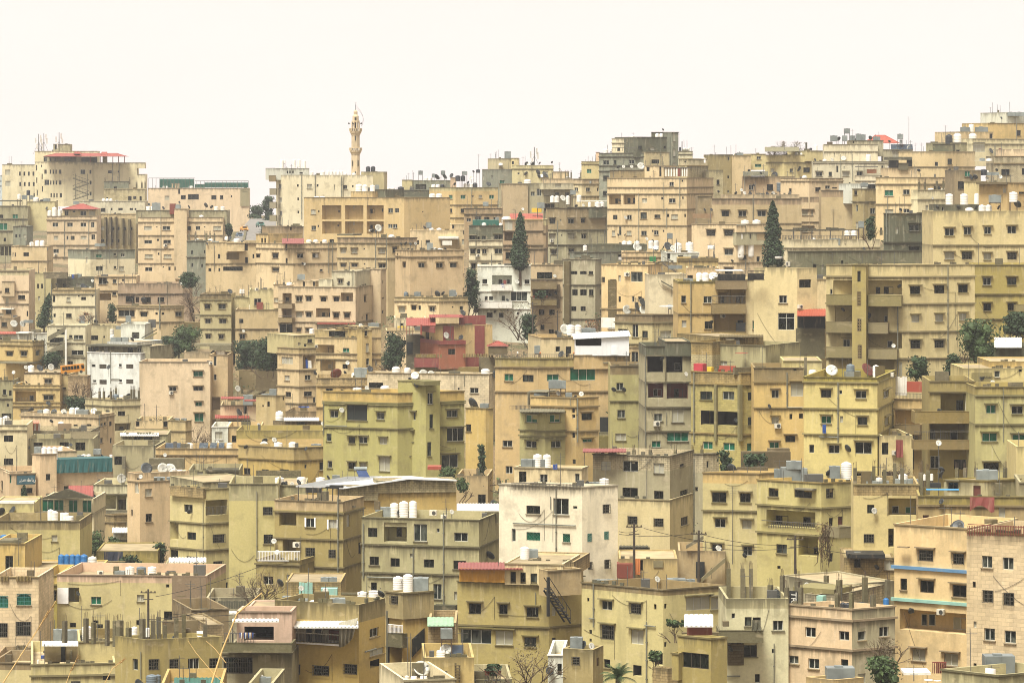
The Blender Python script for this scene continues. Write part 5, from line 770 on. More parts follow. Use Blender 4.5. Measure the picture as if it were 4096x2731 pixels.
B('the flat roof terrace house','ochre house with a broad bare roof, brown parapet and panelled shopfront',235,(640,1390,1970),1352,1990,'yo',"w 1500 80: 872/96;b 1530 90: 1138/96;d 1446 34: 700/20;d 1512 50: 1315/24;d 1506 46: 1410/22;p 1480 110: 1890/120;p 1480 120: 1710/220;d 1510 84: 1708/90","tg 1290 56: 845/180;tg 1295 60: 1000/110;tg 1290 76: 1510/170;tg 1288 60: 1640/76;wd 1260 60: 1335/42;wd 1318 44: 1120/40;dd 1320 50: 1432/54;pi 1500 400: 755/12",yaw=38,tb=(1412,'br'),hd=1)
T(768,441.5)
B('the mossy lower yellow flats','lower yellow storey with dark curtained arch under the dish flats',289,(1040,1330),-60,400,'ye',"d 60 110: 1076/60;d 320 100: 920/70;d 320 100: 1090/120","ac 98 50: 1162/56",cl=1)
X('red_curtain',1175,1240,-20,140,'cm',-.6,.1);X('dark_gap',1240,1340,-50,250,'gl',1,.5)  # gap: near-black slab drawn in place of its shade
BUSH('bare_tree',1080,1340,210,330,276,'pale bare thicket of branches behind concrete stubs','br')
X('garden_wall',0,200,60,210,'mv',6,1)
B('the iron rail olive corner','olive-yellow corner flats with iron balconies and a dried vine',255,(-100,490,890),372,1250,'yo',"d 462 80: 50/92;d 470 84: 322/160;b 470 90: 570/70;d 450 84: 775/30;o 705 150: 210/450;d 715 76: 114/130;d 730 80: 382/130;d 735 80: 580/38;d 715 80: 775/30;r 730 96: 665/44;w 980 84: 125/96;o 960 170: 370/180;d 1000 76: 345/60;d 1015 90: 438/44;d 1150 30: 100/30;d 1290 10: 330/10","tg 275 90: 210/180;tg 210 70: 240/150;tg 280 80: 330/60;dd 286 64: 318/62;dd 284 66: 560/60;tg 265 90: 612/100;tw 240 120: 720/104;an 240 160: 104/8;tg 265 40: 85/60",L='605 860',yaw=34,hd=0,tb=(372,'oc'))
X('awning',242,405,428,442,'gc',-.8,.8)
X('rail',-60,490,732,738,'mt',-.3,.1)
for q in range(0,450,16): X('rail_bar',q-1.5,q+1.5,736,790,'mt',-.3,.06)
X('balcony',655,780,780,880,'yo',-4,2)
BUSH('dried_vine',430,575,730,1110,249,'dried brown vine hanging down the corner of the iron balcony flats','vn')
B('the stub column flats','pale yellow flats with a wall of concrete stubs above its block parapet',243,(785,1385),385,1100,'ye',"w 615 80: 944/66;b 884 80: 926/90;o 595 160: 1235/260;w 632 90: 1170/60;g 632 76: 1312/96;o 880 170: 1130/50;d 905 110: 1128/44","wd 632 60: 974/48;co 300 190: 800/34;co 270 150: 972/30;co 310 170: 1070/34;co 260 190: 1165/28;co 300 190: 1232/34;co 350 190: 1400/34;co 330 200: 1470/34;tw 350 50: 1020/64;tw 315 50: 1240/88;tg 370 60: 1270/210;tg 375 40: 1000/220;an 400 60: 1090/3;tw 350 110: 1437/26;tw 345 110: 1504/30",tb=(495,'bd'),L='',rot=4)
B('the ruined ravine stairs','weathered stairs with curved ochre wall in the gap beneath the corner flats',258,(585,790),900,1250,'tn',"d 950 120: 690/120","",cl=1)
RAMP(585,785,1080,890,-1,'gb',50)
B('the shaded alley brick hut','brick patch hut with black plastic roof and one dark window',240,(700,1165),1060,1260,'bd',"d 1112 80: 822/60;p 1130 90: 1115/90","dd 1150 50: 996/40;tg 1310 30: 820/60",cl=1)
X('plastic_roof',730,1075,1030,1066,'bf',-1,3)
B('the red cloth roof house','tan-brown house with a red cloth draped over its parapet and painted wall',238,(1380,2500),500,1000,'tn',"d 560 90: 1590/1;r 725 110: 1450/54;d 728 90: 1658/92;d 755 80: 1945/74;p 700 200: 2150/60","dd 545 56: 1592/44;dd 790 110: 1743/132;an 790 160: 2040/50",rot=5,tb=(590,'ol'),L='590',hd=1)
M((1615,2020,2320),350,520,'gb',"d 400 60: 1700/90;r 455 110: 1920/68;p 440 60: 1690/60","tg 305 96: 2010/196;dd 298 80: 1593/60",dd=5,yaw=20,tb=(375,'ol'))
X('blue_crate',1455,1755,450,495,'bl2',3,1);X('red_cloth',1855,2080,505,660,'cm',-.8,.1);X('black_jugs',1490,1590,375,440,'bf',5,.5)
M((2310,2600),370,700,'gb',"","",dd=1)
ITEM("dd 255 60: 1595/54;co 230 120: 1410/26;co 260 90: 1810/26 1735/24 1910/26 2178/30;wd 10 40: 1568/50")
B('the pale yellow corner strip','narrow pale yellow house strip cut by the right picture edge',262,(2280,2700),40,380,'ye',"d 200 10: 2330/20","",cl=1)
B('the blue stripe apartment block','peach apartment block with sky-blue stripes under big lattice windows',222,(1160,1830),790,2400,'pc',"b 1040 100: 1450/136;b 1072 96: 1750/104;d 1305 106: 1246/60;d 1328 112: 1460/126;d 1368 110: 1762/136;d 1558 60: 1260/90","dd 1548 50: 1335/40;dd 775 90: 1745/130;ac 1560 30: 1600/10",hd=1,rot=34,dp=9)
LED('1190','bs');LED('1490','tq')
X('ledge',1185,1280,960,970,'pc',-.8,.4)
B('the stone veneer block','pinkish stone-clad block with railed roof terrace and tall sliding windows',212,(1825,2800),868,2600,'st',"w 1100 110: 2013/94;w 1116 112: 2206/100;d 992 50: 1888/24;d 1308 56: 1894/28;b 1415 112: 2022/98;b 1440 116: 2212/100;w 1740 0: 0/1","",rot=30,dp=9)
X('rail',1835,2351,765,771,'rd',-.3,.1)
for q in range(1835,2400,15): X('rail_bar',q-2,q+2,768,862,'rd',-.3,.06)
X('white_chair',2110,2180,820,870,'ww',2,.6);X('blue_chair',2185,2245,820,875,'tb2',2,.6);X('dark_chair',2245,2290,810,870,'bf',2,.6);ITEM("dd 810 100: 2035/116")
B('the bare column shell','peach and grey flats with an unfinished roof of rebar-topped concrete columns',212,(178,772,1168),1530,2500,'pc',"w 1745 90: 390/96;w 1778 86: 698/94;w 1998 76: 235/90;w 2034 94: 420/100;w 2035 84: 703/66;w 1778 86: 862/70;w 1740 90: 1067/88;D 2200 80: 165/60","co 1270 170: 130/34;co 1390 180: 172/36;co 1370 190: 22/40;co 1400 200: 300/38;co 1250 170: 270/40;co 1280 150: 535/36;co 1340 220: 655/44;co 1460 220: 636/36;co 1320 240: 890/40;co 1460 220: 766/36;co 1340 220: 1100/36;co 1470 200: 968/36;dd 1400 110: 85/80;wd 1317 60: 357/46;dd 1328 54: 410/40;tw 1350 60: 474/96;tu 1465 70: 1085/56;tk 1500 60: 860/110;tk 1505 60: 740/90;tk 1500 60: 690/60",yaw=33,c2='gb',L='1640 1912')
M((480,650),1400,1550,'bk',"","",dd=6);M((640,1160),1310,1480,'gb',"","",dd=12);M((340,450),1400,1530,'bk',"d 1450 90: 345/44","",dd=5)
X('tarpaulin_roof',230,605,1340,1395,'yo',6,3);X('turquoise_cabinet',445,502,1412,1520,'tq',3,.6);X('concrete_post',-10,50,1440,1520,'gb',1,1)
SIGN(190,280,1370,1485,2,'bf',[('TR',1425,235,60)],'banner',vert=1,tc='wh')
POLE(250,858,1180,236,'black utility pole with cross bars before the olive corner flats')
WIRE(250,970,-600,960,236);WIRE(250,940,2000,1100,236)

# ---- bottom band ----
T(0,512)
MORE('the baluster stone villa',"b 1065 130: 215/134;b 1078 130: 25/90;a 1300 60: 52/70;a 1285 50: 180/50 270/70","")
MORE('the paint run house',"d 1032 44: 670/56;d 1045 44: 915/60;d 1010 50: 1272/40;d 945 80: 1552/92","")
B('the garden arch yard','mauve yard wall with arches and bare vines below the stone villa',262,(-60,400),1330,1700,'mv',"","",cl=1)
BUSH('bare_tree',60,400,1225,1310,258,'tangle of bare vines along the yard wall','br')
B('the canopy hut house','olive-yellow house with a pink hut under a ribbed white canopy',240,(285,1060),1390,2300,'yo',"d 1505 62: 980/70;b 1560 30: 695/84","",L='1500',rot=-8,dp=14)
M((720,1060),1180,1500,'yo',"","tg 1115 90: 530/80;tg 1115 84: 590/40;tg 1118 84: 680/150;tw 1098 120: 798/90;dd 1150 56: 755/28",dd=4)
X('hut_wall',410,715,1215,1370,'tn',3,1);X('dark_doorway',560,600,1225,1368,'gl',2.9,.2);X('hut_window',640,662,1265,1340,'gc',2.9,.1);SLOPE('canopy',385,718,1180,1222,'wh',-.5,3);X('post',407,413,1205,1385,'mt',-.5,.15)
X('blue_barrel',376,410,1310,1360,'bu',.5,.6);X('white_barrel',340,362,1350,1388,'wh',.3,.4);X('parapet',845,1060,1065,1150,'oc',7,.4)
B('the edge parapet house','plain house at the lower edge with a brown sloping parapet',250,(-80,285),1375,2300,'yo',"","",tb=(1445,'br'),rot=4)
B('the winding parapet flats','long olive flats with curved parapet, white grilles and concrete stub columns on top',228,(1058,1330,2045),1165,2400,'ol',"b 1393 100: 1412/94;b 1393 100: 1598/84;w 1388 104: 1778/100;b 1383 96: 1963/80;w 1393 104: 1242/48","co 1080 230: 595/36;co 1060 240: 790/36;co 1060 160: 860/30;co 1040 170: 985/30;co 1070 220: 1062/40;co 1075 240: 1100/50;co 1110 160: 1182/40;co 1050 230: 1310/40;co 1050 200: 1407/38;co 1020 200: 1457/36;co 1080 150: 1516/32;co 1040 220: 1620/34;co 1010 230: 1688/32;co 1080 160: 1886/26;tw 1116 140: 1233/62;tw 1105 100: 1357/40;tw 1108 100: 1302/14;dd 1155 44: 1606/30;pi 1400 250: 1304/10",yaw=72,cl=1)
M((1760,2100),890,1160,'br',"","",dd=14);M((1895,2060),1030,1150,'bd',"","",dd=6);X('block_wall',1500,1890,990,1150,'tn',9,.4)
X('dark_door',1708,1750,1065,1140,'br',3,.4);X('white_chair',1815,1870,1090,1140,'ww',2,.6)
WIRE(1350,980,1900,880,235);WIRE(1350,990,2150,985,235);WIRE(1560,925,2180,925,236);WIRE(1430,770,2351,490,262)
B('the gate lane house','dark lane with a sheet metal gate beneath the grille window flats',268,(1895,2351),780,1200,'gb',"d 830 90: 1940/80","",cl=1)
X('sheet_gate',2005,2260,808,882,'gy',-1,.2);X('green_bin',2250,2340,860,905,'dg',-3,1)
B('the pink laundry balcony house','pink house with striped laundry on its balcony and glazed storeys',212,(2040,2680),1290,2400,'gb',"b 1400 150: 2190/262;b 1435 100: 2240/90","",dp=10)
M((2175,2680),905,1300,'pz',"D 1110 130: 2380/270","",dd=1,dp=3)
SLOPE('ribbed_awning',2135,2560,975,1000,'wh',-2.5,2);SLOPE('small_awning',2105,2175,905,925,'wh',0,1);X('post',2133,2140,1000,1200,'mt',-2.4,.12)
X('rail',2060,2345,1105,1110,'mt',-2.5,.1);X('balcony',2040,2680,1200,1285,'gb',-2.5,2.5)
for q in range(2062,2345,14): X('rail_bar',q-1.5,q+1.5,1108,1200,'mt',-2.5,.06)
for i,q in enumerate(range(2200,2330,13)): X('laundry',q,q+11,1100,1150+(i%3)*7,('bu','wh','sl')[i%3],-2.7,.05)
B('the bottom green roof hut','green ribbed roof and grey tanks peeping over the lower edge',205,(1480,2040),1572,2300,'oc',"","",cl=1)
SLOPE('green_roof',1600,2035,1515,1590,'gn',0,5);ITEM("tb 1540 110: 1395/110;tb 1530 90: 1450/60;dd 1570 70: 1270/90")
TREE('grass_stalks',2100,500,1600,500,60,'tall dry straw-coloured reed stems crossing the lower corner near the camera','g2')
TREE('grass_stalks',240,860,1600,500,58,'bent dry seed-headed grass stalks beside the stone villa near the camera','g1')
T(256,512)
MORE('the hanging balcony flats',"","")
MORE('the raw concrete flats',"w 740 130: 1667/76","")
B('the awning tarp house','ochre corner house with ribbed white awning and a hanging grey tarpaulin',214,(172,945,1185),845,2300,'oc',"b 1433 90: 333/148;b 1448 90: 598/148;b 1435 90: 868/122;w 1100 84: 1086/84;p 1278 60: 1110/130;D 1385 70: 1090/84;D 1130 150: 495/545;d 1020 20: 1000/10;d 1100 30: 195/34","pi 1250 700: 1190/16;pi 1262 10: 1040/220;tw 790 120: 975/92;tw 790 120: 1078/92;dd 748 84: 1143/54;tg 815 50: 436/86;th 826 46: 530/80;th 826 46: 620/90;tg 815 60: 750/140;dd 820 50: 952/36",yaw=24,tb=(1010,'sw'),cl=1)
X('white_wall',240,765,1050,1190,'wh',1.2,.2) ;X('dark_doorway',462,506,1070,1200,'gl',1.1,.1);X('dark_doorway',545,605,1075,1200,'gl',1.1,.1);X('dark_doorway',668,765,1080,1170,'rd',1.1,.1)
SLOPE('ribbed_awning',228,940,965,1055,'wh',-2.2,3.4)
X('rail',222,765,1104,1110,'ww',-.6,.08);X('rail',222,765,1192,1208,'ww',-.6,.1)
for q in range(226,765,13): X('rail_bar',q-1.5,q+1.5,1108,1194,'mt',-.6,.06)
for q in (308,375,442,525,598): STRUT(q,1105,q+25,1035,-1.2,'ww')
TARP(760,938,1010,1235)
B('the crevice balcony tower','narrow ochre side tower with stacked dark balconies and a slanted stair opening',226,(1190,1350,1635),960,2300,'oc',"D 1035 130: 1268/140;D 1338 210: 1270/138;b 800 76: 1270/66;d 898 18: 1577/10","",yaw=40,cl=1)
M((1190,1350,1635),735,980,'sw',"b 800 76: 1270/66","tw 655 140: 1306/100;tw 640 150: 1396/92;wd 640 80: 1316/86;tg 640 84: 1515/140",dd=-.2,yaw=40)
X('balcony',1198,1345,1105,1235,'gb',-.6,.4);PARA(1435,1550,1325,1205,1165,1060)
X('rail',1210,1345,1028,1033,'ww',-.7,.06)
for q in range(1212,1345,12): X('rail_bar',q-1.5,q+1.5,1030,1104,'ww',-.7,.05)
B('the iron tank stand yard','squat ochre yard house with ladder, dish and a cube tank on an iron stand',204,(1540,2005),1330,2300,'tn',"b 1478 50: 1722/60","tg 1108 90: 1750/108;wd 1260 110: 1742/100;so 1270 90: 1860/90 1800/80;th 1290 60: 1700/90",cl=1)
X('wood_ladder',1825,1842,1380,1560,'br',-.3,.1);X('wood_ladder',1862,1876,1400,1560,'br',-.3,.1)
for q in range(1400,1550,26): X('ladder_rung',1825,1878,q,q+7,'br',-.35,.1)
B('the green sheet shed','slim block shed with a pale green tin roof in the crevice',222,(1580,1840),1010,1500,'bd',"b 1255 110: 1627/64","",cl=1,yaw=30)
SLOPE('green_tin_roof',1575,1815,960,1040,'lg',-1.5,4)
MORE('the crimson roof block',"w 1138 130: 2020/280;p 1150 130: 2280/160;d 1428 76: 2045/60;d 1430 60: 2300/60","")
B('the big white dish terrace','low cream terrace at the bottom edge with one very large white dish',192,(1360,1830),1535,2300,'cr',"","wd 1432 130: 1520/152;dd 1475 80: 1648/60;tw 1520 50: 1385/40;th 1520 40: 1450/60 1540/70",rot=-14,dp=8)
B('the chair yard','shadowed yard with stacked black metal chairs and potted plants',208,(1830,2351),1530,2300,'gb',"","",cl=1)
for q in (1912,1975,2095,2160,2205): CHAIR(q,q+46,1490,1575)
BUSH('potted_plants',2110,2240,1395,1490,206,'dusty green creeper on the yard gatepost')
B('the corner foam hut','small grey rooftop tank pair on the bottom edge roof',200,(-80,150),1575,2300,'gb',"","tw 1525 80: 25/90;tg 1545 70: 80/120")
B('the stained ochre terrace house','moss-stained terraced house under the pink balcony with black fern openings',218,(-90,172),1210,2300,'tn',"D 1125 150: 75/140;d 1440 90: 132/76","",L='1295')
M((-120,330),915,985,'pz',"","tg 895 46: 285/86;dd 850 10: 300/10",dd=8)
SLOPE('ribbed_awning',-100,230,985,1030,'wh',-.4,2);X('block_wall',150,225,1050,1210,'bk',0,.3)
T(512,512)
MORE('the crimson roof block',"w 912 80: 190/104;w 1188 86: 168/110;w 905 80: 385/40;d 1187 80: 385/36","")
B('the balcony stair house','ochre house with curled concrete balcony and black iron stair beside it',259,(330,640),560,1300,'tn',"d 900 60: 545/30;d 1120 20: 530/20","tg 585 30: 485/30",cl=1)
BUSH('bare_tree',0,290,1200,1540,204,'brown-leaved bare tree against the olive house wall','br')
B('the white yard wall','small white yard wall holding a black dish at the bottom edge',207,(330,470),1300,1900,'wh',"d 1440 110: 437/40","dd 1455 84: 346/60")
B('the rust streaked stair shed','decaying concrete stair shed with rust streaks carrying a cube tank',203,(468,745,840),1258,2300,'sw',"b 1360 76: 588/68;r 1370 80: 790/24","tg 1190 96: 592/116;dd 1215 84: 655/60;wd 1226 56: 730/44",cl=1)
MORE('the flat roof terrace house',"b 1098 130: 882/120;p 1142 130: 1150/116;D 1450 100: 1152/76;d 1385 80: 872/60;d 1170 30: 722/20;d 1095 40: 722/24","pi 1350 700: 1242/12;pi 973 12: 740/60;pi 1040 8: 1275/120")
SLOPE('sheet_awning',1582,1848,935,1045,'wh',-4,2);X('red_sheet',1610,1840,1045,1125,'rd',-2,.3)
PALM(975,1380,1600,270,200,'green date palm crown rising at the bottom edge')
BUSH('leafy_bush',1260,1360,1275,1360,222,'dark creeper in a black opening beside the block wall')
BUSH('leafy_bush',1380,1600,990,1055,228,'green creeper trailing beneath the shopfront ledge')
MORE('the flat roof terrace house',"D 1345 120: 1385/150","")
B('the block pier','thin block pier in front of the dark opening',214,(1290,1430,1530),1430,2300,'bd',"","",cl=1)
B('the wide dark window cube','ochre cube house with a very wide dark shuttered window',206,(1525,1828,1975),1150,2300,'ol',"d 1358 140: 1680/254","",yaw=36)
M((1468,1530),1290,1540,'ol',"","",dd=-.5,dp=5)
X('block_wall',1560,1900,1100,1160,'bd',3,.4)
B('the patched balcony house','patchy grey-cream house with a deep moss-stained balcony and draped cloth',214,(1970,2540),790,2300,'gc',"w 948 50: 2033/32;w 1000 84: 2170/64;d 1015 110: 2248/74;d 1210 90: 2060/100;d 1270 110: 2190/120;w 1520 80: 2255/50;d 1470 30: 2078/24","pi 1500 14: 2030/130;co 600 250: 1990/36 2118/36 2195/34;dd 1250 10: 2000/10",tb=(880,'gb'),cl=1)
X('balcony',1900,2310,1085,1195,'gb',-3,3);X('draped_cloth',2205,2285,985,1085,'gy',-3.1,.1);X('wood_crate',1940,1995,1000,1045,'br',-1,.6)
X('stone_face',1985,2130,1200,1400,'bd',-.1,.1)
T(768,512)
MORE('the patched balcony house',"w 1036 90: 92/96;d 1270 40: 50/30","pi 1400 400: 55/10")
MORE('the blue stripe apartment block',"o 1000 190: 1515/610;w 975 130: 1250/66;w 985 110: 1430/52;w 985 110: 1500/60;w 1020 110: 1765/130;w 1307 106: 1385/124;w 1350 110: 1680/130","dd 905 60: 1336/44")
MORE('the stone veneer block',"w 1117 112: 2035/98;w 1142 116: 2225/104;w 1027 60: 1902/28","")
B('the ramshackle cube tank roof','low ochre roof at the bottom edge with a galvanised double tank',196,(350,600,880),1535,2300,'oc',"","tg 1480 130: 660/260",cl=1)
B('the bottom ravine steps','overgrown ravine steps between the grey wall and peach block',226,(1000,1240),1150,2300,'gb',"d 1200 100: 1160/60","",cl=1)
BUSH('leafy_bush',880,1220,1330,1600,205,'dark green tangle of shrubs in the ravine','u')
BUSH('bare_tree',1020,1180,1150,1340,208,'broken bare branches leaning in the ravine','br')
B('the cube tank terrace','bottom right corner roof with a big galvanised tank on iron legs',178,(1595,2120,2800),1490,2300,'gb',"","tg 1355 100: 2118/280;an 1480 160: 2055/4 1340/2;tw 1560 40: 1555/70 1475/90",yaw=50)
X('white_pipe',1930,2080,1428,1442,'ww',3,.15)
for q in range(1515,1640,16): X('rail_bar',q-3,q+3,1375,1475,'rd',1,.1)
X('rail',1510,1640,1370,1378,'rd',1,.12);X('awning',1250,1495,1468,1490,'wh',6,2)

T(768,441.5)
MORE('the pale yellow dish flats',"w 62 76: 401/44;w 66 78: 606/100;w 55 110: 877/150;b 62 110: 1070/60","dd 60 80: 735/62")
MORE('the shaded corner flats',"g 30 60: 58/86","")
MORE('the deep terrace flats',"w 185 120: 1503/150;d 205 90: 1778/140","")
MORE('the olive edge flats',"d 225 70: 2050/140;d 245 80: 2260/36","")
T(512,441.5)
MORE('the sandstone block flats',"g 30 66: 1798/90;g 42 70: 1993/104;g 45 74: 2205/90","")
MORE('the open loggia tower',"g 20 60: 1325/80;g 20 80: 1540/150","")
MORE('the striped roof hut house',"w 20 60: 175/100 405/90;w 180 44: 572/30","")
T(256,441.5)
MORE('the olive drab corner flats',"w 205 66: 678/42;d 218 60: 882/66;w 212 40: 985/56;p 202 130: 1180/98;p 208 140: 1335/166;w 65 130: 1593/38;w 175 120: 1780/150","")
MORE('the white steel box house',"w 15 60: 2170/50 2310/90;w 255 70: 2172/48 2325/64;p 460 130: 2178/66","dd 378 50: 2245/34")
T(512,270.75)
MORE('the white laundry flats',"w 228 90: 65/150;d 98 40: 70/26 138/44;d 390 24: 56/24;d 350 20: 70/30","")


# ---------------- geometry of a mass ----------------
class Face:
    def __init__(s,O,r,w_,inn,mi): s.O=O; s.r=r; s.w=w_; s.inn=inn; s.mi=mi   # O = left end as seen, r = unit to the right
    def s_at(s,px,off=0.):
        t=(px-512)/F; Ox=s.O[0]+s.inn[0]*off; Oy=s.O[1]+s.inn[1]*off
        return (t*Oy-Ox)/(s.r[0]-t*s.r[1])
    def at(s,u,off=0.): return (s.O[0]+s.r[0]*u+s.inn[0]*off, s.O[1]+s.r[1]*u+s.inn[1]*off)
    def rz(s): return math.atan2(s.r[1],s.r[0])
def geom(m,d,par=None):
    Cy=d+m['dd']; xs=m['xs']; dp=m['dp']; yaw=m['yaw']; be=None; rot=m['rot'] or 0
    if par is not None:
        lo,hi=par['rng']; q=(xs[1] if len(xs)==3 else (xs[0]+xs[-1])/2); f=face_for(par,min(max(q,lo),hi))
        if len(xs)==2:
            rot=math.degrees(par['a']) if f is par['fl'] else -math.degrees(par['be'])
            if len(par['faces'])==2 and f is par['fl'] and par['a']>1.0: rot=20
            q=xs[1] if rot>=0 else xs[0]
        elif yaw is None and abs(xs[1]-par['xc'])<3: yaw=math.degrees(par['a']); be=par['be']
        q=min(max(q,lo-4),hi+4); Cy=f.at(f.s_at(q,m['dd']),m['dd'])[1]
    if len(xs)==3:
        xl,xc,xr=xs; pl,pr=xc-xl,xr-xc
        a=math.radians(yaw) if yaw is not None else max(.3,min(1.25,math.atan2(pr,pl)))
        if be is None:
            be=PI/2-a
            if pr>.35*pl: be=min(be,.52)
            if m['beta'] is not None: be=math.radians(m['beta'])
            if pl>.35*pr: a=min(a,.70)
        tl,tr=(xl-512)/F,(xr-512)/F; Cx=Xp(xc,Cy)
        w1=(Cx-tl*Cy)/(math.cos(a)+tl*math.sin(a)); w2=(tr*Cy-Cx)/(math.cos(be)-tr*math.sin(be)) if math.cos(be)-tr*math.sin(be)>.1 else 12
        w2=min(w2,40); w1=min(w1,60)
    else:
        xl,xr=xs; r=math.radians(rot); dp=dp or (9. if d>330 else 7.5); tl,tr=(xl-512)/F,(xr-512)/F
        if r>=0:
            a=r; be=PI/2-a; xc=xr; Cx=Xp(xc,Cy); w1=(Cx-tl*Cy)/(math.cos(a)+tl*math.sin(a)); w2=dp
        else:
            be=-r; a=PI/2-be; xc=xl; Cx=Xp(xc,Cy); w2=(tr*Cy-Cx)/(math.cos(be)-tr*math.sin(be)); w1=dp
    u=(-math.cos(a),math.sin(a)); v=(math.cos(be),math.sin(be)); C=(Cx,Cy)
    fl=Face((Cx+u[0]*w1,Cy+u[1]*w1),(-u[0],-u[1]),w1,(math.sin(a),math.cos(a)),0); fr=Face(C,v,w2,(-math.sin(be),math.cos(be)),1)
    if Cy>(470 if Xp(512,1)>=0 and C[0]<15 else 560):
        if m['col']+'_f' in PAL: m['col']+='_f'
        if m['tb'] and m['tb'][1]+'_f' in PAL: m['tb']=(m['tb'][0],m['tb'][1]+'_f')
    m.update(C=C,a=a,be=be,w1=w1,w2=w2,fl=fl,fr=fr,xc=xc,zt=Zp(m['yt'],Cy),zb=Zp(m['yb'],Cy),Cy=Cy)
    if len(xs)==2: m['faces']=[fl] if rot>=0 else [fr]
    else: m['faces']=[fl,fr]
    m['rng']=(xs[0],xs[-1])
def face_for(m,px):
    if len(m['faces'])==1: return m['faces'][0]
    return m['fl'] if px<m['xc'] else m['fr']
def top_py(m,px):
    f=face_for(m,px); u=f.s_at(px); x,y=f.at(u); return HY+(CZ-m['zt'])*F/y
DEEP={'o':1.7,'D':2.2,'R':2.0}
WINC={}
def winmesh(ty,w_,h,va=0):
    w_=max(.3,round(w_*12)/12); h=max(.3,round(h*12)/12); key=(ty,w_,h,va)
    if key in WINC: return WINC[key]
    fr=MB(); pn=MB(); gr=MB(); W2,H2=w_/2,h/2; t=.05; y0,y1=.12,.2
    def bar(a,b,c,d,ya=y0,yb=y1,q=fr): q.box(a,b,ya,yb,c,d)
    bar(-W2,-W2+t,-H2,H2); bar(W2-t,W2,-H2,H2); bar(-W2+t,W2-t,-H2,-H2+t); bar(-W2+t,W2-t,H2-t,H2)
    n=1 if w_<.75 else (2 if w_<2.3 else (3 if w_<3.4 else int(w_/1.1)))
    tr=h>1.75 and ty in('w','g','p','wg','d')
    zt=H2-h*.3 if tr else H2-t
    if tr: bar(-W2+t,W2-t,zt-t/2,zt+t/2,y0+.01)
    iw=(w_-2*t)/n
    if ty not in('r','br','b2','bb'):
        for i in range(1,n): x=-W2+t+iw*i; bar(x-.03,x+.03,-H2+t,H2-t,y0-.012 if i%2 else y0+.012)
        if tr and n<3 and w_>.9: bar(-.02,.02,zt,H2-t)
    for i in range(n):
        x=-W2+t+iw*i; ya=y0+.03+(i%2)*.025; pn.quad((x,ya,-H2+t/2),(x+iw,ya,-H2+t/2),(x+iw,ya,H2-t/2),(x,ya,H2-t/2))
    fm,gm,qm=(FW(),GW(),None) if va!=2 else (FD(),GW(),None)
    if va==1: gm=GD()
    if va==3 and ty=='w': gm=GP()
    if ty=='d': fm,gm=FD(),GD()
    elif ty=='g': gm=GG()
    elif ty=='p': gm=GP()
    elif ty in('b','gb','a'):
        fm=FD() if ty=='b' else simple('grille_green',(50,110,86),.5); gm=GD() if ty!='gb' else GG()
        qm=simple('grille_iron',(96,92,80),.5,.3) if ty=='b' else simple('grille_green',(50,110,86),.5)
        if ty=='a': qm=simple('grille_teal',(60,130,124),.5); fm=qm; gm=GG()
        ya=-.16 if ty=='b' else -.02
        if ty=='gb':
            k=max(3,int(w_/.28)); st=w_/k; kk=int(h/st)+1
            for i in range(k+kk):
                for s in (1,-1):
                    # diagonal lattice strips clipped to the opening
                    x0=-W2+(i-kk+1)*st; pts=[]
                    z0=-H2; z1=H2; xa=x0; xb=x0+h
                    if xa<-W2: z0+=(-W2-xa); xa=-W2
                    if xb>W2: z1-=(xb-W2); xb=W2
                    if xb-xa<.08: continue
                    if s<0: xa,xb=-xa,-xb
                    gr.tube((xa,ya,z0),(xb,ya,z1),.018,n=3,cap=False)
        else:
            k=max(3,int(w_/.17))
            for i in range(k+1): x=-W2+w_*i/k; gr.box(x-.014,x+.014,ya,ya+.02,-H2,H2)
            for z in (-H2,-H2*.3,H2*.35,H2-.03): gr.box(-W2,W2,ya-.01,ya+.01,z,z+.03)
            if ty=='b':
                for x in (-W2,W2-.03):
                    for z in (-H2,H2-.03): gr.box(x,x+.03,ya,.05,z,z+.03)
        if ty=='a' and h>.8:
            # arch: wall-coloured spandrels fill the two top corners
            for s in (-1,1):
                R=W2; cz=H2-min(W2,h*.45); pts=[(s*W2,cz)]+[(s*R*math.cos(q),cz+min(W2,h*.45)*math.sin(q)) for q in [PI/2*i/6 for i in range(1,7)]]+[(s*W2,H2)]
                P=[(x,-.004,z) for x,z in pts]; 
                if s>0: P=P[::-1]
                fr.poly(P,1)
    elif ty=='v': fm=FW(); gm=GD()
    elif ty=='r': fm=simple('door_brown',(96,50,38),.6); gm=fm
    elif ty=='br': fm=simple('shutter_brown',(112,100,80),.6); gm=simple('shutter_slats',(92,84,68),.6)
    elif ty=='b2': fm=FD(); gm=simple('black_cloth',(28,36,30),.8,0,.4)
    elif ty=='bb':
        fm=mat('br'); gm=GD(); qm=mat('oc'); k=max(2,int(w_/.3)); 
        for i in range(k+1): x=-W2+w_*i/k; gr.box(x-.05,x+.05,.0,.06,-H2,H2)
        kk=max(3,int(h/.3))
        for i in range(kk+1): z=-H2+h*i/kk; gr.box(-W2,W2,.0,.06,z-.05,z+.05)
    if ty=='br':
        k=int(h/.14)
        for i in range(k): z=-H2+h*i/k; gr.box(-W2+.06,W2-.06,.06,.09,z,z+.07)
        qm=gm
    mats=[fm]+([mat('st')] if ty=='a' else [])
    r=(fr.mesh('window_frame',mats),pn.mesh('window_pane',[gm]),gr.mesh('window_grille',[qm]) if gr.v else None)
    WINC[key]=r; return r
SLC={}
def slabmesh(w_,dpt,th,code,nm):
    w_=round(w_*6)/6; key=(w_,dpt,th,code)
    if key not in SLC: b=MB(); b.box(-w_/2,w_/2,-dpt,.03,0,th); SLC[key]=b.mesh(nm,[mat(code)])
    return SLC[key]
NW=0
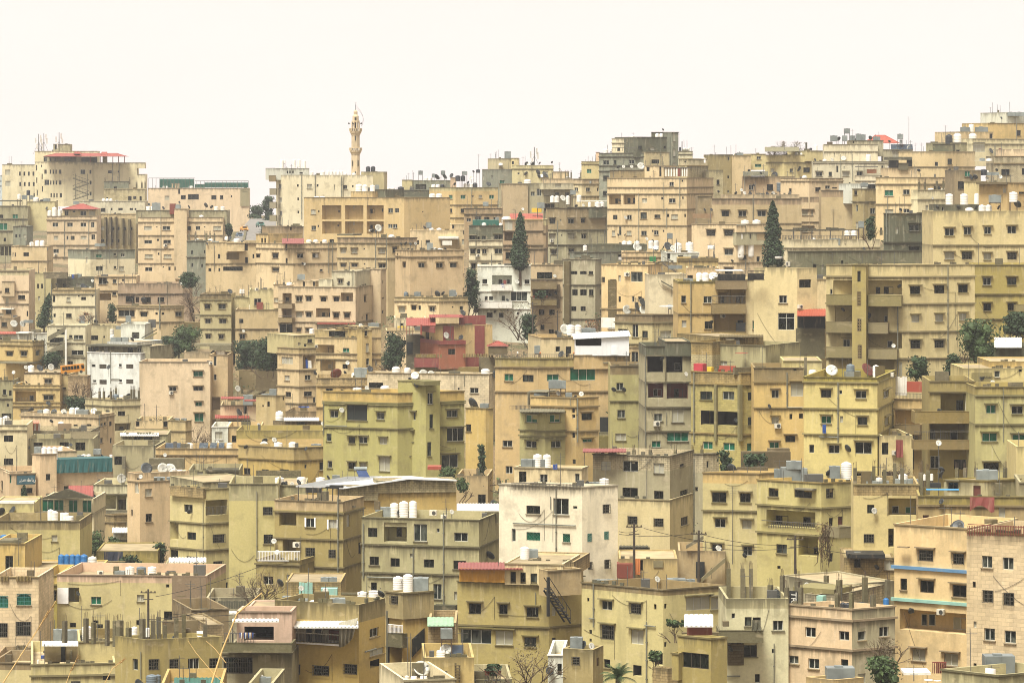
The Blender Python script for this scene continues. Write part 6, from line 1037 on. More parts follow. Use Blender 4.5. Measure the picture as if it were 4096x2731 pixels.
def put_window(root,f,u,z,w_,h,ty,off,hd,col,near):
    global NW; NW+=1
    x,y=f.at(u,off); me=winmesh('w' if ty=='wg' else ty,w_,h,random.choice((0,0,1,1,2,3)) if ty=='w' else 0)
    nm={'r':'door','br':'shutter'}.get(ty,'window')
    if h>1.9 and w_<1.15 and ty=='d': nm='door'
    o=add(nm,me[0],root,Vector((x,y,z))-root.location,f.rz())
    add('pane' if nm!='door' else 'door_panel',me[1],o)
    if me[2]: add('grille' if ty!='br' else 'slats',me[2],o)
    if near and off==0 and nm=='window' and w_>.5:
        if ty!='b' and random.random()<.62: add('sill',slabmesh(w_+.16,.12,.07,col if col!='ob' else 'og','sill'),o,(0,0,-h/2-.06))
        if hd and w_>.7: add('hood',slabmesh(w_+.4,.36,.09,col if col not in BLOCK else 'oc','hood'),o,(0,0,h/2+.14))
    if ty=='wg':
        c=MB(); n=8
        for i in range(n): a=-w_/2+.1+(w_-.2)*i/n; b=a+(w_-.2)/n; c.quad((a,.06+.02*(i%2),h*.02-.1*math.sin(PI*i/n)),(b,.06+.02*((i+1)%2),h*.02-.1*math.sin(PI*(i+1)/n)),(b,.06,h/2-.1),(a,.06,h/2-.1))
        c.build('curtain',mat('cm'),o)
def shell(root,m,wins,first,near):
    """walls with real openings, parapet, roof"""
    R0=root.location; mb=MB(); zt,zb=m['zt'],m['zb']
    zlow=zb-(11 if first else (1.0 if m['dd']>0 else 0)); ph=.9 if zt-zb>2.2 else .12
    ztb=Zp(m['tb'][0],m['Cy']) if m['tb'] else None
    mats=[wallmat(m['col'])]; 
    m2=0
    if m['c2']: mats.append(mat(m['c2'])); m2=len(mats)-1
    mt_=0
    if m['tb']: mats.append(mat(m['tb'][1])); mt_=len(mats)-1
    mats.append(simple('interior_painted_shade',(52,48,38),.95,0,.4)); mD=len(mats)-1  # shade of the deep recesses painted in as a near-black wall colour
    mats.append(mat('rd')); mR=len(mats)-1
    def P(f,u,z,off=0.): x,y=f.at(u,off); return (x-R0.x,y-R0.y,z-R0.z)
    other=[f for f in (m['fl'],m['fr']) if f not in m['faces']]
    for f in m['faces']+other:
        base=m2 if (m['c2'] and f.mi==1) else 0
        ws=[w for w in wins if w['f'] is f]
        # fix overlaps
        keep=[]
        for w in sorted(ws,key=lambda q:-(q['u1']-q['u0'])*(q['z1']-q['z0'])):
            if w['inner'] is not None: continue
            w['u0']=max(w['u0'],.06); w['u1']=min(w['u1'],f.w-.06); w['z1']=min(w['z1'],zt-.12); w['z0']=max(w['z0'],zlow+.1)
            if w['u1']-w['u0']<.22 or w['z1']-w['z0']<.22: w['bad']=1; continue
            if any(w['u0']<k['u1']+.03 and w['u1']>k['u0']-.03 and w['z0']<k['z1']+.03 and w['z1']>k['z0']-.03 for k in keep): w['bad']=1; continue
            keep.append(w)
        LZ=[Zp(y,m['Cy']) for y in m['L']]; LZ=[z for z in LZ if zlow<z<zt]
        zs=sorted(set([zlow,zt]+LZ+([ztb] if ztb and zlow<ztb<zt else [])+[w[q] for w in keep for q in('z0','z1')]))
        for a,b in zip(zs[:-1],zs[1:]):
            if b-a<1e-4: continue
            zc=(a+b)/2; mi=mt_ if (ztb and zc>ztb and not (m['c2'] and f.mi==1)) else base
            cut=sorted([(w['u0'],w['u1']) for w in keep if w['z0']<zc<w['z1']]); u=0.; zr_=min([z for z in LZ+[zt] if z>=b-1e-3]); ub=f.mi*37.+zr_*3.3
            for c0,c1 in cut+[(f.w,f.w)]:
                if c0-u>1e-4: mb.uv[len(mb.f)]=[(ub+u,zr_-a),(ub+c0,zr_-a),(ub+c0,zr_-b),(ub+u,zr_-b)]; mb.quad(P(f,u,a),P(f,c0,a),P(f,c0,b),P(f,u,b),mi)
                u=c1
        for w in keep:
            u0,u1,z0,z1=w['u0'],w['u1'],w['z0'],w['z1']; dd=DEEP.get(w['ty'],.22); 
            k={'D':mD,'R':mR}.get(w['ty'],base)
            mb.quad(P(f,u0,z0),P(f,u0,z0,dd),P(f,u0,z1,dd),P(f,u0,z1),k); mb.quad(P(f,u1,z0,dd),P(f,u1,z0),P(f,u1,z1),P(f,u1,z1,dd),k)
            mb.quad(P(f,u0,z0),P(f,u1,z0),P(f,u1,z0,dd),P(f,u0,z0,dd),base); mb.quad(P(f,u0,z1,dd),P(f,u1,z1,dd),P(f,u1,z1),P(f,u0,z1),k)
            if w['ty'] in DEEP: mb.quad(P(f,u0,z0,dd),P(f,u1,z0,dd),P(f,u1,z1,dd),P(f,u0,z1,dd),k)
    fl,fr,C=m['fl'],m['fr'],m['C']; u=(-fl.r[0],-fl.r[1]); v=fr.r; w1,w2=m['w1'],m['w2']
    def Q(a,b,z): return (C[0]+u[0]*a+v[0]*b-R0.x,C[1]+u[1]*a+v[1]*b-R0.y,z-R0.z)
    mb.quad(Q(w1,0,zlow),Q(w1,w2,zlow),Q(w1,w2,zt),Q(w1,0,zt)); mb.quad(Q(w1,w2,zlow),Q(0,w2,zlow),Q(0,w2,zt),Q(w1,w2,zt))
    if not first: mb.quad(Q(0,0,zlow),Q(w1,0,zlow),Q(w1,w2,zlow),Q(0,w2,zlow))
    t=min(.18,w1*.2,w2*.2); zr=zt-ph; mi=mt_
    o=[(0,0),(w1,0),(w1,w2),(0,w2)]; i_=[(t,t),(w1-t,t),(w1-t,w2-t),(t,w2-t)]
    for k in range(4):
        a,b,c,d=o[k],o[(k+1)%4],i_[(k+1)%4],i_[k]; mb.quad(Q(*a,zt),Q(*b,zt),Q(*c,zt),Q(*d,zt),mi); mb.quad(Q(*d,zt),Q(*c,zt),Q(*c,zr),Q(*d,zr),mi)
    wo=mb.build(m['name'] if m['name'] in('stair_tower',) else 'wall',mats,root)
    rb=MB(); rb.quad(Q(*i_[0],zr),Q(*i_[1],zr),Q(*i_[2],zr),Q(*i_[3],zr)); rb.build('roof',simple('roof_screed',(178,160,122),.95,0,.45,AK,.6),root)
    if zt-zb>2.2 and w1>3 and w2>3:
        cb=MB(); hi_=m['yt']>330
        for _ in range(int(min(40,w1*w2*.2)) if hi_ else 5):
            a_,b_=random.uniform(.4,w1-.8),random.uniform(.4,w2-.8); p=Q(a_,b_,zr); s_=random.uniform(.08,.34); hh=random.uniform(.04,.28)
            if _%9==4: hh=random.uniform(.9,1.5); s_=random.uniform(.3,.6)
            cb.box(p[0],p[0]+s_*random.uniform(.8,3),p[1],p[1]+s_,p[2]+.002,p[2]+hh,random.choice((0,0,1,2)))
        for _ in range(random.randint(1,5)):
            p=Vector(Q(random.uniform(.3,w1-.3),random.uniform(.3,min(3,w2-.3)),zr)); hh=random.uniform(1.3,3.4); cb.tube(p,p+Vector((random.uniform(-.08,.08),0,hh)),.03 if m['Cy']<500 else .045,n=3,m=2)
            if random.random()<.3: cb.tube(p+Vector((-.4,0,hh*.9)),p+Vector((.4,0,hh*.9)),.02,n=3,m=2)
        if cb.f: cb.build('roof_clutter',[mat('gb'),mat('br'),simple('metal_grey',(104,104,98),.5,.4)],root)['kind']='stuff'
    # patches where the render was repaired or has fallen off; loose blocks on the parapet
    if near and m['Cy']<640:
        for f in m['faces']:
            if f.w<3: continue
            for _ in range(0):
                pu,pz=random.uniform(.8,f.w-.8),random.uniform(max(zb,zt-9),zt-.5); rw,rh=random.uniform(.25,1.3),random.uniform(.2,.8)
                if any(w['f'] is f and w['u0']-rw-.1<pu<w['u1']+rw+.1 and w['z0']-rh-.2<pz<w['z1']+rh+.3 for w in wins) or any(abs(pz-Zp(y,m['Cy']))<rh+.15 for y in m['L']) or pz+rh*1.3>zt-.15 or pu-rw*1.3<0 or pu+rw*1.3>f.w or (ztb and abs(pz-ztb)<rh*1.3): continue
                pt_=[]; n_=18; ph_=random.uniform(0,6)
                for i in range(n_): q_=2*PI*i/n_; k_=.88+.14*math.sin(2*q_+ph_)+.1*math.sin(3*q_+2*ph_)+random.uniform(-.07,.07); pt_.append(P(f,pu+rw*k_*math.cos(q_),pz+rh*k_*math.sin(q_),-.006))
                pb=MB(); pb.poly(pt_); pb.build('plaster_patch',mat(random.choice({'y':('oc','yo','bk'),'o':('yo','oc','tn'),'p':('tn','cr','bk'),'c':('tn','bk','pk'),'g':('bk','yo','gb')}.get(m['col'][0],('gb','bk')))),root)
            if random.random()<.4 and m['yt']>170:
                pb=MB(); uu=random.uniform(0,f.w*.6)
                for _ in range(random.randint(3,9)):
                    if uu>f.w-.5: break
                    hh=random.uniform(.1,.32); a0,b0=P(f,uu,zt+.012,.01),P(f,uu+.36,zt+.012,.16); x0_,y0_=P(f,uu+.36,zt,.01)[:2]; x1_,y1_=P(f,uu,zt,.16)[:2]
                    pb.hexa([(a0[0],a0[1],a0[2]),(x0_,y0_,a0[2]),(b0[0],b0[1],a0[2]),(x1_,y1_,a0[2]),(a0[0],a0[1],a0[2]+hh),(x0_,y0_,a0[2]+hh),(b0[0],b0[1],a0[2]+hh),(x1_,y1_,a0[2]+hh)]); uu+=random.choice((.4,.4,.8,1.5))
                if pb.f: pb.build('parapet_blocks',mat(random.choice(('gb','bk','gy'))),root)['kind']='stuff'
    # ledges and coping
    def band(z,th,out,code,nm):
        lb=MB(); e=out
        for f in m['faces']:
            a0=-e if f is m['fl'] or len(m['faces'])==1 else -e; a1=f.w+e
            p=[P(f,a0,z-th/2,-out),P(f,a1,z-th/2,-out),P(f,a1,z-th/2,-.002),P(f,a0,z-th/2,-.002)]; q=[(x,y,zz+th) for x,y,zz in p]; 
            if len(m['faces'])==2 and f is m['fr']: # start clear of the left face's band
                p=[P(f,-.002,z-th/2,-out),P(f,a1,z-th/2,-out),P(f,a1,z-th/2,-.002),P(f,-.002,z-th/2,-.002)]; q=[(x,y,zz+th) for x,y,zz in p]
            lb.hexa(p+q)
        lb.build(nm,mat(code),root)
    lc='oc' if m['col'] in BLOCK else m['col']
    for y in m['L']:
        z=Zp(y,m['Cy']); 
        if zb<z<zt: band(z,.16 if near else .2,.14,lc,'ledge')
    for y,c in m.get('L2',[]):
        band(Zp(y,m['Cy']),.24,.2,c,'painted_ledge')
    if not m['cl'] and zt-zb>1.5: band(zt-.05,.12,.07,m['tb'][1] if m['tb'] and m['tb'][1] not in BLOCK else lc,'coping')
    return zr
# ---------------- roof and wall things ----------------
NUM=['','','two','three','four','five','six','seven','eight','nine','ten','eleven','twelve']+['many']*40
ORD=['leftmost','second from left','third from left','fourth from left','fifth from left','sixth from left','seventh from left','eighth from left','ninth from left','tenth from left']+['%dth from left'%i for i in range(11,60)]
KN={'tw':('white water tank','white water tanks','water_tank','tank'),'tk':('black water tank','black water tanks','water_tank','tank'),'tb':('blue-grey water tank','blue-grey water tanks','water_tank','tank'),'tu':('bright blue water tank','bright blue water tanks','water_tank','tank'),
 'tg':('galvanised metal tank','galvanised metal tanks','metal_tank','tank'),'th':('low white tank','low white tanks','water_tank','tank'),'so':('tilted solar panel','tilted solar panels','solar_collector','solar panel'),
 'wd':('pale satellite dish','pale satellite dishes','satellite_dish','satellite dish'),'dd':('dark satellite dish','dark satellite dishes','satellite_dish','satellite dish'),
 'an':('thin aerial pole','thin aerial poles','aerial_pole','aerial'),'mast':('phone mast with panel antennas','phone masts with panel antennas','phone_mast','mast'),'ac':('air conditioner unit','air conditioner units','air_conditioner','air conditioner')}
GRP={'water_tank':'water tanks on the roofs','metal_tank':'galvanised metal tanks on the roofs','solar_collector':'solar panels on the roofs','satellite_dish':'satellite dishes on roofs and walls','aerial_pole':'aerial poles on the roofs','phone_mast':'phone masts on the skyline','air_conditioner':'air conditioner units on the walls'}
TANKC={'tw':(238,234,222),'th':(240,236,226),'tk':(44,48,52),'tb':(104,116,122),'tu':(44,112,170)}
TK={}
def tankmesh(kind,asp):
    asp=round(asp*4)/4; key=(kind,asp)
    if key in TK: return TK[key]
    b=MB(); H=asp; pr=[(0,.0),(.48,0),(.5,.03)]; n=max(3,int(H/.22)); body=H*.86
    for i in range(n):
        z0=.03+(body-.03)*i/n; z1=.03+(body-.03)*(i+1)/n; pr+=[(.5,z0+.02),(.5,z0+(z1-z0)*.7),(.475,z1-.03)]
    pr+=[(.5,body),(.46,body+(H-body)*.35),(.3,body+(H-body)*.75),(.17,H*.97)]
    b.lathe(pr,16)
    l=MB(); l.lathe([(.19,H*.955),(.19,H),(.1,H+.02)],12)
    me=b.mesh('tank_body',[simple('tank_'+kind,TANKC[kind],.45,0,.16)],True); lm=l.mesh('lid',[simple('tank_'+kind,TANKC[kind],.45,0,.16)])
    TK[key]=(me,lm,asp); return TK[key]
CUBE={}
def cubemesh(asp):
    asp=round(asp*4)/4
    if asp in CUBE: return CUBE[asp]
    b=MB(); b.box(-.5,.5,-.4,.4,0,asp)
    for x in(-.5,0,.47): b.box(x,x+.03,-.415,-.401,.03,asp-.03)
    b.box(-.2,.1,-.2,.1,asp+.001,asp+.05)
    me=b.mesh('tank_body',[simple('galvanised',(150,158,154),.5,.25,.4,.85,1.6)]); CUBE[asp]=(me,asp); return CUBE[asp]
DC={}
def dishmesh(kind):
    if kind in DC: return DC[kind]
    b=MB(); n=18; prof=[(.02,.0),(.18,.012),(.34,.045),(.5,.11),(.5,.13),(.34,.065),(.18,.032),(.02,.02)]
    k=0; b.lathe(prof,n)
    rgb=(206,204,190) if kind=='wd' else (58,62,62) if kind=='dd' else (110,52,36)
    me=b.mesh('reflector',[simple('dish_'+kind,rgb,.5,.1,.35,.85,3.)],True)
    a=MB(); a.tube((0,0,.02),(.28,0,.42),.012,n=4); a.tube((-.1,.2,.05),(.28,0,.42),.008,n=4); a.tube((-.1,-.2,.05),(.28,0,.42),.008,n=4); a.box(.24,.34,-.04,.04,.38,.46)
    am=a.mesh('feed_arm',[simple('metal_grey',(104,104,98),.5,.4)])
    DC[kind]=(me,am); return DC[kind]
ACM=[]
def acmesh():
    if not ACM:
        b=MB(); b.box(-.42,.42,-.32,0,-.3,.3); f=MB(); f.lathe([(.0,0),(.24,0),(.24,.02)],14); 
        for i in range(4): q=PI*i/4; f.box(-.0,.0,0,0,0,0) if 0 else None
        fm=D.meshes.new('fan_grille'); 
        fm=f.mesh('fan_grille',[simple('fan_dark',(70,70,64),.6)])
        k=MB(); 
        for x in(-.35,.33): k.box(x,x+.03,-.34,.0,-.36,-.3)
        ACM.extend([b.mesh('casing',[simple('ac_white',(222,216,196),.5,0,.2)]),fm,k.mesh('bracket',[simple('metal_grey',(104,104,98),.5,.4)])])
    return ACM
THINGS=[]   # (root, kind, px, building) for labels
def place_item(b,it,roofs):
    ty,px,py,w_,h=it; ms=b['ms']; ybot=py+h/2; ytop=py-h/2
    wall=[m for m in ms if m['rng'][0]-1<=px<=m['rng'][1]+1 and top_py(m,px)<py and (py<m['yb']+2 or m is ms[0])]
    if ty in('pi',):
        if not wall: 
            wall=[m for m in ms if m['rng'][0]-3<=px<=m['rng'][1]+3] or [ms[0]]
        m=min(wall,key=lambda q:q['dd']); f=face_for(m,px); u=f.s_at(px); x,y=f.at(u,-.12)
        z0,z1=Zp(ybot,y),Zp(ytop,y); q=MB(); r=max(.035,min(.12,w_/2*y/F)) if h>w_ else .05
        if h>=w_: q.tube((0,0,z0),(0,0,z1),r,n=6); 
        else:
            hw=w_/2*y/F; q.tube((-hw,0,(z0+z1)/2),(hw,0,(z0+z1)/2),.06,n=6)
        if h>=w_:
            for k in range(1,int((z1-z0)/1.5)): q.box(-r*1.5,r*1.5,-r,.12,z0+k*1.5,z0+k*1.5+.06)
        q.build('drainpipe',simple('pipe_grey',(128,128,112),.5,.1,.3),b['root'],(x-b['root'].location.x,y-b['root'].location.y,-b['root'].location.z),f.rz()); return
    iswall=bool(wall) and ty in('wd','dd','ac') and all(top_py(m,px)<py-h*.1-(.6 if h<4 else 1.2) for m in [min(wall,key=lambda q:q['dd'])])
    if iswall:
        m=min(wall,key=lambda q:q['dd']); f=face_for(m,px); u=f.s_at(px); x,y=f.at(u,-.35); z=Zp(py,y); slab=None
    else:
        # roof: the mass whose parapet lies just below the thing
        cand=[(abs(top_py(m,px)-ybot)+(0 if top_py(m,px)>=ybot-3 else 8),i,m) for i,m in enumerate(ms) if m['rng'][0]-3<=px<=m['rng'][1]+3]
        if not cand: cand=[(min(abs(m['rng'][0]-px),abs(m['rng'][1]-px)),i,m) for i,m in enumerate(ms)]
        m=min(cand)[2]; zr=roofs[id(m)]; f=face_for(m,min(max(px,m['rng'][0]),m['rng'][1]))
        u=f.s_at(px); x0,y0=f.at(u,0); lim=max(1.,(m['w2'] if f is m['fl'] else m['w1'])-1)
        off=min(1.3,lim*.5)
        if ybot-HY>60:
            Y=F*(CZ-zr)/(ybot-HY); off=min(max((Y-y0)/max(.2,f.inn[1]),.7),min(lim,14))
        elif w_*y0/F>2: off=1.6
        u=f.s_at(px,off); x,y=f.at(u,off); slab=zr; z=Zp(py,y)
    S=y/F; W=w_*S; H=h*S; zt=Zp(ytop,y); zb_=Zp(ybot,y); near=y<720
    nm=KN[ty][2]
    def reg(root): THINGS.append((root,ty,px,py,b)); tag(root,'',KN[ty][3],GRP[nm])
    def legs(root,hw,hd_,z0,z1):
        q=MB()
        for a in(-hw,hw-.06):
            for c in(-hd_,hd_-.06): q.box(a,a+.06,c,c+.06,z0,z1)
        q.box(-hw,hw,-hd_,-hd_+.05,z1-.06,z1); q.box(-hw,hw,hd_-.05,hd_,z1-.06,z1)
        q.build('stand',simple('metal_rust',(92,76,60),.6,.3),root)
    if ty in('tw','tk','tb','tu','th'):
        n=1
        if W/H>1.9: n=max(1,round(W/max(1.15,H*1.3)))
        for i in range(n):
            xx=x-W/2+W*(i+.5)/n; w1=min(W/n*.97,2.2); H1=max(.45,zt-slab)
            zb2=slab
            if zb_>slab+1.35 or H1>w1*2.3:
                zb2=max(slab,min(zb_,zt-.5*w1)) if zb_>slab+1.0 else zt-w1*2.2
            H1=zt-zb2; me,lm,asp=tankmesh(ty,max(.5,min(2.4,H1/w1)))
            o=D.objects.new(nm,None); COL.objects.link(o); o.location=(xx,y,slab)
            t=add('body',me,o,(0,0,zb2-slab),random.uniform(0,6),(w1,w1,H1/asp)); add('lid',lm,o,(0,0,zb2-slab),0,(w1,w1,H1/asp))
            if zb2>slab+.25: legs(o,w1*.42,w1*.42,0,zb2-slab)
            reg(o); THINGS[-1]=(o,ty,px-w_/2+w_*(i+.5)/n,py,b)
    elif ty=='tg':
        zb2=slab if zb_<slab+1.2 else zb_; H1=max(.5,zt-zb2); n=1 if W/H1<2.6 else 2
        for i in range(n):
            w1=W/n*.98; xx=x-W/2+W*(i+.5)/n; me,asp=cubemesh(max(.25,min(2,H1/w1)))
            o=D.objects.new(nm,None); COL.objects.link(o); o.location=(xx,y,slab); o.rotation_euler=(0,0,random.uniform(-.12,.12))
            add('body',me,o,(0,0,zb2-slab),0,(w1,min(1.6,w1),H1/asp))
            if zb2>slab+.3: legs(o,w1*.46,min(1.6,w1)*.36,0,zb2-slab)
            reg(o); THINGS[-1]=(o,ty,px-w_/2+w_*(i+.5)/n,py,b)
    elif ty=='so':
        o=D.objects.new(nm,None); COL.objects.link(o); o.location=(x,y,slab); q=MB(); a=max(.6,H)
        q.hexa([(-W/2,-.5,zt-slab-a),(W/2,-.5,zt-slab-a),(W/2,-.45,zt-slab-a-.06),(-W/2,-.45,zt-slab-a-.06),(-W/2,.6,zt-slab),(W/2,.6,zt-slab),(W/2,.65,zt-slab-.06),(-W/2,.65,zt-slab-.06)])
        q.build('collector',glassmat('solar_glass',(52,62,72),.2,.9,(120,130,130)),o); legs(o,W*.45,.5,0,max(.2,zt-slab-a)); reg(o)
    elif ty in('wd','dd'):
        kind=ty
        if ty=='dd' and random.random()<.12 and W>1.1: kind='rust'
        me,am=dishmesh(kind); dia=max(.5,max(W,H)); o=D.objects.new(nm,None); COL.objects.link(o)
        if ty=='wd': n_=Vector((random.uniform(-.1,.75),-.85,random.uniform(.25,.6)))
        else: n_=Vector((random.choice((-1,1,1))*random.uniform(.3,.9),random.uniform(.45,.95)*(1 if random.random()<.6 else -1),.5))
        ratio=max(.25,min(1,min(W,H)/max(W,H)))
        n_.normalize(); R=n_.to_track_quat('Z','Y')
        z_=z; o.location=(x,y,slab if slab is not None else z_); dz=z_-(slab if slab is not None else z_)
        c=Vector((0,0,dz))-n_*dia*.05
        r=add('reflector',me,o,c); r.rotation_mode='QUATERNION'; r.rotation_quaternion=R; r.scale=(dia*.5/.5,)*3
        if dia>.5 and (near or dia>1): r2=add('feed_arm',am,o,c); r2.rotation_mode='QUATERNION'; r2.rotation_quaternion=R; r2.scale=(dia,)*3
        q=MB()
        if slab is not None: q.tube((0,0,0),(0,0,max(.1,dz)),.035,n=5)
        else: q.tube((0,0,-.1),(-f.inn[0]*-.38,-f.inn[1]*-.38,-.15),.03,n=5)
        q.build('mount',simple('metal_grey',(104,104,98),.5,.4),o); reg(o)
    elif ty=='ac':
        a,c,k=acmesh(); o=D.objects.new(nm,None); COL.objects.link(o); zz=z if slab is None else max(z,slab+.35); 
        if slab is None: x,y=f.at(f.s_at(px),-.06)
        o.location=(x,y,zz); o.rotation_euler=(0,0,f.rz()); s=max(.7,min(1.6,W/.84))
        add('casing',a,o,sc=(s,1,s)); q=add('fan_grille',c,o,(.12*s,-.325,0)); q.rotation_euler=(PI/2,0,0); q.scale=(s,s,1); add('bracket',k,o,sc=(s,1,s)); reg(o)
    elif ty=='an':
        if wall and py>top_py(min(wall,key=lambda q:q['dd']),px)+2: 
            m=min(wall,key=lambda q:q['dd']); f=face_for(m,px); x,y=f.at(f.s_at(px),-.25); slab=zb_
            zt=Zp(ytop,y)
        o=D.objects.new(nm,None); COL.objects.link(o); o.location=(x,y,min(slab,zt-1)); q=MB(); dz=zt-o.location.z; r=.035 if y<500 else .05
        q.tube((0,0,0),(0,0,dz),r,r*.6,n=5); q.build('pole',simple('metal_grey',(104,104,98),.5,.4),o); q=MB()
        for k in range(3): ww=.5-.12*k; q.tube((-ww,0,dz-.15-.22*k),(ww,0,dz-.15-.22*k),.012,n=4)
        if W<.9: q.build('crossbars',simple('metal_grey',(104,104,98),.5,.4),o)
        reg(o)
    elif ty=='mast':
        o=D.objects.new(nm,None); COL.objects.link(o); o.location=(x,y,slab); dz=zt-slab; g=simple('metal_grey',(104,104,98),.5,.4); q=MB()
        q.tube((0,0,0),(0,0,dz),.14,.1,n=6); q.build('pole',g,o); q=MB(); q.tube((-1.6,0,0),(0,0,dz*.6),.05,n=4); q.tube((1.6,0,0),(0,0,dz*.6),.05,n=4); q.build('stay',g,o)
        for k,(a,zz) in enumerate(((-.9,.8),(.9,.75),(-.5,.5),(.6,.95))):
            q=MB(); q.box(a-.18,a+.18,-.1,.1,dz*zz-1.6,dz*zz); q.tube((0,0,dz*zz-.8),(a,0,dz*zz-.8),.03,n=4); q.build('antenna_panel',simple('antenna_white',(206,202,190),.5),o)
        reg(o)
def place_column(b,it):
    ty,px,py,w_,h=it; root=b['root']; m=min([q for q in b['ms'] if q['rng'][0]-4<=px<=q['rng'][1]+4] or [b['ms'][0]],key=lambda q:abs(top_py(q,px)-(py+h/2)))
    f=face_for(m,min(max(px,m['rng'][0]),m['rng'][1])); ybot=py+h/2; zr=m['zt']-.9; u=f.s_at(px); x0,y0=f.at(u,0); lim=max(1.,(m['w2'] if f is m['fl'] else m['w1'])-.6); off=.25
    tp=top_py(m,px)
    if ybot<tp-1.5 and ybot-HY>60: Y=F*(CZ-zr)/(ybot-HY); off=min(max((Y-y0)/max(.2,f.inn[1]),.3),lim)
    u=f.s_at(px,off); x,y=f.at(u,off); z1=Zp(py-h/2,y); z0=min(zr,Zp(ybot,y)); s=max(.28,min(.5,w_*y/F))/2
    hr=(z1-z0)*(.3 if z1-z0>3 else .12); L=root.location
    q=MB(); q.box(-s,s,-s,s,z0,z1-hr); o=q.build('concrete_column',mat('gb'),root,(x-L.x,y-L.y,-L.z),f.rz())
    q=MB(); hh=max(.55,hr)
    for a,c in((-.7,-.7),(.7,-.6),(-.6,.7),(.65,.7),(0,-.7)): 
        r=.016 if y<450 else .025; q.tube((a*s,c*s,z1-hr-.02),(a*s+random.uniform(-.06,.06),c*s,z1-hr+hh*random.uniform(.75,1.1)),r,n=3)
    q.build('rebar',simple('metal_rust',(92,76,60),.6,.3),o)
# names of X pieces that are things of their own
OWN={'blue_barrel':('barrel','blue plastic barrel'),'white_barrel':('barrel','white plastic barrel'),'white_dome':('dome','white plastered dome'),'red_chair':('chair','red plastic chair'),'white_chair':('chair','white plastic chair'),'blue_chair':('chair','blue plastic chair'),'dark_chair':('chair','dark plastic chair'),
 'orange_sofa':('sofa','orange-red sofa'),'orange_tray':('box','orange plastic tray'),'green_bin':('bin','green plastic bin'),'black_bin':('bin','tall black bin'),'yellow_box':('box','yellow box'),'red_white_box':('box','red and white box'),'laundry':('laundry','piece of hanging laundry'),
 'navy_carpet':('carpet','navy carpet'),'red_cloth':('cloth','draped dark red cloth'),'draped_cloth':('cloth','patterned grey cloth'),'blue_cloth':('towel','blue towel'),'white_sheet':('sheet','white sheet'),'red_curtain':('curtain','long red curtain'),'retaining_wall':('wall','earth-brown retaining wall'),'garden_wall':('wall','low tan garden wall'),'pink_wall':('wall','pink garden wall'),
 'yard_wall':('wall','olive yard wall'),'rubble_wall':('wall','mauve rubble wall'),'planter':('planter','boat-shaped planter'),'yellow_sheet':('tarpaulin','yellow plastic sheet'),'tarpaulin':('tarpaulin','green tarpaulin'),'blue_crate':('crate','long light blue crate'),'black_jugs':('jug','row of black jugs'),'turquoise_cabinet':('cabinet','turquoise metal cabinet'),'turquoise_crate':('crate','turquoise metal crate'),
 'wood_crate':('crate','old wooden crate'),'wood_ladder':('ladder','wooden ladder rail'),'striped_board':('board','orange striped board'),'white_pipe':('pipe','thick white pipe'),'salmon_wall':('wall','salmon pink roof wall'),'terrace_wall':('wall','ochre terrace wall'),'brown_wall':('wall','short brown wall'),'yard_tank':('tank','tank')}
def corr(mb,P,nu,amp):
    """ribbed sheet between four corners: P(s,t)"""
    th=.05
    for i in range(nu):
        s0,s1=i/nu,(i+1)/nu; sm=(s0+s1)/2; a0,a1,am,b0,b1,bm=P(s0,0),P(s1,0),P(sm,0),P(s0,1),P(s1,1),P(sm,1); up=Vector((0,0,amp))
        mb.quad(a0,am+up,bm+up,b0); mb.quad(am+up,a1,b1,bm+up)
    t=Vector((0,0,-th)); c=[P(0,0),P(1,0),P(1,1),P(0,1)]; mb.hexa([q+t for q in c]+[q-Vector((0,0,.004)) for q in c])
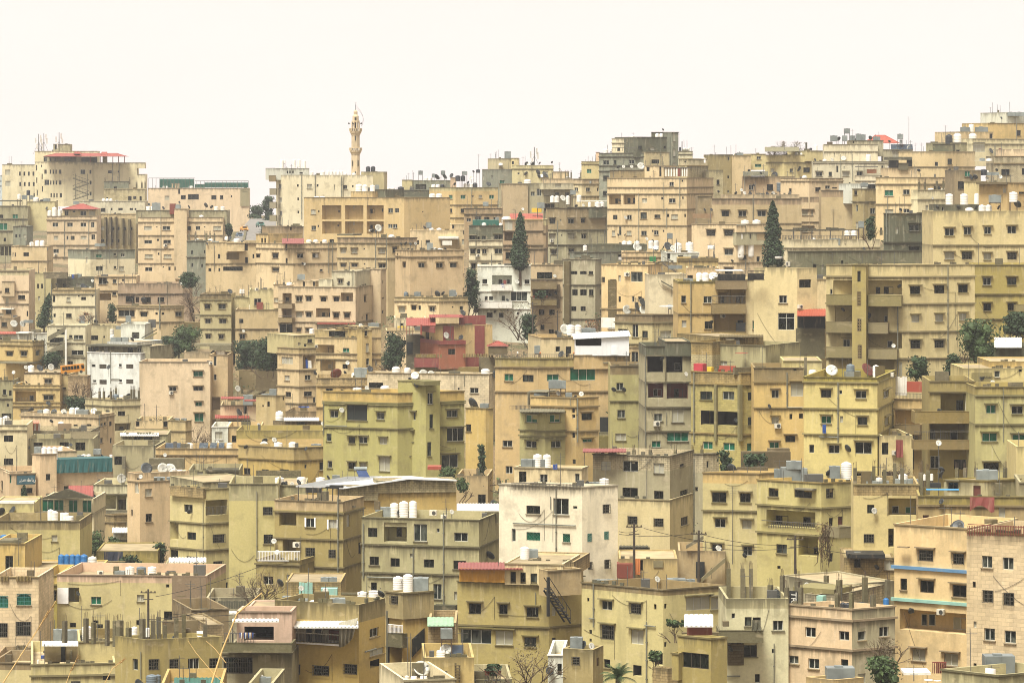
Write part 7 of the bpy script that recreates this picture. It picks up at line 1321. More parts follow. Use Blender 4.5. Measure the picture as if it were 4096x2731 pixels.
def build_x(b,e,cnt):
    root=b['root']; L=root.location; m0=b['ms'][0]; kind,nm=e[0],e[1]
    def local(v): return Vector(v)-L
    def fr_(px,off):
        ms=[m for m in b['ms'][:1] if m['rng'][0]<=px<=m['rng'][1]] or [min(b['ms'],key=lambda q:max(0,q['rng'][0]-px,px-q['rng'][1]))]
        return face_for(ms[0],min(max(px,ms[0]['rng'][0]),ms[0]['rng'][1]))
    def fs_(x0,x1,off):
        f=fr_((x0+x1)/2,off); m=[q for q in b['ms'] if q['fl'] is f or q['fr'] is f][0]; lo,hi=m['rng']; g=6
        if x0<lo-g or x1>hi+g or (len(m['faces'])==2 and x0<m['xc']-g and x1>m['xc']+g):
            ys=[face_for(m,min(max(x,lo),hi)).at(face_for(m,min(max(x,lo),hi)).s_at(min(max(x,lo),hi)))[1] for x in (x0,(x0+x1)/2,x1)]+([m['Cy']] if x0<m['xc']<x1 else [])
            return Face((0,min(ys)),(1,0),10,(0,1),0)
        return f
    def pt(px,py,off,f): 
        u=f.s_at(px,off); x,y=f.at(u,off); return Vector((x,y,Zp(py,y)))
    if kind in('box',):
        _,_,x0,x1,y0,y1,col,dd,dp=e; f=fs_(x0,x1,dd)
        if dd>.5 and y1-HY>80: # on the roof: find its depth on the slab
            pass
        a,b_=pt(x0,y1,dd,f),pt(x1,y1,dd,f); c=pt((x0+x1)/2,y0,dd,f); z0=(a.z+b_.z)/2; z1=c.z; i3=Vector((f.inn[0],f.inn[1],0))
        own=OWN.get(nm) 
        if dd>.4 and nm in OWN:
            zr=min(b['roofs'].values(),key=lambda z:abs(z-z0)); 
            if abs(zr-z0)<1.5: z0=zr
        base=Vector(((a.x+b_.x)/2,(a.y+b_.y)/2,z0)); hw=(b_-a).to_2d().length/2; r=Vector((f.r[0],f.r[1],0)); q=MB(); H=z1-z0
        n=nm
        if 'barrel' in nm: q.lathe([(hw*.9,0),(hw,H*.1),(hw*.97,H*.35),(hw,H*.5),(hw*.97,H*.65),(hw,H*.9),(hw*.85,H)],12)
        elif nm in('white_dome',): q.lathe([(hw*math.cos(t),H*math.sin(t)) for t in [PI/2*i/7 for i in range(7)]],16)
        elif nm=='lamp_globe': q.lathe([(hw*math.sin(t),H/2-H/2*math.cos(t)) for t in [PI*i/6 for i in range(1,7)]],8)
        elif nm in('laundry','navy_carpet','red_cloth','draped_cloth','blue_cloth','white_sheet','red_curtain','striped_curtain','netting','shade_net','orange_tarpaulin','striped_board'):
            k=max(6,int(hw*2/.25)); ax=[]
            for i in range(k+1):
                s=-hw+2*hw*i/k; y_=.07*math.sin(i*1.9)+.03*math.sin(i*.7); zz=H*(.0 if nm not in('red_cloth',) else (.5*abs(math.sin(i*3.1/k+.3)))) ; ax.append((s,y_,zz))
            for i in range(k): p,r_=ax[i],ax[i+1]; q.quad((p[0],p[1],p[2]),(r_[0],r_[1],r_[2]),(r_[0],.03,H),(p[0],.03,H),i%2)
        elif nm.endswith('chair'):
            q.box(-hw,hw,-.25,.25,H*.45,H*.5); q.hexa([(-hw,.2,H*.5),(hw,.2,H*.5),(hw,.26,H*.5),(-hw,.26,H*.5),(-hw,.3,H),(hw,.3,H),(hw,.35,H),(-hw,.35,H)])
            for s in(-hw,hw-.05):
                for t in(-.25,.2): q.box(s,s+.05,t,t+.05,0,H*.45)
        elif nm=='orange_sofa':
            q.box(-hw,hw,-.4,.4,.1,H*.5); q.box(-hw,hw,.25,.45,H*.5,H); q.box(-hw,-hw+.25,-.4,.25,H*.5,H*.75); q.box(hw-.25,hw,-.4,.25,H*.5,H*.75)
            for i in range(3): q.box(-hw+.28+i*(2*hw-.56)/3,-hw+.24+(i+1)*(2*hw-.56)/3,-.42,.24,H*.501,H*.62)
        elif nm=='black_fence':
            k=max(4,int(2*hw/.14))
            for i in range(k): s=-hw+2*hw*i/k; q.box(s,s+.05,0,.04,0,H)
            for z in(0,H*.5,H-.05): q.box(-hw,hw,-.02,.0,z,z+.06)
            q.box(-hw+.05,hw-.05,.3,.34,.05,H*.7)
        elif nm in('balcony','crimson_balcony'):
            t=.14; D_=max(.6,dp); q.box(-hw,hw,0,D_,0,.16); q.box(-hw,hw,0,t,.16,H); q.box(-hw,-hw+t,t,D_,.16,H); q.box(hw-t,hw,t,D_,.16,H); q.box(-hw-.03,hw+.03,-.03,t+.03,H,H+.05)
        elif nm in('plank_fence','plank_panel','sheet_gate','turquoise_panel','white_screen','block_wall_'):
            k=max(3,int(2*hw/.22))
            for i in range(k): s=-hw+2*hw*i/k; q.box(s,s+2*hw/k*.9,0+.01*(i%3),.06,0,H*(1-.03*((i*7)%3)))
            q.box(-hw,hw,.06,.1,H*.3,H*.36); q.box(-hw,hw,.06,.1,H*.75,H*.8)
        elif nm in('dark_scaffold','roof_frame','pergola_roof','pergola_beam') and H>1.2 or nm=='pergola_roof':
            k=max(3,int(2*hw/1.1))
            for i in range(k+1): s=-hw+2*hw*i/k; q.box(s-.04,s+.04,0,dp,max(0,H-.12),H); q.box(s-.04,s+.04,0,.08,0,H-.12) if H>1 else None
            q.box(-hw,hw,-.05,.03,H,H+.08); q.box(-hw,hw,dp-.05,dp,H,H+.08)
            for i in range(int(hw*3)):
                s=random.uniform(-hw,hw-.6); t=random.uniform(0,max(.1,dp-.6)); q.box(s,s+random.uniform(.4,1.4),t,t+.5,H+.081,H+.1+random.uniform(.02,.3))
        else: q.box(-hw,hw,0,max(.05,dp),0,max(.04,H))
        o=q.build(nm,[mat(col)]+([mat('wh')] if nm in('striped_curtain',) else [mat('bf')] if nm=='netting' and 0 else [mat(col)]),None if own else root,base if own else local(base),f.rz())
        if own:
            tag(o,'',own[0],own[1]+' group' if 0 else None); THINGS.append((o,'own:'+nm,(x0+x1)/2,(y0+y1)/2,b))
            if own[0]=='wall': pass
    elif kind=='slope':
        _,_,x0,x1,y0,y1,col,dd,dp=e; f=fs_(x0,x1,dd); a,b_=pt(x0,y1,dd,f),pt(x1,y1,dd,f); c,d=pt(x0,y0,dd+dp,f),pt(x1,y0,dd+dp,f)
        if c.z<a.z-.5: pass
        a,b_,c,d=[local(v) for v in(a,b_,c,d)]; q=MB(); n=max(6,int((b_-a).length/.3)); corr(q,lambda s,t:(a.lerp(b_,s)).lerp(c.lerp(d,s),t),n,.05)
        q.build(nm,mat(col),root)
    elif kind=='hip':
        _,_,x0,x1,y0,y1,col,dd,dp,hp=e; f=fs_(x0,x1,dd); a,b_=pt(x0,y1,dd,f),pt(x1,y1,dd,f); zt=pt((x0+x1)/2,y0,dd+dp/2,f).z; i3=Vector((f.inn[0],f.inn[1],0))*dp; a,b_=local(a),local(b_); c,d=b_+i3,a+i3
        t1=(a+d)/2*(1-hp)+(b_+c)/2*hp; t2=(a+d)/2*hp+(b_+c)/2*(1-hp); t1.z=t2.z=zt-L.z; q=MB()
        q.poly([a,b_,t2,t1]); q.poly([b_,c,t2]); q.poly([c,d,t1,t2]); q.poly([d,a,t1]); q.quad(d,c,b_,a); 
        q.build(nm,mat(col),root); q=MB(); q.tube(a,t1,.09,n=5); q.tube(b_,t2,.09,n=5); q.tube(t1,t2,.09,n=5); q.tube(a,b_,.08,n=5); q.build('roof_edge',mat(col),root)
    elif kind=='prism':
        _,_,pts,col,dd,dp=e; f=fr_(sum(p[0] for p in pts)/len(pts),dd); i3=Vector((f.inn[0],f.inn[1],0))*dp; P=[local(pt(x,y,dd,f)) for x,y in pts]; q=MB(); Q_=[p+i3 for p in P]
        q.poly(P[::-1]); q.poly(Q_); 
        for i in range(len(P)): j=(i+1)%len(P); q.quad(P[i],P[j],Q_[j],Q_[i])
        q.build(nm,mat(col),root)
    elif kind=='strut':
        _,_,x0,y0,x1,y1,col,dd=e; f=fr_(x0,dd); q=MB(); q.tube(local(pt(x0,y0,dd+1,f)),local(pt(x1,y1,dd,f)),.03,n=4); q.build(nm,mat(col),root)
    elif kind=='stair':
        _,_,x0,x1,y0,y1,col,dd=e; f=fr_((x0+x1)/2,dd); zig=(y1-y0)>(x1-x0)*1.2 and col!='bf'; q=MB(); n=4 if zig else 1; i3=Vector((f.inn[0],f.inn[1],0))
        for k in range(n):
            ya,yb=y0+(y1-y0)*k/n,y0+(y1-y0)*(k+1)/n; xa,xb=(x0,x1) if k%2==0 else (x1,x0); A,Bq=local(pt(xa,ya,dd,f)),local(pt(xb,yb,dd,f)); ns=10
            for s in range(ns):
                p=A.lerp(Bq,s/ns); r=A.lerp(Bq,(s+1)/ns); lo,hi=sorted((p,r),key=lambda v:v.z); w_=(Bq-A).to_2d().length/ns; t=.1
                c=[Vector((p.x,p.y,p.z-t)),Vector((r.x,r.y,p.z-t)),Vector((r.x,r.y,p.z-t))+i3,Vector((p.x,p.y,p.z-t))+i3]; q.hexa(c+[v+Vector((0,0,t)) for v in c])
            for off in(Vector(),i3*1.02): q.tube(A+Vector((0,0,.9))+off,Bq+Vector((0,0,.9))+off,.04,n=4); q.tube(A-Vector((0,0,.2))+off,Bq-Vector((0,0,.2))+off,.1,n=4)
            for s in range(0,11,2): p=A.lerp(Bq,s/10); q.tube(p,p+Vector((0,0,.9)),.025,n=4)
        q.build(nm,mat(col),root)
        if zig:
            for xx in(x0+(x1-x0)*.15,x1-(x1-x0)*.1): p=local(pt(xx,y0-4,dd-.1,f)); r=local(pt(xx,y1,dd-.1,f)); q=MB(); q.tube(r,p,.12,n=4); q.build('stair_post',mat('gy'),root)
    elif kind=='tarp':
        _,_,x0,x1,y0,y1,col,dd=e; f=fr_((x0+x1)/2,dd); q=MB(); n,k=22,8; G=[]
        for j in range(k+1):
            for i in range(n+1):
                s,t=i/n,j/k; px=x0+(x1-x0)*(s*(1-.28*t)+.02*t); yt=y0-5*s; yb=y1-10*s*s; p=pt(px,yt+(yb-yt)*t,dd+.18*math.sin(s*26)*(.3+t)-.5*math.sin(PI*t),f); G.append(local(p))
        q.v=[tuple(p) for p in G]
        for j in range(k):
            for i in range(n): a=j*(n+1)+i; q.f.append((a,a+1,a+n+2,a+n+1)); q.m.append(0)
        q.build(nm,simple('tarp_grey',(168,162,140),.8),root,smooth=True)
    elif kind=='sign':
        _,_,x0,x1,y0,y1,col,dd,tx,vert,border,tc_=e; f=fr_((x0+x1)/2,dd); a,b_=pt(x0,y1,dd,f),pt(x1,y1,dd,f); z1=pt((x0+x1)/2,y0,dd,f).z; hw=(b_-a).length/2; base=(a+b_)/2; H=z1-a.z
        q=MB(); q.box(-hw,hw,0,.06,0,H); cm_={'sg':(52,92,104)}.get(col)
        bo=q.build(nm,simple('sign_blue',cm_,.6) if cm_ else mat(col),root,local(base),f.rz())
        if border: q=MB(); t=.06; q.box(-hw-t,hw+t,-.02,.05,-t,0); q.box(-hw-t,hw+t,-.02,.05,H,H+t); q.box(-hw-t,-hw,-.02,.05,0,H); q.box(hw,hw+t,-.02,.05,0,H); q.build('sign_border',mat('dg'),bo)
        for s,ty_,tx_,sz in tx:
            cu=D.curves.new('lettering','FONT'); cu.body=s; cu.size=sz*1.35*base.y/F; cu.align_x='CENTER'; cu.align_y='CENTER'; cu.extrude=.01
            cu.materials.append(mat(tc_ or ('wh' if border else 'bf')))
            tmp=D.objects.new('lettering',cu); COL.objects.link(tmp); dg_=bpy.context.evaluated_depsgraph_get(); dg_.update(); lm_=D.meshes.new_from_object(tmp.evaluated_get(dg_)); D.objects.remove(tmp); to=add('lettering',lm_,bo); to.location=((tx_-(x0+x1)/2)*base.y/F,-.015,(y1-ty_)*base.y/F); to.rotation_euler=(PI/2,0 if not vert else PI/2,0)
    elif kind=='steel':
        _,_,x0,x1,y0,y1=e; f=m0['faces'][-1] if 0 else Face((Xp(x0,m0['Cy']-1),m0['Cy']-1+1.5),(1,0),10,(0,1),0)
        fq=face_for(m0,x0+2); Y=fq.at(fq.s_at(x0+2))[1]-.05; S=Y/F; xx0,xx1=Xp(x0,Y),Xp(x1,Y); zb,zt=Zp(y1,Y),Zp(y0,Y); W=xx1-xx0; H=zt-zb; q=MB(); o=Vector((xx0,Y,zb)); 
        q.box(0,W*.49,0,.08,0,H*.5); q.box(W*.49,W,0,.08,0,H); k=14
        for i in range(k): s=W*i/k; q.box(s,s+.06,-.03,0,0,H*.5 if s<W*.49 else H)
        q.box(W-.08,W,.08,6,0,H); q.box(0,.1,.08,.18,H*.5,H*.8); q.box(W*.0,.08,.2,6,0,H*.85)
        q.build('shed_wall',simple('steel_white',(236,238,236),.5,0,.1),root,local(o)); q=MB(); q.box(0,W,5.9,6,0,H*.9); q.build('shed_back',mat('dg'),root,local(o))
        q=MB(); A,B2,C2,D2=Vector((-.2,-.3,H*.84)),Vector((W*.5,-.3,H*.84)),Vector((W+.1,-.2,H+.02)),Vector((-.2,6.2,H+.3)); 
        corr(q,lambda s,t:Vector((-.2+(W+.4)*s,-.3+6.6*t,H*(.86+.15*s)+.32*t)),36,.05); q.build('shed_roof',simple('steel_white',(236,238,236),.5,0,.1),root,local(o))
        q=MB(); q.box(W*.67,W*.79,-.06,-.02,.1,H*.5); q.build('shed_door',simple('steel_white',(236,238,236),.5,0,.1),root,local(o))
    elif kind=='solar':
        _,_,x0,x1,y0,y1=e; Y=m0['Cy']+6; z0,z1=Zp(y1,Y),Zp(y0,Y); X0,X1=Xp(x0,Y),Xp(x1,Y); W=(X1-X0)*.62; o=empty('solar_heater',(X0,Y,z0),'tilted solar water heater with a cylinder on the broad white metal roof','solar heater')
        H=z1-z0; s=(X1-X0)-W; q=MB(); q.hexa([(s,-.3,.1),(s+W,-.3,.1),(s+W,-.24,.02),(s,-.24,.02),(0.2,1,H*.78),(W,1,H*.78),(W,1.06,H*.7),(.2,1.06,H*.7)]); q.build('collector',glassmat('collector_blue',(50,66,100),.15,.9,(90,110,150)),o)
        q=MB(); q.tube((-.05,1.1,H*.88),(W+.1,1.1,H*.88),H*.12,n=14); q.build('cylinder',simple('galvanised',(150,158,154),.5,.25,.4,.85,1.6),o,smooth=False)
        q=MB(); q.tube((0,1.1,0),(0,1.1,H*.8),.03,n=4); q.tube((W,1.1,0),(W,1.1,H*.8),.03,n=4); q.tube((0,1.1,0),(s,-.3,.05),.03,n=4); q.tube((W,1.1,0),(s+W,-.3,.05),.03,n=4); q.build('stand',mat('mt'),o)
    elif kind=='wroof':
        f=m0['faces'][0]; cx0,cy0=256,441.5; pp=lambda x,y,o: local(pt(cx0+x/9.187,cy0+y/9.187,o,f))
        A,B_,C_,D_,E_,G_=pp(365,400,-3.),pp(800,418,-1.2),pp(1400,331,-.9),pp(1842,345,-.9),pp(1430,312,6),pp(830,318,7)
        q=MB(); dn=Vector((0,0,-.14))
        for P in ([A,B_,C_,E_,G_],[C_,D_,E_]):
            q.poly(P); q.poly([p+dn for p in P][::-1])
        for P,R_ in ((A,B_),(B_,C_),(C_,D_),(D_,E_),(G_,A)): q.quad(P+dn,R_+dn,R_,P)
        q.build(nm,simple('steel_white',(236,238,236),.5,0,.1),root)
        q=MB()
        for k in range(1,44):
            s_=k/44; a=A.lerp(B_,s_); e_=(G_.lerp(E_,s_*.55)); q.tube(a+Vector((0,0,.03)),e_+Vector((0,0,.03)),.035,n=3)
        q.build('roof_ribs',simple('steel_white',(236,238,236),.5,0,.1),root)['kind']='stuff'
    elif kind=='chair':
        _,_,x0,x1,y0,y1=e; Y=m0['Cy']-1.5; s=(x1-x0)*Y/F/2; z0=Zp(y1,Y); H=Zp(y0,Y)-z0; o=empty('garden_chair',(Xp((x0+x1)/2,Y),Y,z0),'','chair','black metal chairs in the shadowed yard')
        q=MB(); q.box(-s*.8,s*.8,-.25,.25,H*.42,H*.46); q.build('seat',mat('bf'),o); q=MB()
        for k in range(5): a=-s*.75+k*s*.37; q.box(a,a+.04,.24,.28,H*.46,H)
        q.box(-s*.8,s*.8,.24,.29,H-.05,H); q.build('backrest',mat('bf'),o)
        for a in(-s*.8,s*.8-.04):
            for c in(-.25,.21): q=MB(); q.box(a,a+.04,c,c+.04,0,H*.42); q.build('leg',mat('bf'),o)
        THINGS.append((o,'own:chair_',(x0+x1)/2,y0,b))
OWN['chair_']=('chair','black metal chair')
# ---------------- build all houses ----------------
GP_=[]
for b in BL:
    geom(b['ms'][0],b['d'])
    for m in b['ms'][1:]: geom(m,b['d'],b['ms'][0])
    m=b['ms'][0]; zb=m['zb']; C=m['C']
    b['root']=root=empty({'house':'flat_roofed_house'}.get(b['k'],b['k']),(C[0],C[1],zb),b['label'],{'house':'house','hospital':'hospital','cafe_building':'cafe','tower_block':'tower block'}.get(b['k'],'building'),'flat-roofed houses on the hillside' if b['k']=='house' else None)
    near=b['d']<760
    for f in (m['fl'],m['fr']):
        for q in(.5,): x,y=f.at(f.w*q,2); GP_.append((x,y,zb))
    # assign windows
    allw=[]; seen=[]
    for ty,px,py,w_,h in b['W']:
        if any(abs(px-a)<.8 and abs(py-c)<.8 for a,c in seen) and ty not in DEEP: continue
        seen.append((px,py))
        c=[q for q in b['ms'] if q['rng'][0]+.3<=px<=q['rng'][1]-.3 and top_py(q,px)<py and (py<q['yb'] or q is m)]
        if not c: continue
        q=min(c,key=lambda q:q['dd']); f=face_for(q,px); 
        u0,u1=f.s_at(px-w_/2),f.s_at(px+w_/2)
        y=f.at((u0+u1)/2)[1]; z0,z1=Zp(py+h/2,y),Zp(py-h/2,y)
        allw.append(dict(m=q,f=f,ty=ty,px=px,py=py,w=w_,h=h,u0=u0,u1=u1,z0=z0,z1=z1,inner=None,bad=0))
    for w in allw:
        if w['ty'] in DEEP: continue
        for r in allw:
            if r['ty'] in DEEP and r['f'] is w['f'] and r['m'] is w['m'] and r['u0']-.1<(w['u0']+w['u1'])/2<r['u1']+.1 and r['z0']-.1<(w['z0']+w['z1'])/2<r['z1']+.1: w['inner']=r
    # the window rows go on down the wall below the last row that shows; a bare wall gets a few small openings
    rw_=random.Random(len(b['short'])*31+int(b['d']))
    for mm in b['ms']:
        for f in mm['faces']:
            ws=[w for w in allw if w['f'] is f and w['ty'] not in DEEP and w['inner'] is None and w['h']>2]
            zs_=sorted({round((w['z0']+w['z1'])/2,1) for w in ws})
            if ws:
                zl=min((w['z0']+w['z1'])/2 for w in ws); row=[w for w in ws if (w['z0']+w['z1'])/2<zl+.9]
                for k in (1,2,3):
                    dz=3.1*k
                    if zl-dz<mm['zb']+.8: break
                    for w in row:
                        if rw_.random()<.85: allw.append(dict(w,ty=rw_.choice((w['ty'],'d','w')),z0=w['z0']-dz,z1=w['z1']-dz,py=w['py']+dz*F/f.at(w['u0'])[1],bad=0))
            elif f.w>4.5 and mm['zt']-mm['zb']>3.2 and not any(q in b['short']+b['label'] for q in ('blank','blind','gable','wall','loggia','yard','stair','hall','canopy','hedge','white roof')):
                for k in range(4):
                    z=mm['zt']-2.1-3.1*k
                    if z<mm['zb']+.8: break
                    u=rw_.uniform(1,2)
                    while u<f.w-1:
                        if rw_.random()<.62:
                            ww=rw_.choice((.5,.9,1.2)); hh=rw_.choice((.5,.9,1.1)) if ww<.6 else rw_.choice((1.,1.2)); x_,y_=f.at(u)
                            allw.append(dict(m=mm,f=f,ty=rw_.choice(('d','d','w','p')),px=512+F*x_/y_,py=HY+(CZ-z)*F/y_,w=ww*F/y_,h=hh*F/y_,u0=u-ww/2,u1=u+ww/2,z0=z-hh/2,z1=z+hh/2,inner=None,bad=0))
                        u+=rw_.uniform(2.4,4)
    b['roofs']={}
    for i,mm in enumerate(b['ms']):
        ws=[w for w in allw if w['m'] is mm]; b['roofs'][id(mm)]=shell(root,mm,ws,i==0,near)
        for w in ws:
            if w['bad'] or w['ty'] in DEEP: continue
            f=w['f']; hd=mm['hd'] or m['hd']
            if w['inner'] is not None:
                off=DEEP[w['inner']['ty']]-.16; r=w['inner']; u0,u1=f.s_at(w['px']-w['w']/2,off),f.s_at(w['px']+w['w']/2,off); y=f.at((u0+u1)/2,off)[1]; z0,z1=Zp(w['py']+w['h']/2,y),Zp(w['py']-w['h']/2,y)
                u0=max(u0,r['u0']+.02);u1=min(u1,r['u1']-.02);z0=max(z0,r['z0']+.02);z1=min(z1,r['z1']-.02)
                if u1-u0<.2 or z1-z0<.2: continue
                put_window(root,f,(u0+u1)/2,(z0+z1)/2,u1-u0,z1-z0,w['ty'],off,0,mm['col'],near)
            else: put_window(root,f,(w['u0']+w['u1'])/2,(w['z0']+w['z1'])/2,w['u1']-w['u0'],w['z1']-w['z0'],w['ty'],0,hd,mm['col'],near)
    for it in b['I']:
        if it[0]=='co': place_column(b,it)
        elif it[0] in KN or it[0]=='pi': place_item(b,it,b['roofs'])
        else: print('item?',it[0])
    for k,e in enumerate(b['X']): build_x(b,e,k)
    if b['d']<520:
        for f in m['faces']:
            if f.w<4: continue
            for _ in range(2 if f.w>8 else 1):
                u0=random.uniform(.2,f.w*.5); u1=u0+random.uniform(.25,.5)*f.w; hz=m['zt']-m['zb']; z0=m['zt']-random.uniform(.1,.7)*hz; z1=z0-random.uniform(-.25,.35)*hz; z1=min(z1,m['zt']); sg=random.uniform(.2,1.1); q=MB(); pv=None
                for i in range(11):
                    s_=i/10; x,y=f.at(u0+(u1-u0)*s_,-.04); p=Vector((x,y,z0+(z1-z0)*s_-4*s_*(1-s_)*sg))-root.location
                    if pv is not None: q.tube(pv,p,.014,n=3,cap=False)
                    pv=p
                if random.random()<.6: q.tube(pv,Vector((pv.x,pv.y,pv.z-hz*.3)),.014,n=3,cap=False)
                q.build('cable',mat('bf'),root)
print('houses',len(BL),'windows',NW)

# ---------------- vegetation ----------------
def leafmat(kind):
    rgb={'u':(44,62,30),'g':(60,78,36),'br':(110,98,72),'or':(150,96,58),'vn':(112,82,52),'st':(206,170,104)}[kind]
    key='leaf_'+kind
    if key in MT: return MT[key]
    m,t,b=newmat(key); L=t.links; base=lin(rgb,.9); g=nd(t,'ShaderNodeNewGeometry'); tc=nd(t,'ShaderNodeTexCoord')
    c=mix(t,ramp(t,g.outputs['Random Per Island'],0,1),tuple(v*.75 for v in base[:3])+(1,),tuple(v*1.45 for v in base[:3])+(1,)); n=noise(t,tc.outputs['Object'],.6,3); c=mix(t,ramp(t,n,.4,.65,0,.6),c,tuple(v*.7 for v in base[:3])+(1,))
    L.new(c,b.inputs['Base Color']); b.inputs['Roughness'].default_value=.75; MT[key]=m; return m
def leaves(rng,fn,n,size):
    """fn(rng)->(point, outward) ; returns MB of small bent leaf clumps"""
    b=MB()
    for _ in range(n):
        p,o=fn(rng); s=size*rng.uniform(.5,1.4); d=(Vector(o)+Vector((rng.gauss(0,.6),rng.gauss(0,.6),rng.gauss(0,.5)))).normalized(); u=d.orthogonal().normalized(); v=d.cross(u); a=rng.uniform(0,6.28); u,v=u*math.cos(a)+v*math.sin(a),v*math.cos(a)-u*math.sin(a); p=Vector(p)
        k=len(b.v); b.v+=[tuple(p-u*s*.5),tuple(p+v*s*.28+d*s*.1),tuple(p+u*s*.5),tuple(p-v*s*.28+d*s*.1)]; b.f+= [(k,k+1,k+2),(k,k+2,k+3)]; b.m+=[0,0]
    return b
def trunkmat(): return simple('bark',(96,78,56),.9,0,.4)
def blob_crown(rng,W,H,n,size,flat=.8):
    cs=[]
    for i in range(int(rng.randint(17,24)*max(1,H/max(W,.5))*1.1)):
        a=rng.uniform(0,6.28); r=rng.uniform(.0,.38)*W; z=rng.uniform(.12,.86)*H; cs.append((Vector((r*math.cos(a),r*math.sin(a)*.7,z)),rng.uniform(.15,.27)*min(W,H*1.2)))
    def fn(g):
        c,r=g.choice(cs); d=Vector((g.gauss(0,1),g.gauss(0,1),g.gauss(.2,1))).normalized(); p=c+d*r*g.uniform(.7,1.3); p.z=max(.0,min(p.z,H)); return p,d
    b=leaves(rng,fn,n,size)
    for c,r in cs: core(b,rng,c,(r*.6,r*.6,r*.58))
    return b,cs
def core(b,rng,c,R):
    k=len(b.v); n,mm=8,5
    for j in range(mm+1):
        th=PI*j/mm
        for i in range(n):
            ph=2*PI*i/n; q=rng.uniform(.8,1.12); b.v.append((c[0]+R[0]*q*math.sin(th)*math.cos(ph),c[1]+R[1]*q*math.sin(th)*math.sin(ph),c[2]+R[2]*q*math.cos(th)))
    for j in range(mm):
        for i in range(n): i2=(i+1)%n; b.f.append((k+j*n+i,k+(j+1)*n+i,k+(j+1)*n+i2,k+j*n+i2)); b.m.append(0)
def branches(b,rng,p,d,L,r,depth):
    q=p+d*L; b.tube(p,q,r,r*.65,n=4 if depth>1 else 3,cap=False)
    if depth==0: return
    for i in range(rng.randint(2,4)): nd_=(d+Vector((rng.gauss(0,.55),rng.gauss(0,.4),rng.gauss(.05,.4)))).normalized(); branches(b,rng,p.lerp(q,rng.uniform(.55,1)),nd_,L*rng.uniform(.55,.85),r*.6,depth-1)
VG={'cypress':('tall_tree','tree'),'leaning_cypress':('tall_tree','tree')}
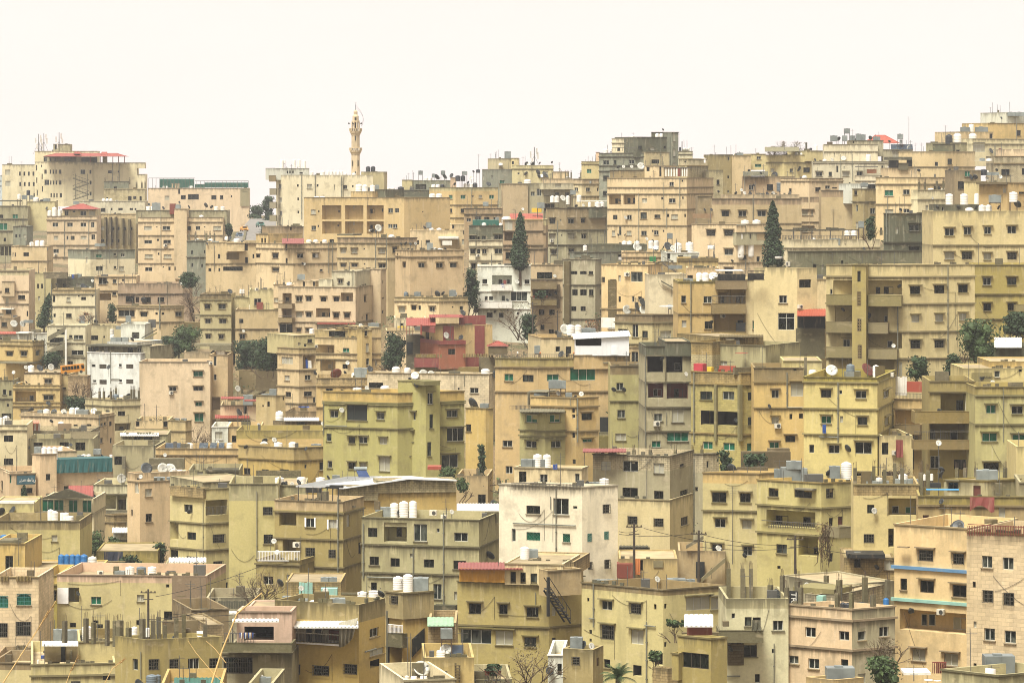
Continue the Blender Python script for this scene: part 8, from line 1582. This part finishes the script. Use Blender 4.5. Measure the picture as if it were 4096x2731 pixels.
for i,e in enumerate(EX):
    rng=random.Random(100+i)
    if e[0]=='tree':
        _,n,x,y0,y1,w_,d,label,kind=e; 
        if n=='grass_stalks':
            Y=25.; o=empty('dry_grass_stalk',(Xp(x,Y),Y,CZ-5.6),label,'reed'); P=lambda px,py:Vector((Xp(px,Y),Y,Zp(py,Y)))-o.location
            cs=[[(206,700),(222,650),(237,613),(262,592)],[(232,690),(213,672),(196,652),(188,640)],[(226,662),(215,648),(206,640)]] if kind=='g2' else [[(-2,690),(14,665),(30,640),(42,622),(56,600)],[(20,655),(36,632),(48,610)],[(60,700),(70,672),(78,655)],[(100,692),(112,668),(124,659)]]
            for k,c in enumerate(cs):
                q=MB(); pts=[P(a,b_) for a,b_ in c]; base=pts[0]+Vector((-.08,0,-1.9)) if k==0 else None; r=(.0085 if kind=='g2' and k==0 else .0032 if k else .0055)
                if base: q.tube(Vector((base.x,0,-.1)),pts[0],r*1.3,r,n=6)
                for a,b_ in zip(pts[:-1],pts[1:]): q.tube(a,b_,r,r*.8,n=6); r*=.8
                q.build('stalk',simple('straw',(226,190,126),.7,0,.2),o)
                if kind=='g1' and k!=0 or kind=='g1':
                    q=MB()
                    for _ in range(46): s=rng.uniform(0,1); a=pts[-2].lerp(pts[-1],s); q.tube(a,a+Vector((rng.uniform(0,.03),rng.uniform(-.01,.01),rng.uniform(.0,.03))),.0016,.0006,n=3)
                    sd=q.build('seed_head',simple('straw_dark',(150,116,70),.8),o)
            continue
        S=d/F; H=(y1-y0)*S; W=w_*S; o=empty(VG.get(n,('tree','tree'))[0] if 'cypress' not in n else 'cypress_tree',(Xp(x,d),d,Zp(y1,d)),label,'cypress')
        t=MB(); t.tube((0,0,-2.5),(0,0,H*.9),W*.08,.03,n=7); t.build('trunk',trunkmat(),o)
        lean=.0 if n!='leaning_cypress' else .22
        def fn(g):
            z=g.uniform(0,1); r=W*.5*(min(1,z/.12)**.6)*((1-z)**.62)*(1+.12*math.sin(z*23+g.random()*2)) ; a=g.uniform(0,6.28); q=g.uniform(.72,1.22); 
            if n=='leaning_cypress': r*=g.uniform(.55,1.25)
            return Vector((r*q*math.cos(a)+lean*H*(z-.3),r*q*math.sin(a),z*H)),Vector((math.cos(a)*.7,math.sin(a)*.7,.8))
        N=2600 if W>2.2 else 900; lb=leaves(rng,fn,N,max(.26,W*.13))
        for k in range(14):
            z=(k+.5)/14; r=W*.5*(min(1,z/.12)**.6)*((1-z)**.62)*.8; core(lb,rng,(lean*H*(z-.3),0,z*H),(r,r,H/20))
        lb.build('crown',leafmat('u'),o)
    elif e[0]=='bush':
        _,n,x0,x1,y0,y1,d,label,kind=e; S=d/F; W=(x1-x0)*S; H=(y1-y0)*S; kind={'u':'u'}.get(kind,kind)
        bare=kind in('br','or','vn'); nm={'leafy_bush':'leafy_bush','rubble_scrub':'scrub'}.get(n,n); o=empty(nm,(Xp((x0+x1)/2,d),d,Zp(y1,d)),label,'tree' if 'tree' in n else 'plants' if 'pot' in n else 'bush')
        if n=='potted_plants':
            for k in range(6):
                q=MB(); xx=-W/2+W*(k+.5)/6; q.lathe([(.12,0),(.2,.3),(.22,.32)],8,(xx,0,0)); q.build('pot',mat('rd'),o)
        t=MB(); 
        if n=='dried_vine':
            for k in range(26):
                p=Vector((rng.uniform(-.1,.5)*W,rng.uniform(-.3,.1),H*rng.uniform(.75,1)))
                for s in range(7): q=p+Vector((rng.gauss(0,.12),rng.gauss(0,.06),-H*.13*rng.uniform(.5,1.4))); t.tube(p,q,.03,.02,n=3); p=q
        else:
            for k in range(3 if not bare else 6):
                d0=Vector((rng.gauss(0,.45),rng.gauss(0,.3),1)).normalized(); branches(t,rng,Vector((rng.uniform(-.25,.25)*W,0,-1.2)),d0,H*(.42 if bare else .2)+.6,.05+.01*H,3 if bare else 2)
        t.build('trunk' if n!='dried_vine' else 'stems',trunkmat(),o)
        A=W*H; size=.34 if not bare else .16; N=int(min(8000,max(300,A*(130 if not bare else 26))))
        if bare:
            def fn(g): 
                v=Vector((g.gauss(0,.24)*W,g.gauss(0,.2)*W,H*g.uniform(.1,1))); return v,Vector((0,0,1))
            leaves(rng,fn,N,size).build('leaves',leafmat('or' if kind=='or' else 'vn' if kind=='vn' else 'br'),o)['kind']='stuff'
        else:
            cb,cs=blob_crown(rng,W,H,N,size); cb.build('crown',leafmat('g' if rng.random()<.35 else 'u'),o)
    elif e[0]=='pole':
        _,x,y0,y1,d,label=e; z0,z1=Zp(y1,d),Zp(y0,d); o=empty('utility_pole',(Xp(x,d),d,z0),label,'utility pole'); t=MB(); t.tube((0,0,-3),(0,0,z1-z0),.13,.09,n=8); t.build('pole',simple('pole_wood',(70,60,46),.8),o)
        t=MB(); t.box(-.7,.7,-.04,.04,z1-z0-.35,z1-z0-.27); t.box(-.45,.45,-.04,.04,z1-z0-.95,z1-z0-.88); t.build('crossarm',simple('pole_wood',(70,60,46),.8),o)
        for k in(-.6,-.2,.25,.6): t=MB(); t.lathe([(.05,0),(.07,.06),(.03,.14)],6,(k,0,z1-z0-.27)); t.build('insulator',mat('br'),o)
    elif e[0]=='palm':
        _,x,y0,y1,w_,d,label=e; S=d/F; H=(y1-y0)*S; W=w_*S; o=empty('palm_tree',(Xp(x,d),d,Zp(y1,d)),label,'palm tree'); t=MB(); t.tube((0,0,-4),(0,0,H*.35),.22,.18,n=8); t.build('trunk',trunkmat(),o)
        for k in range(22):
            a=2*PI*k/22+rng.uniform(-.2,.2); el=rng.uniform(.3,1.3); t=MB(); p=Vector((0,0,H*.35)); dv=Vector((math.cos(a)*math.cos(el),math.sin(a)*math.cos(el),math.sin(el))); Lr=W*.62/9
            for s in range(9):
                q=p+dv*Lr; t.tube(p,q,.02,.015,n=3,cap=False); sd=dv.cross(Vector((0,0,1))).normalized()
                for g_ in(-1,1):
                    for w2 in(0,.5):
                        r0=p.lerp(q,w2); tip=r0+sd*g_*.45*math.sin(PI*(s+1.5)/11)+dv*.3+Vector((0,0,-.12)); t.v+=[tuple(r0),tuple(r0+dv*.06),tuple(tip)]; kk=len(t.v); t.f.append((kk-3,kk-2,kk-1)); t.m.append(0)
                p=q; dv=(dv+Vector((0,0,-.13))).normalized()
            t.build('frond',leafmat('g'),o)
    elif e[0]=='wire':
        _,x0,y0,x1,y1,d=e; a=Vector((Xp(x0,d),d,Zp(y0,d))); b_=Vector((Xp(x1,d),d+6,Zp(y1,d+6))); t=MB(); p=a
        for k in range(1,17): s=k/16; q=a.lerp(b_,s)-Vector((0,0,4*s*(1-s)*(b_-a).length*.025)); t.tube(p-a,q-a,.028,n=4,cap=False); p=q
        o=t.build('power_cable',mat('bf'),None,a); tag(o,'','cable','sagging black power cables between the poles'); THINGS.append((o,'wire',(x0+x1)/2,(y0+y1)/2,None))
    elif e[0]=='bus':
        _,x0,x1,y0,y1,d=e; S=d/F; L=6.6; o=empty('minibus',(Xp((x0+x1)/2,d),d,Zp(y1,d)+.35),'orange-yellow minibus climbing the lane beside the bright white house','minibus'); o.rotation_euler=(0,-.1,.12); R=MB()
        h=2.5; sB=(x1-x0)*S/L*.92; o.scale=(sB,sB,sB); R.hexa([(-L/2,-1,.45),(L/2,-1,.45),(L/2,1,.45),(-L/2,1,.45),(-L/2,-.95,h),(L/2-.25,-.95,h),(L/2-.25,.95,h),(-L/2,.95,h)]); bm_=R.build('body',simple('bus_yellow',(206,138,44),.4,0,.25),o)
        k=6
        for i in range(k): s=-L/2+.5+(L-1.9)*i/k; q=MB(); q.box(s,s+(L-1.9)/k-.12,-1.03,-1.,h*.5,h*.86); q.build('window',GD(),o)
        q=MB(); q.box(L/2-.95,L/2-.3,-1.03,-1.,h*.48,h*.88); q.build('door_glass',GD(),o); q=MB(); q.box(L/2-.02,L/2+.02,-.85,.85,h*.5,h*.85); q.build('windscreen',GD(),o)
        for s in(-L*.3,L*.33):
            for yy in(-1.02,.82): q=MB(); q.tube((s,yy,.42),(s,yy+.2,.42),.42,n=14); q.build('wheel',mat('bf'),o)
        ta=MB(); ta.box(-L/2-.6,L/2+.9,-1.4,6,-.6,-.02); 
def car(x,y,w_,d,rgb,label,taxi=False):
    S=d/F; o=empty('parked_car',(Xp(x,d),d,Zp(y,d)),label,'car'); W=1.75; L=4.3; s=w_*S/1.9; o.scale=(s,s,s); o.rotation_euler=(0,0,.25); pm=simple('car_'+label[:6],rgb,.3,.1,.1); q=MB()
    prof=[(-L/2,.35),(-L/2,.75),(-L/2+.5,.85),(-L/2+1.1,.92),(-L/2+1.7,1.42),(L/2-1.3,1.45),(L/2-.6,.98),(L/2,.9),(L/2,.35)]
    for a,b_ in zip(prof[:-1],prof[1:]):
        wa=W/2*(.82 if a[1]>1 else 1); wb=W/2*(.82 if b_[1]>1 else 1); q.quad((-wa,a[0],a[1]),(wa,a[0],a[1]),(wb,b_[0],b_[1]),(-wb,b_[0],b_[1]))
    for sg in(-1,1): P=[(sg*W/2*(.82 if z>1 else 1),yy,z) for yy,z in prof]; q.poly(P if sg>0 else P[::-1])
    q.build('body',pm,o); q=MB(); q.quad((-.68,-L/2+1.12,.97),(.68,-L/2+1.12,.97),(.6,-L/2+1.6,1.39),(-.6,-L/2+1.6,1.39)); 
    for i in range(4): q.v[-4+i]=(q.v[-4+i][0],q.v[-4+i][1]-.03,q.v[-4+i][2]+.01)
    q.build('windscreen',GD(),o)
    for sg in(-1,1):
        q=MB(); q.box(sg*.62-.14,sg*.62+.14,-L/2-.03,-L/2,.6,.74); q.build('headlight',simple('lamp_glass',(230,226,210),.2),o)
        for yy in(-L/2+.8,L/2-.85): q=MB(); q.tube((sg*.7,yy,.32),(sg*.9,yy,.32),.32,n=12); q.build('wheel',mat('bf'),o)
    q=MB(); q.box(-.5,.5,-L/2-.02,-L/2+.01,.42,.56); q.build('grille',mat('bf'),o)
    if taxi: q=MB(); q.box(-.3,.3,0,.2,1.45,1.6); q.build('roof_sign',simple('lamp_glass',(230,226,210),.2),o)
T(0,100)
car(cx(2243),cy(1204),62/9.187,650*K,(222,150,30),'yellow taxi coming down the steep street between hillside houses',True)
car(cx(2200),cy(1262),60/9.187,628*K,(70,92,110),'dark blue car ahead of the taxi on the steep street')
T(256,100)
car(cx(40),cy(1166),66/9.187,646*K,(60,110,100),'dark green car parked by the tall cream flats with balconies')
T(0,100)
# steep street
def street():
    q=MB(); P=lambda a,b,Y:Vector((Xp(cx(a),Y),Y,Zp(cy(b),Y)-.05))
    q.quad(P(2120,1300,600*K),P(2700,1300,600*K),P(2600,1150,680*K),P(2240,1150,680*K)); q.quad(P(2240,1150,680*K),P(2600,1150,680*K),P(2560,1085,760*K),P(2300,1085,760*K))
    m,t,b=newmat('asphalt'); g=nd(t,'ShaderNodeTexCoord'); n=noise(t,g.outputs['Object'],.8,5); t.links.new(mix(t,ramp(t,n,.3,.7),(.13,.125,.11,1),(.22,.2,.17,1)),b.inputs['Base Color']); b.inputs['Roughness'].default_value=.9
    o=q.build('road',m); o['kind']='structure'
    q=MB(); q.quad(P(2225,1290,598*K)+Vector((0,0,.15)),P(2250,1290,598*K)+Vector((0,0,.15)),P(2275,1150,680*K)+Vector((0,0,.15)),P(2262,1150,680*K)+Vector((0,0,.15))); o=q.build('kerb',mat('gb')); o['kind']='structure'
street()
for a,c,y0,y1,dd,lb in ((2290,2440,920,1290,760,'tall green street tree left of the cream flats with side balconies'),(2400,2530,860,1160,740,'bushy street tree touching the balconies of the tall cream flats'),(2395,2530,1160,1310,640,'low shrubs at the foot of the tall cream flats'),(2070,2130,1130,1240,612,'small red-flecked street tree beside a signboard house')):
    x0,x1,Y=cx(a),cx(c),dd*K; S=Y/F; W=(x1-x0)*S; H=(cy(y1)-cy(y0))*S; rng=random.Random(a); o=empty('street_tree',(Xp((x0+x1)/2,Y),Y,Zp(cy(y1),Y)),lb,'tree'); t=MB(); t.tube((0,0,-3),(0,0,H*.5),.3,.15); branches(t,rng,Vector((0,0,H*.4)),Vector((.1,0,1)),H*.25,.12,2); t.build('trunk',trunkmat(),o); cb,_=blob_crown(rng,W,H,1500,.55); cb.build('crown',leafmat('u'),o)
T(768,100)
for a,c,y0,lb in ((-10,120,425,'sparse grey-brown treetop on the crest above the gabled house'),(120,165,378,'thin bare treetop rising over the gabled crest house'),(210,330,385,'spindly olive-brown treetop right of the gable on the crest')):
    x0,x1,Y=cx(a),cx(c),665*K; S=Y/F; W=(x1-x0)*S; H=(cy(500)-cy(y0))*S; rng=random.Random(c); o=empty('bare_tree',(Xp((x0+x1)/2,Y),Y,Zp(cy(500),Y)),lb,'tree'); t=MB()
    for k in range(5): branches(t,rng,Vector((rng.uniform(-.2,.2)*W,0,-2)),Vector((rng.gauss(0,.2),0,1)).normalized(),H*.4+1,.1,3)
    t.build('trunk',trunkmat(),o)
    leaves(rng,lambda g:(Vector((g.gauss(0,.22)*W,g.gauss(0,1),H*g.uniform(.35,1))),Vector((0,0,1))),260,.3).build('leaves',leafmat('br'),o)['kind']='stuff'
# ---------------- minaret ----------------
def minaret(px,Y):
    T(256,100); S=Y/F; R=lambda v:v/9.187*S/2; z=lambda v:Zp(cy(v),Y); zb=z(760); x=Xp(px,Y); st=simple('minaret_stone',(214,194,156),.9,0,.25,.85,.7); o=empty('minaret',(x,Y,zb-8),'slender stone minaret with two ringed balconies and a crescent finial','minaret'); z0=zb-8
    def lat(nm,prof,n=8,m=None,rot=0): q=MB(); q.lathe([(r,zz-z0) for r,zz in prof],n); e=q.build(nm,m or st,o); e.rotation_euler=(0,0,PI/8 if n==8 else 0); return e
    lat('lower_shaft',[(R(86),zb-8),(R(84),z(690)),(R(82),z(500))]); lat('upper_shaft',[(R(82),z(436)),(R(80),z(320))])
    for t_,b_,n in((436,500,'a'),(257,322,'b')):
        lat('balcony_corbel',[(R(82),z(b_)),(R(86),z(b_-4)),(R(88),z(b_-14)),(R(104),z(b_-22)),(R(106),z(b_-30)),(R(110),z(b_-32)),(R(110),z(b_-38)),(R(80),z(b_-38))],16)
        k=20; q=MB()
        for i in range(k):
            a=2*PI*i/k; q=MB(); q.tube((R(107)*math.cos(a),R(107)*math.sin(a),z(b_-38)-z0),(R(107)*math.cos(a),R(107)*math.sin(a),z(t_+3)-z0),R(8),n=6); q.build('baluster',st,o)
        lat('balcony_rail',[(R(104),z(t_+4)),(R(113),z(t_+4)),(R(113),z(t_)),(R(102),z(t_))],20)
        for i in range(8): a=2*PI*i/8; q=MB(); q.tube((R(108)*math.cos(a),R(108)*math.sin(a),z(b_-38)-z0),(R(108)*math.cos(a),R(108)*math.sin(a),z(t_)-z0),R(13),n=6); q.build('rail_post',st,o)
    lat('lantern_core',[(R(46),z(285)),(R(46),z(190))],8,simple('interior_painted_shade',(74,62,48),.95,0,.4))  # lantern core takes the painted shade colour of the recesses
    for i in range(8):
        a=2*PI*i/8+PI/8; c=Vector((R(70)*math.cos(a),R(70)*math.sin(a),0)); q=MB(); q.tube(c+Vector((0,0,z(285)-z0)),c+Vector((0,0,z(200)-z0)),R(14),n=6); q.build('lantern_column',st,o)
    lat('lantern_roof',[(R(68),z(206)),(R(78),z(200)),(R(80),z(188)),(R(50),z(186))]); lat('neck',[(R(58),z(190)),(R(56),z(152)),(R(58),z(150)),(R(36),z(132)),(R(34),z(128)),(R(36),z(112)),(R(32),z(100)),(R(20),z(93)),(R(6),z(90))],16)
    lat('finial',[(R(6),z(92)),(R(4),z(75)),(R(9),z(72)),(R(4),z(69)),(R(4),z(58)),(R(9),z(55)),(R(4),z(51)),(R(3),z(34))],8,mat('bf'))
    q=MB(); cz=z(24)-z0; r=R(10)
    for i in range(12):
        a,b_=[math.radians(120+300*k/12) for k in(i,i+1)]; q.tube((r*math.cos(a),0,cz+r*math.sin(a)),(r*math.cos(b_),0,cz+r*math.sin(b_)),R(4),n=4)
    q.build('crescent',mat('bf'),o)
    for dx,ya,yb,w_ in((0,330,370,9),(-30,552,605,6),(26,552,605,6),(0,655,690,9),(0,158,184,16)):
        rr=R(80)*.95 if ya>300 else R(58); q=MB(); q.box(R(dx*2)-R(w_),R(dx*2)+R(w_),-rr-.12,-rr+.2,z(yb)-z0,z(ya)-z0); q.build('slit_window',mat('gl'),o)
    for dx in(-48,-12,42): q=MB(); p=Vector((R(dx*2),-R(60),z(214)-z0)); q.tube(p,p+Vector((.35 if dx>0 else -.35,-.4,0)),.06,.2,n=8); q.build('loudspeaker',simple('metal_grey',(104,104,98),.5,.4),o)
    for k in range(2):
        q=MB(); p=Vector((R(10),0,z(50+k*20)-z0)); e_=Vector((R(104+k*10),0,z(240)-z0)); prev=p
        for i in range(1,11): s=i/10; c=p.lerp(e_,s)+Vector((math.sin(PI*s)*.9,0,0)); q.tube(prev,c,.025,n=3,cap=False); prev=c
        q.build('cable',mat('mt'),o)
for e in EX:
    if e[0]=='minaret': minaret(e[1],e[2])
# ---------------- terrain ----------------
G=np.array(GP_); 
def ground(xs,ys):
    out=np.empty(xs.shape); 
    for i in range(xs.size):
        x,y=xs.flat[i],ys.flat[i]; d2=(G[:,0]-x)**2+((G[:,1]-y)*.9)**2+9; w=1/d2**2; out.flat[i]=(w*G[:,2]).sum()/w.sum()
    return out
xs=np.concatenate([[-2500,-1200,-500],np.arange(-260,261,6),[500,1200,2500]]); ys=np.concatenate([[-300,-40,0,28,60,110,160,200],np.arange(212,1120,7),[1180,1260,1400,1800,3000,6000]])
XX,YY=np.meshgrid(xs,ys); ZZ=ground(XX,YY)-4.0
lim=CZ-.149*YY-4
ZZ=np.where(YY<212,np.minimum(ZZ,lim-3),ZZ); ZZ[YY<30]=CZ-5.6; ZZ[YY==60]=CZ-15; ZZ[YY>1150]-=8; ZZ[YY>1300]=CZ-40; ZZ[YY>2500]=CZ-90
rr=np.random.RandomState(3); ZZ+=np.where((YY>205)&(YY<1150),rr.uniform(-.35,.35,ZZ.shape),0)
nx,ny=len(xs),len(ys); V=np.stack([XX,YY,ZZ],-1).reshape(-1,3); Fc=[(j*nx+i,j*nx+i+1,(j+1)*nx+i+1,(j+1)*nx+i) for j in range(ny-1) for i in range(nx-1)]
me=D.meshes.new('hillside'); me.from_pydata(V.tolist(),[],Fc); m,t,b=newmat('hill_earth'); tc=nd(t,'ShaderNodeTexCoord'); P=tc.outputs['Object']
n1=noise(t,P,.12,4); n2=noise(t,P,1.6,6,None,.7); c=mix(t,ramp(t,n1,.42,.58),lin((150,128,92),.8),lin((92,96,54),.8)); c=mix(t,ramp(t,n2,.35,.7),c,lin((108,90,64),.7)); n3=noise(t,P,5,3); c=mix(t,ramp(t,n3,.6,.7),c,lin((196,178,140),.8)); t.links.new(c,b.inputs['Base Color']); b.inputs['Roughness'].default_value=1
bp=nd(t,'ShaderNodeBump'); bp.inputs['Distance'].default_value=.5; t.links.new(n2,bp.inputs['Height']); t.links.new(bp.outputs[0],b.inputs['Normal']); me.materials.append(m)
o=add('hillside',me); o['kind']='structure'
# rubble and weeds lying between the houses
rng=random.Random(5); q=MB()
for _ in range(5200):
    x=rng.uniform(-95,95); y=rng.uniform(250,620); 
    if abs(x)>y*.16: continue
    q.v; s=rng.uniform(.12,.5); zi=int(np.searchsorted(ys,y)); xi=int(np.searchsorted(xs,x)); z=ZZ[min(zi,ny-1),min(xi,nx-1)]
    q.box(x-s/2,x+s/2,y-s/2,y+s/2*rng.uniform(.5,1),z-.4,z+s*rng.uniform(.3,.9))
o=q.build('rubble',mat('gb')); o['kind']='stuff'
def gz(x,y): return ZZ[min(int(np.searchsorted(ys,y)),ny-1),min(int(np.searchsorted(xs,x)),nx-1)]
def wfn(g):
    y=g.uniform(250,640); x=g.uniform(-.155,.155)*y; return Vector((x,y,gz(x,y)+g.uniform(-.2,.5))),Vector((0,0,1))
o=leaves(rng,wfn,24000,.45).build('weeds',leafmat('g')); o['kind']='stuff'
# ---------------- labels of roof and wall things ----------------
used_={}
grp={}
for r,ty,px,py,b in THINGS:
    key=(id(b) if b else 0,{'wd':'wd','dd':'dd'}.get(ty,ty)); grp.setdefault(key,[]).append((px,py,r,ty,b))
for key,L in grp.items():
    L.sort(key=lambda q:(q[0],q[1])); n=len(L); ty=L[0][3]; b=L[0][4]
    if ty=='wire': 
        L.sort(key=lambda q:q[1])
        for i,q in enumerate(L): q[2]['label']='%s of the sagging black power cables strung between the poles'%(['highest','second highest','third highest','fourth highest','fifth highest','sixth highest','seventh highest','eighth highest','ninth highest','lowest'][min(i,9)])
        continue
    if ty.startswith('own:'): one=OWN[ty[4:]][1]; many=one+'s' if one[-1]!='s' else one; g=None
    else: one,many=KN[ty][0],KN[ty][1]
    sh=b['short']; sh=sh if sh.split()[0] in('the',) else 'the '+sh
    for i,q in enumerate(L):
        if n==1: lab='%s on %s'%(one,sh)
        elif n==2: lab='%s of two %s on %s'%(('left','right')[i],many,sh)
        else: lab='%s of the %s on %s'%(ORD[i] if i<n-1 else 'rightmost',many,sh)
        q[2]['label']=' '.join(lab.split()[:16])
        if ty.startswith('own:') and n>1: q[2]['group']=many+' on '+sh
# ---------------- haze ----------------
if HAZE:
    q=MB(); q.box(-420,420,-40,1250,-60,CZ+75); m=D.materials.new('haze'); m.use_nodes=True; t=m.node_tree; t.nodes.remove(t.nodes['Principled BSDF']); v=nd(t,'ShaderNodeVolumePrincipled'); v.inputs['Color'].default_value=(.93,.94,.95,1); v.inputs['Density'].default_value=HAZE; v.inputs['Anisotropy'].default_value=.2
    t.links.new(v.outputs[0],t.nodes['Material Output'].inputs['Volume']); o=q.build('haze',m); o['kind']='stuff'
print('objects',len(D.objects))
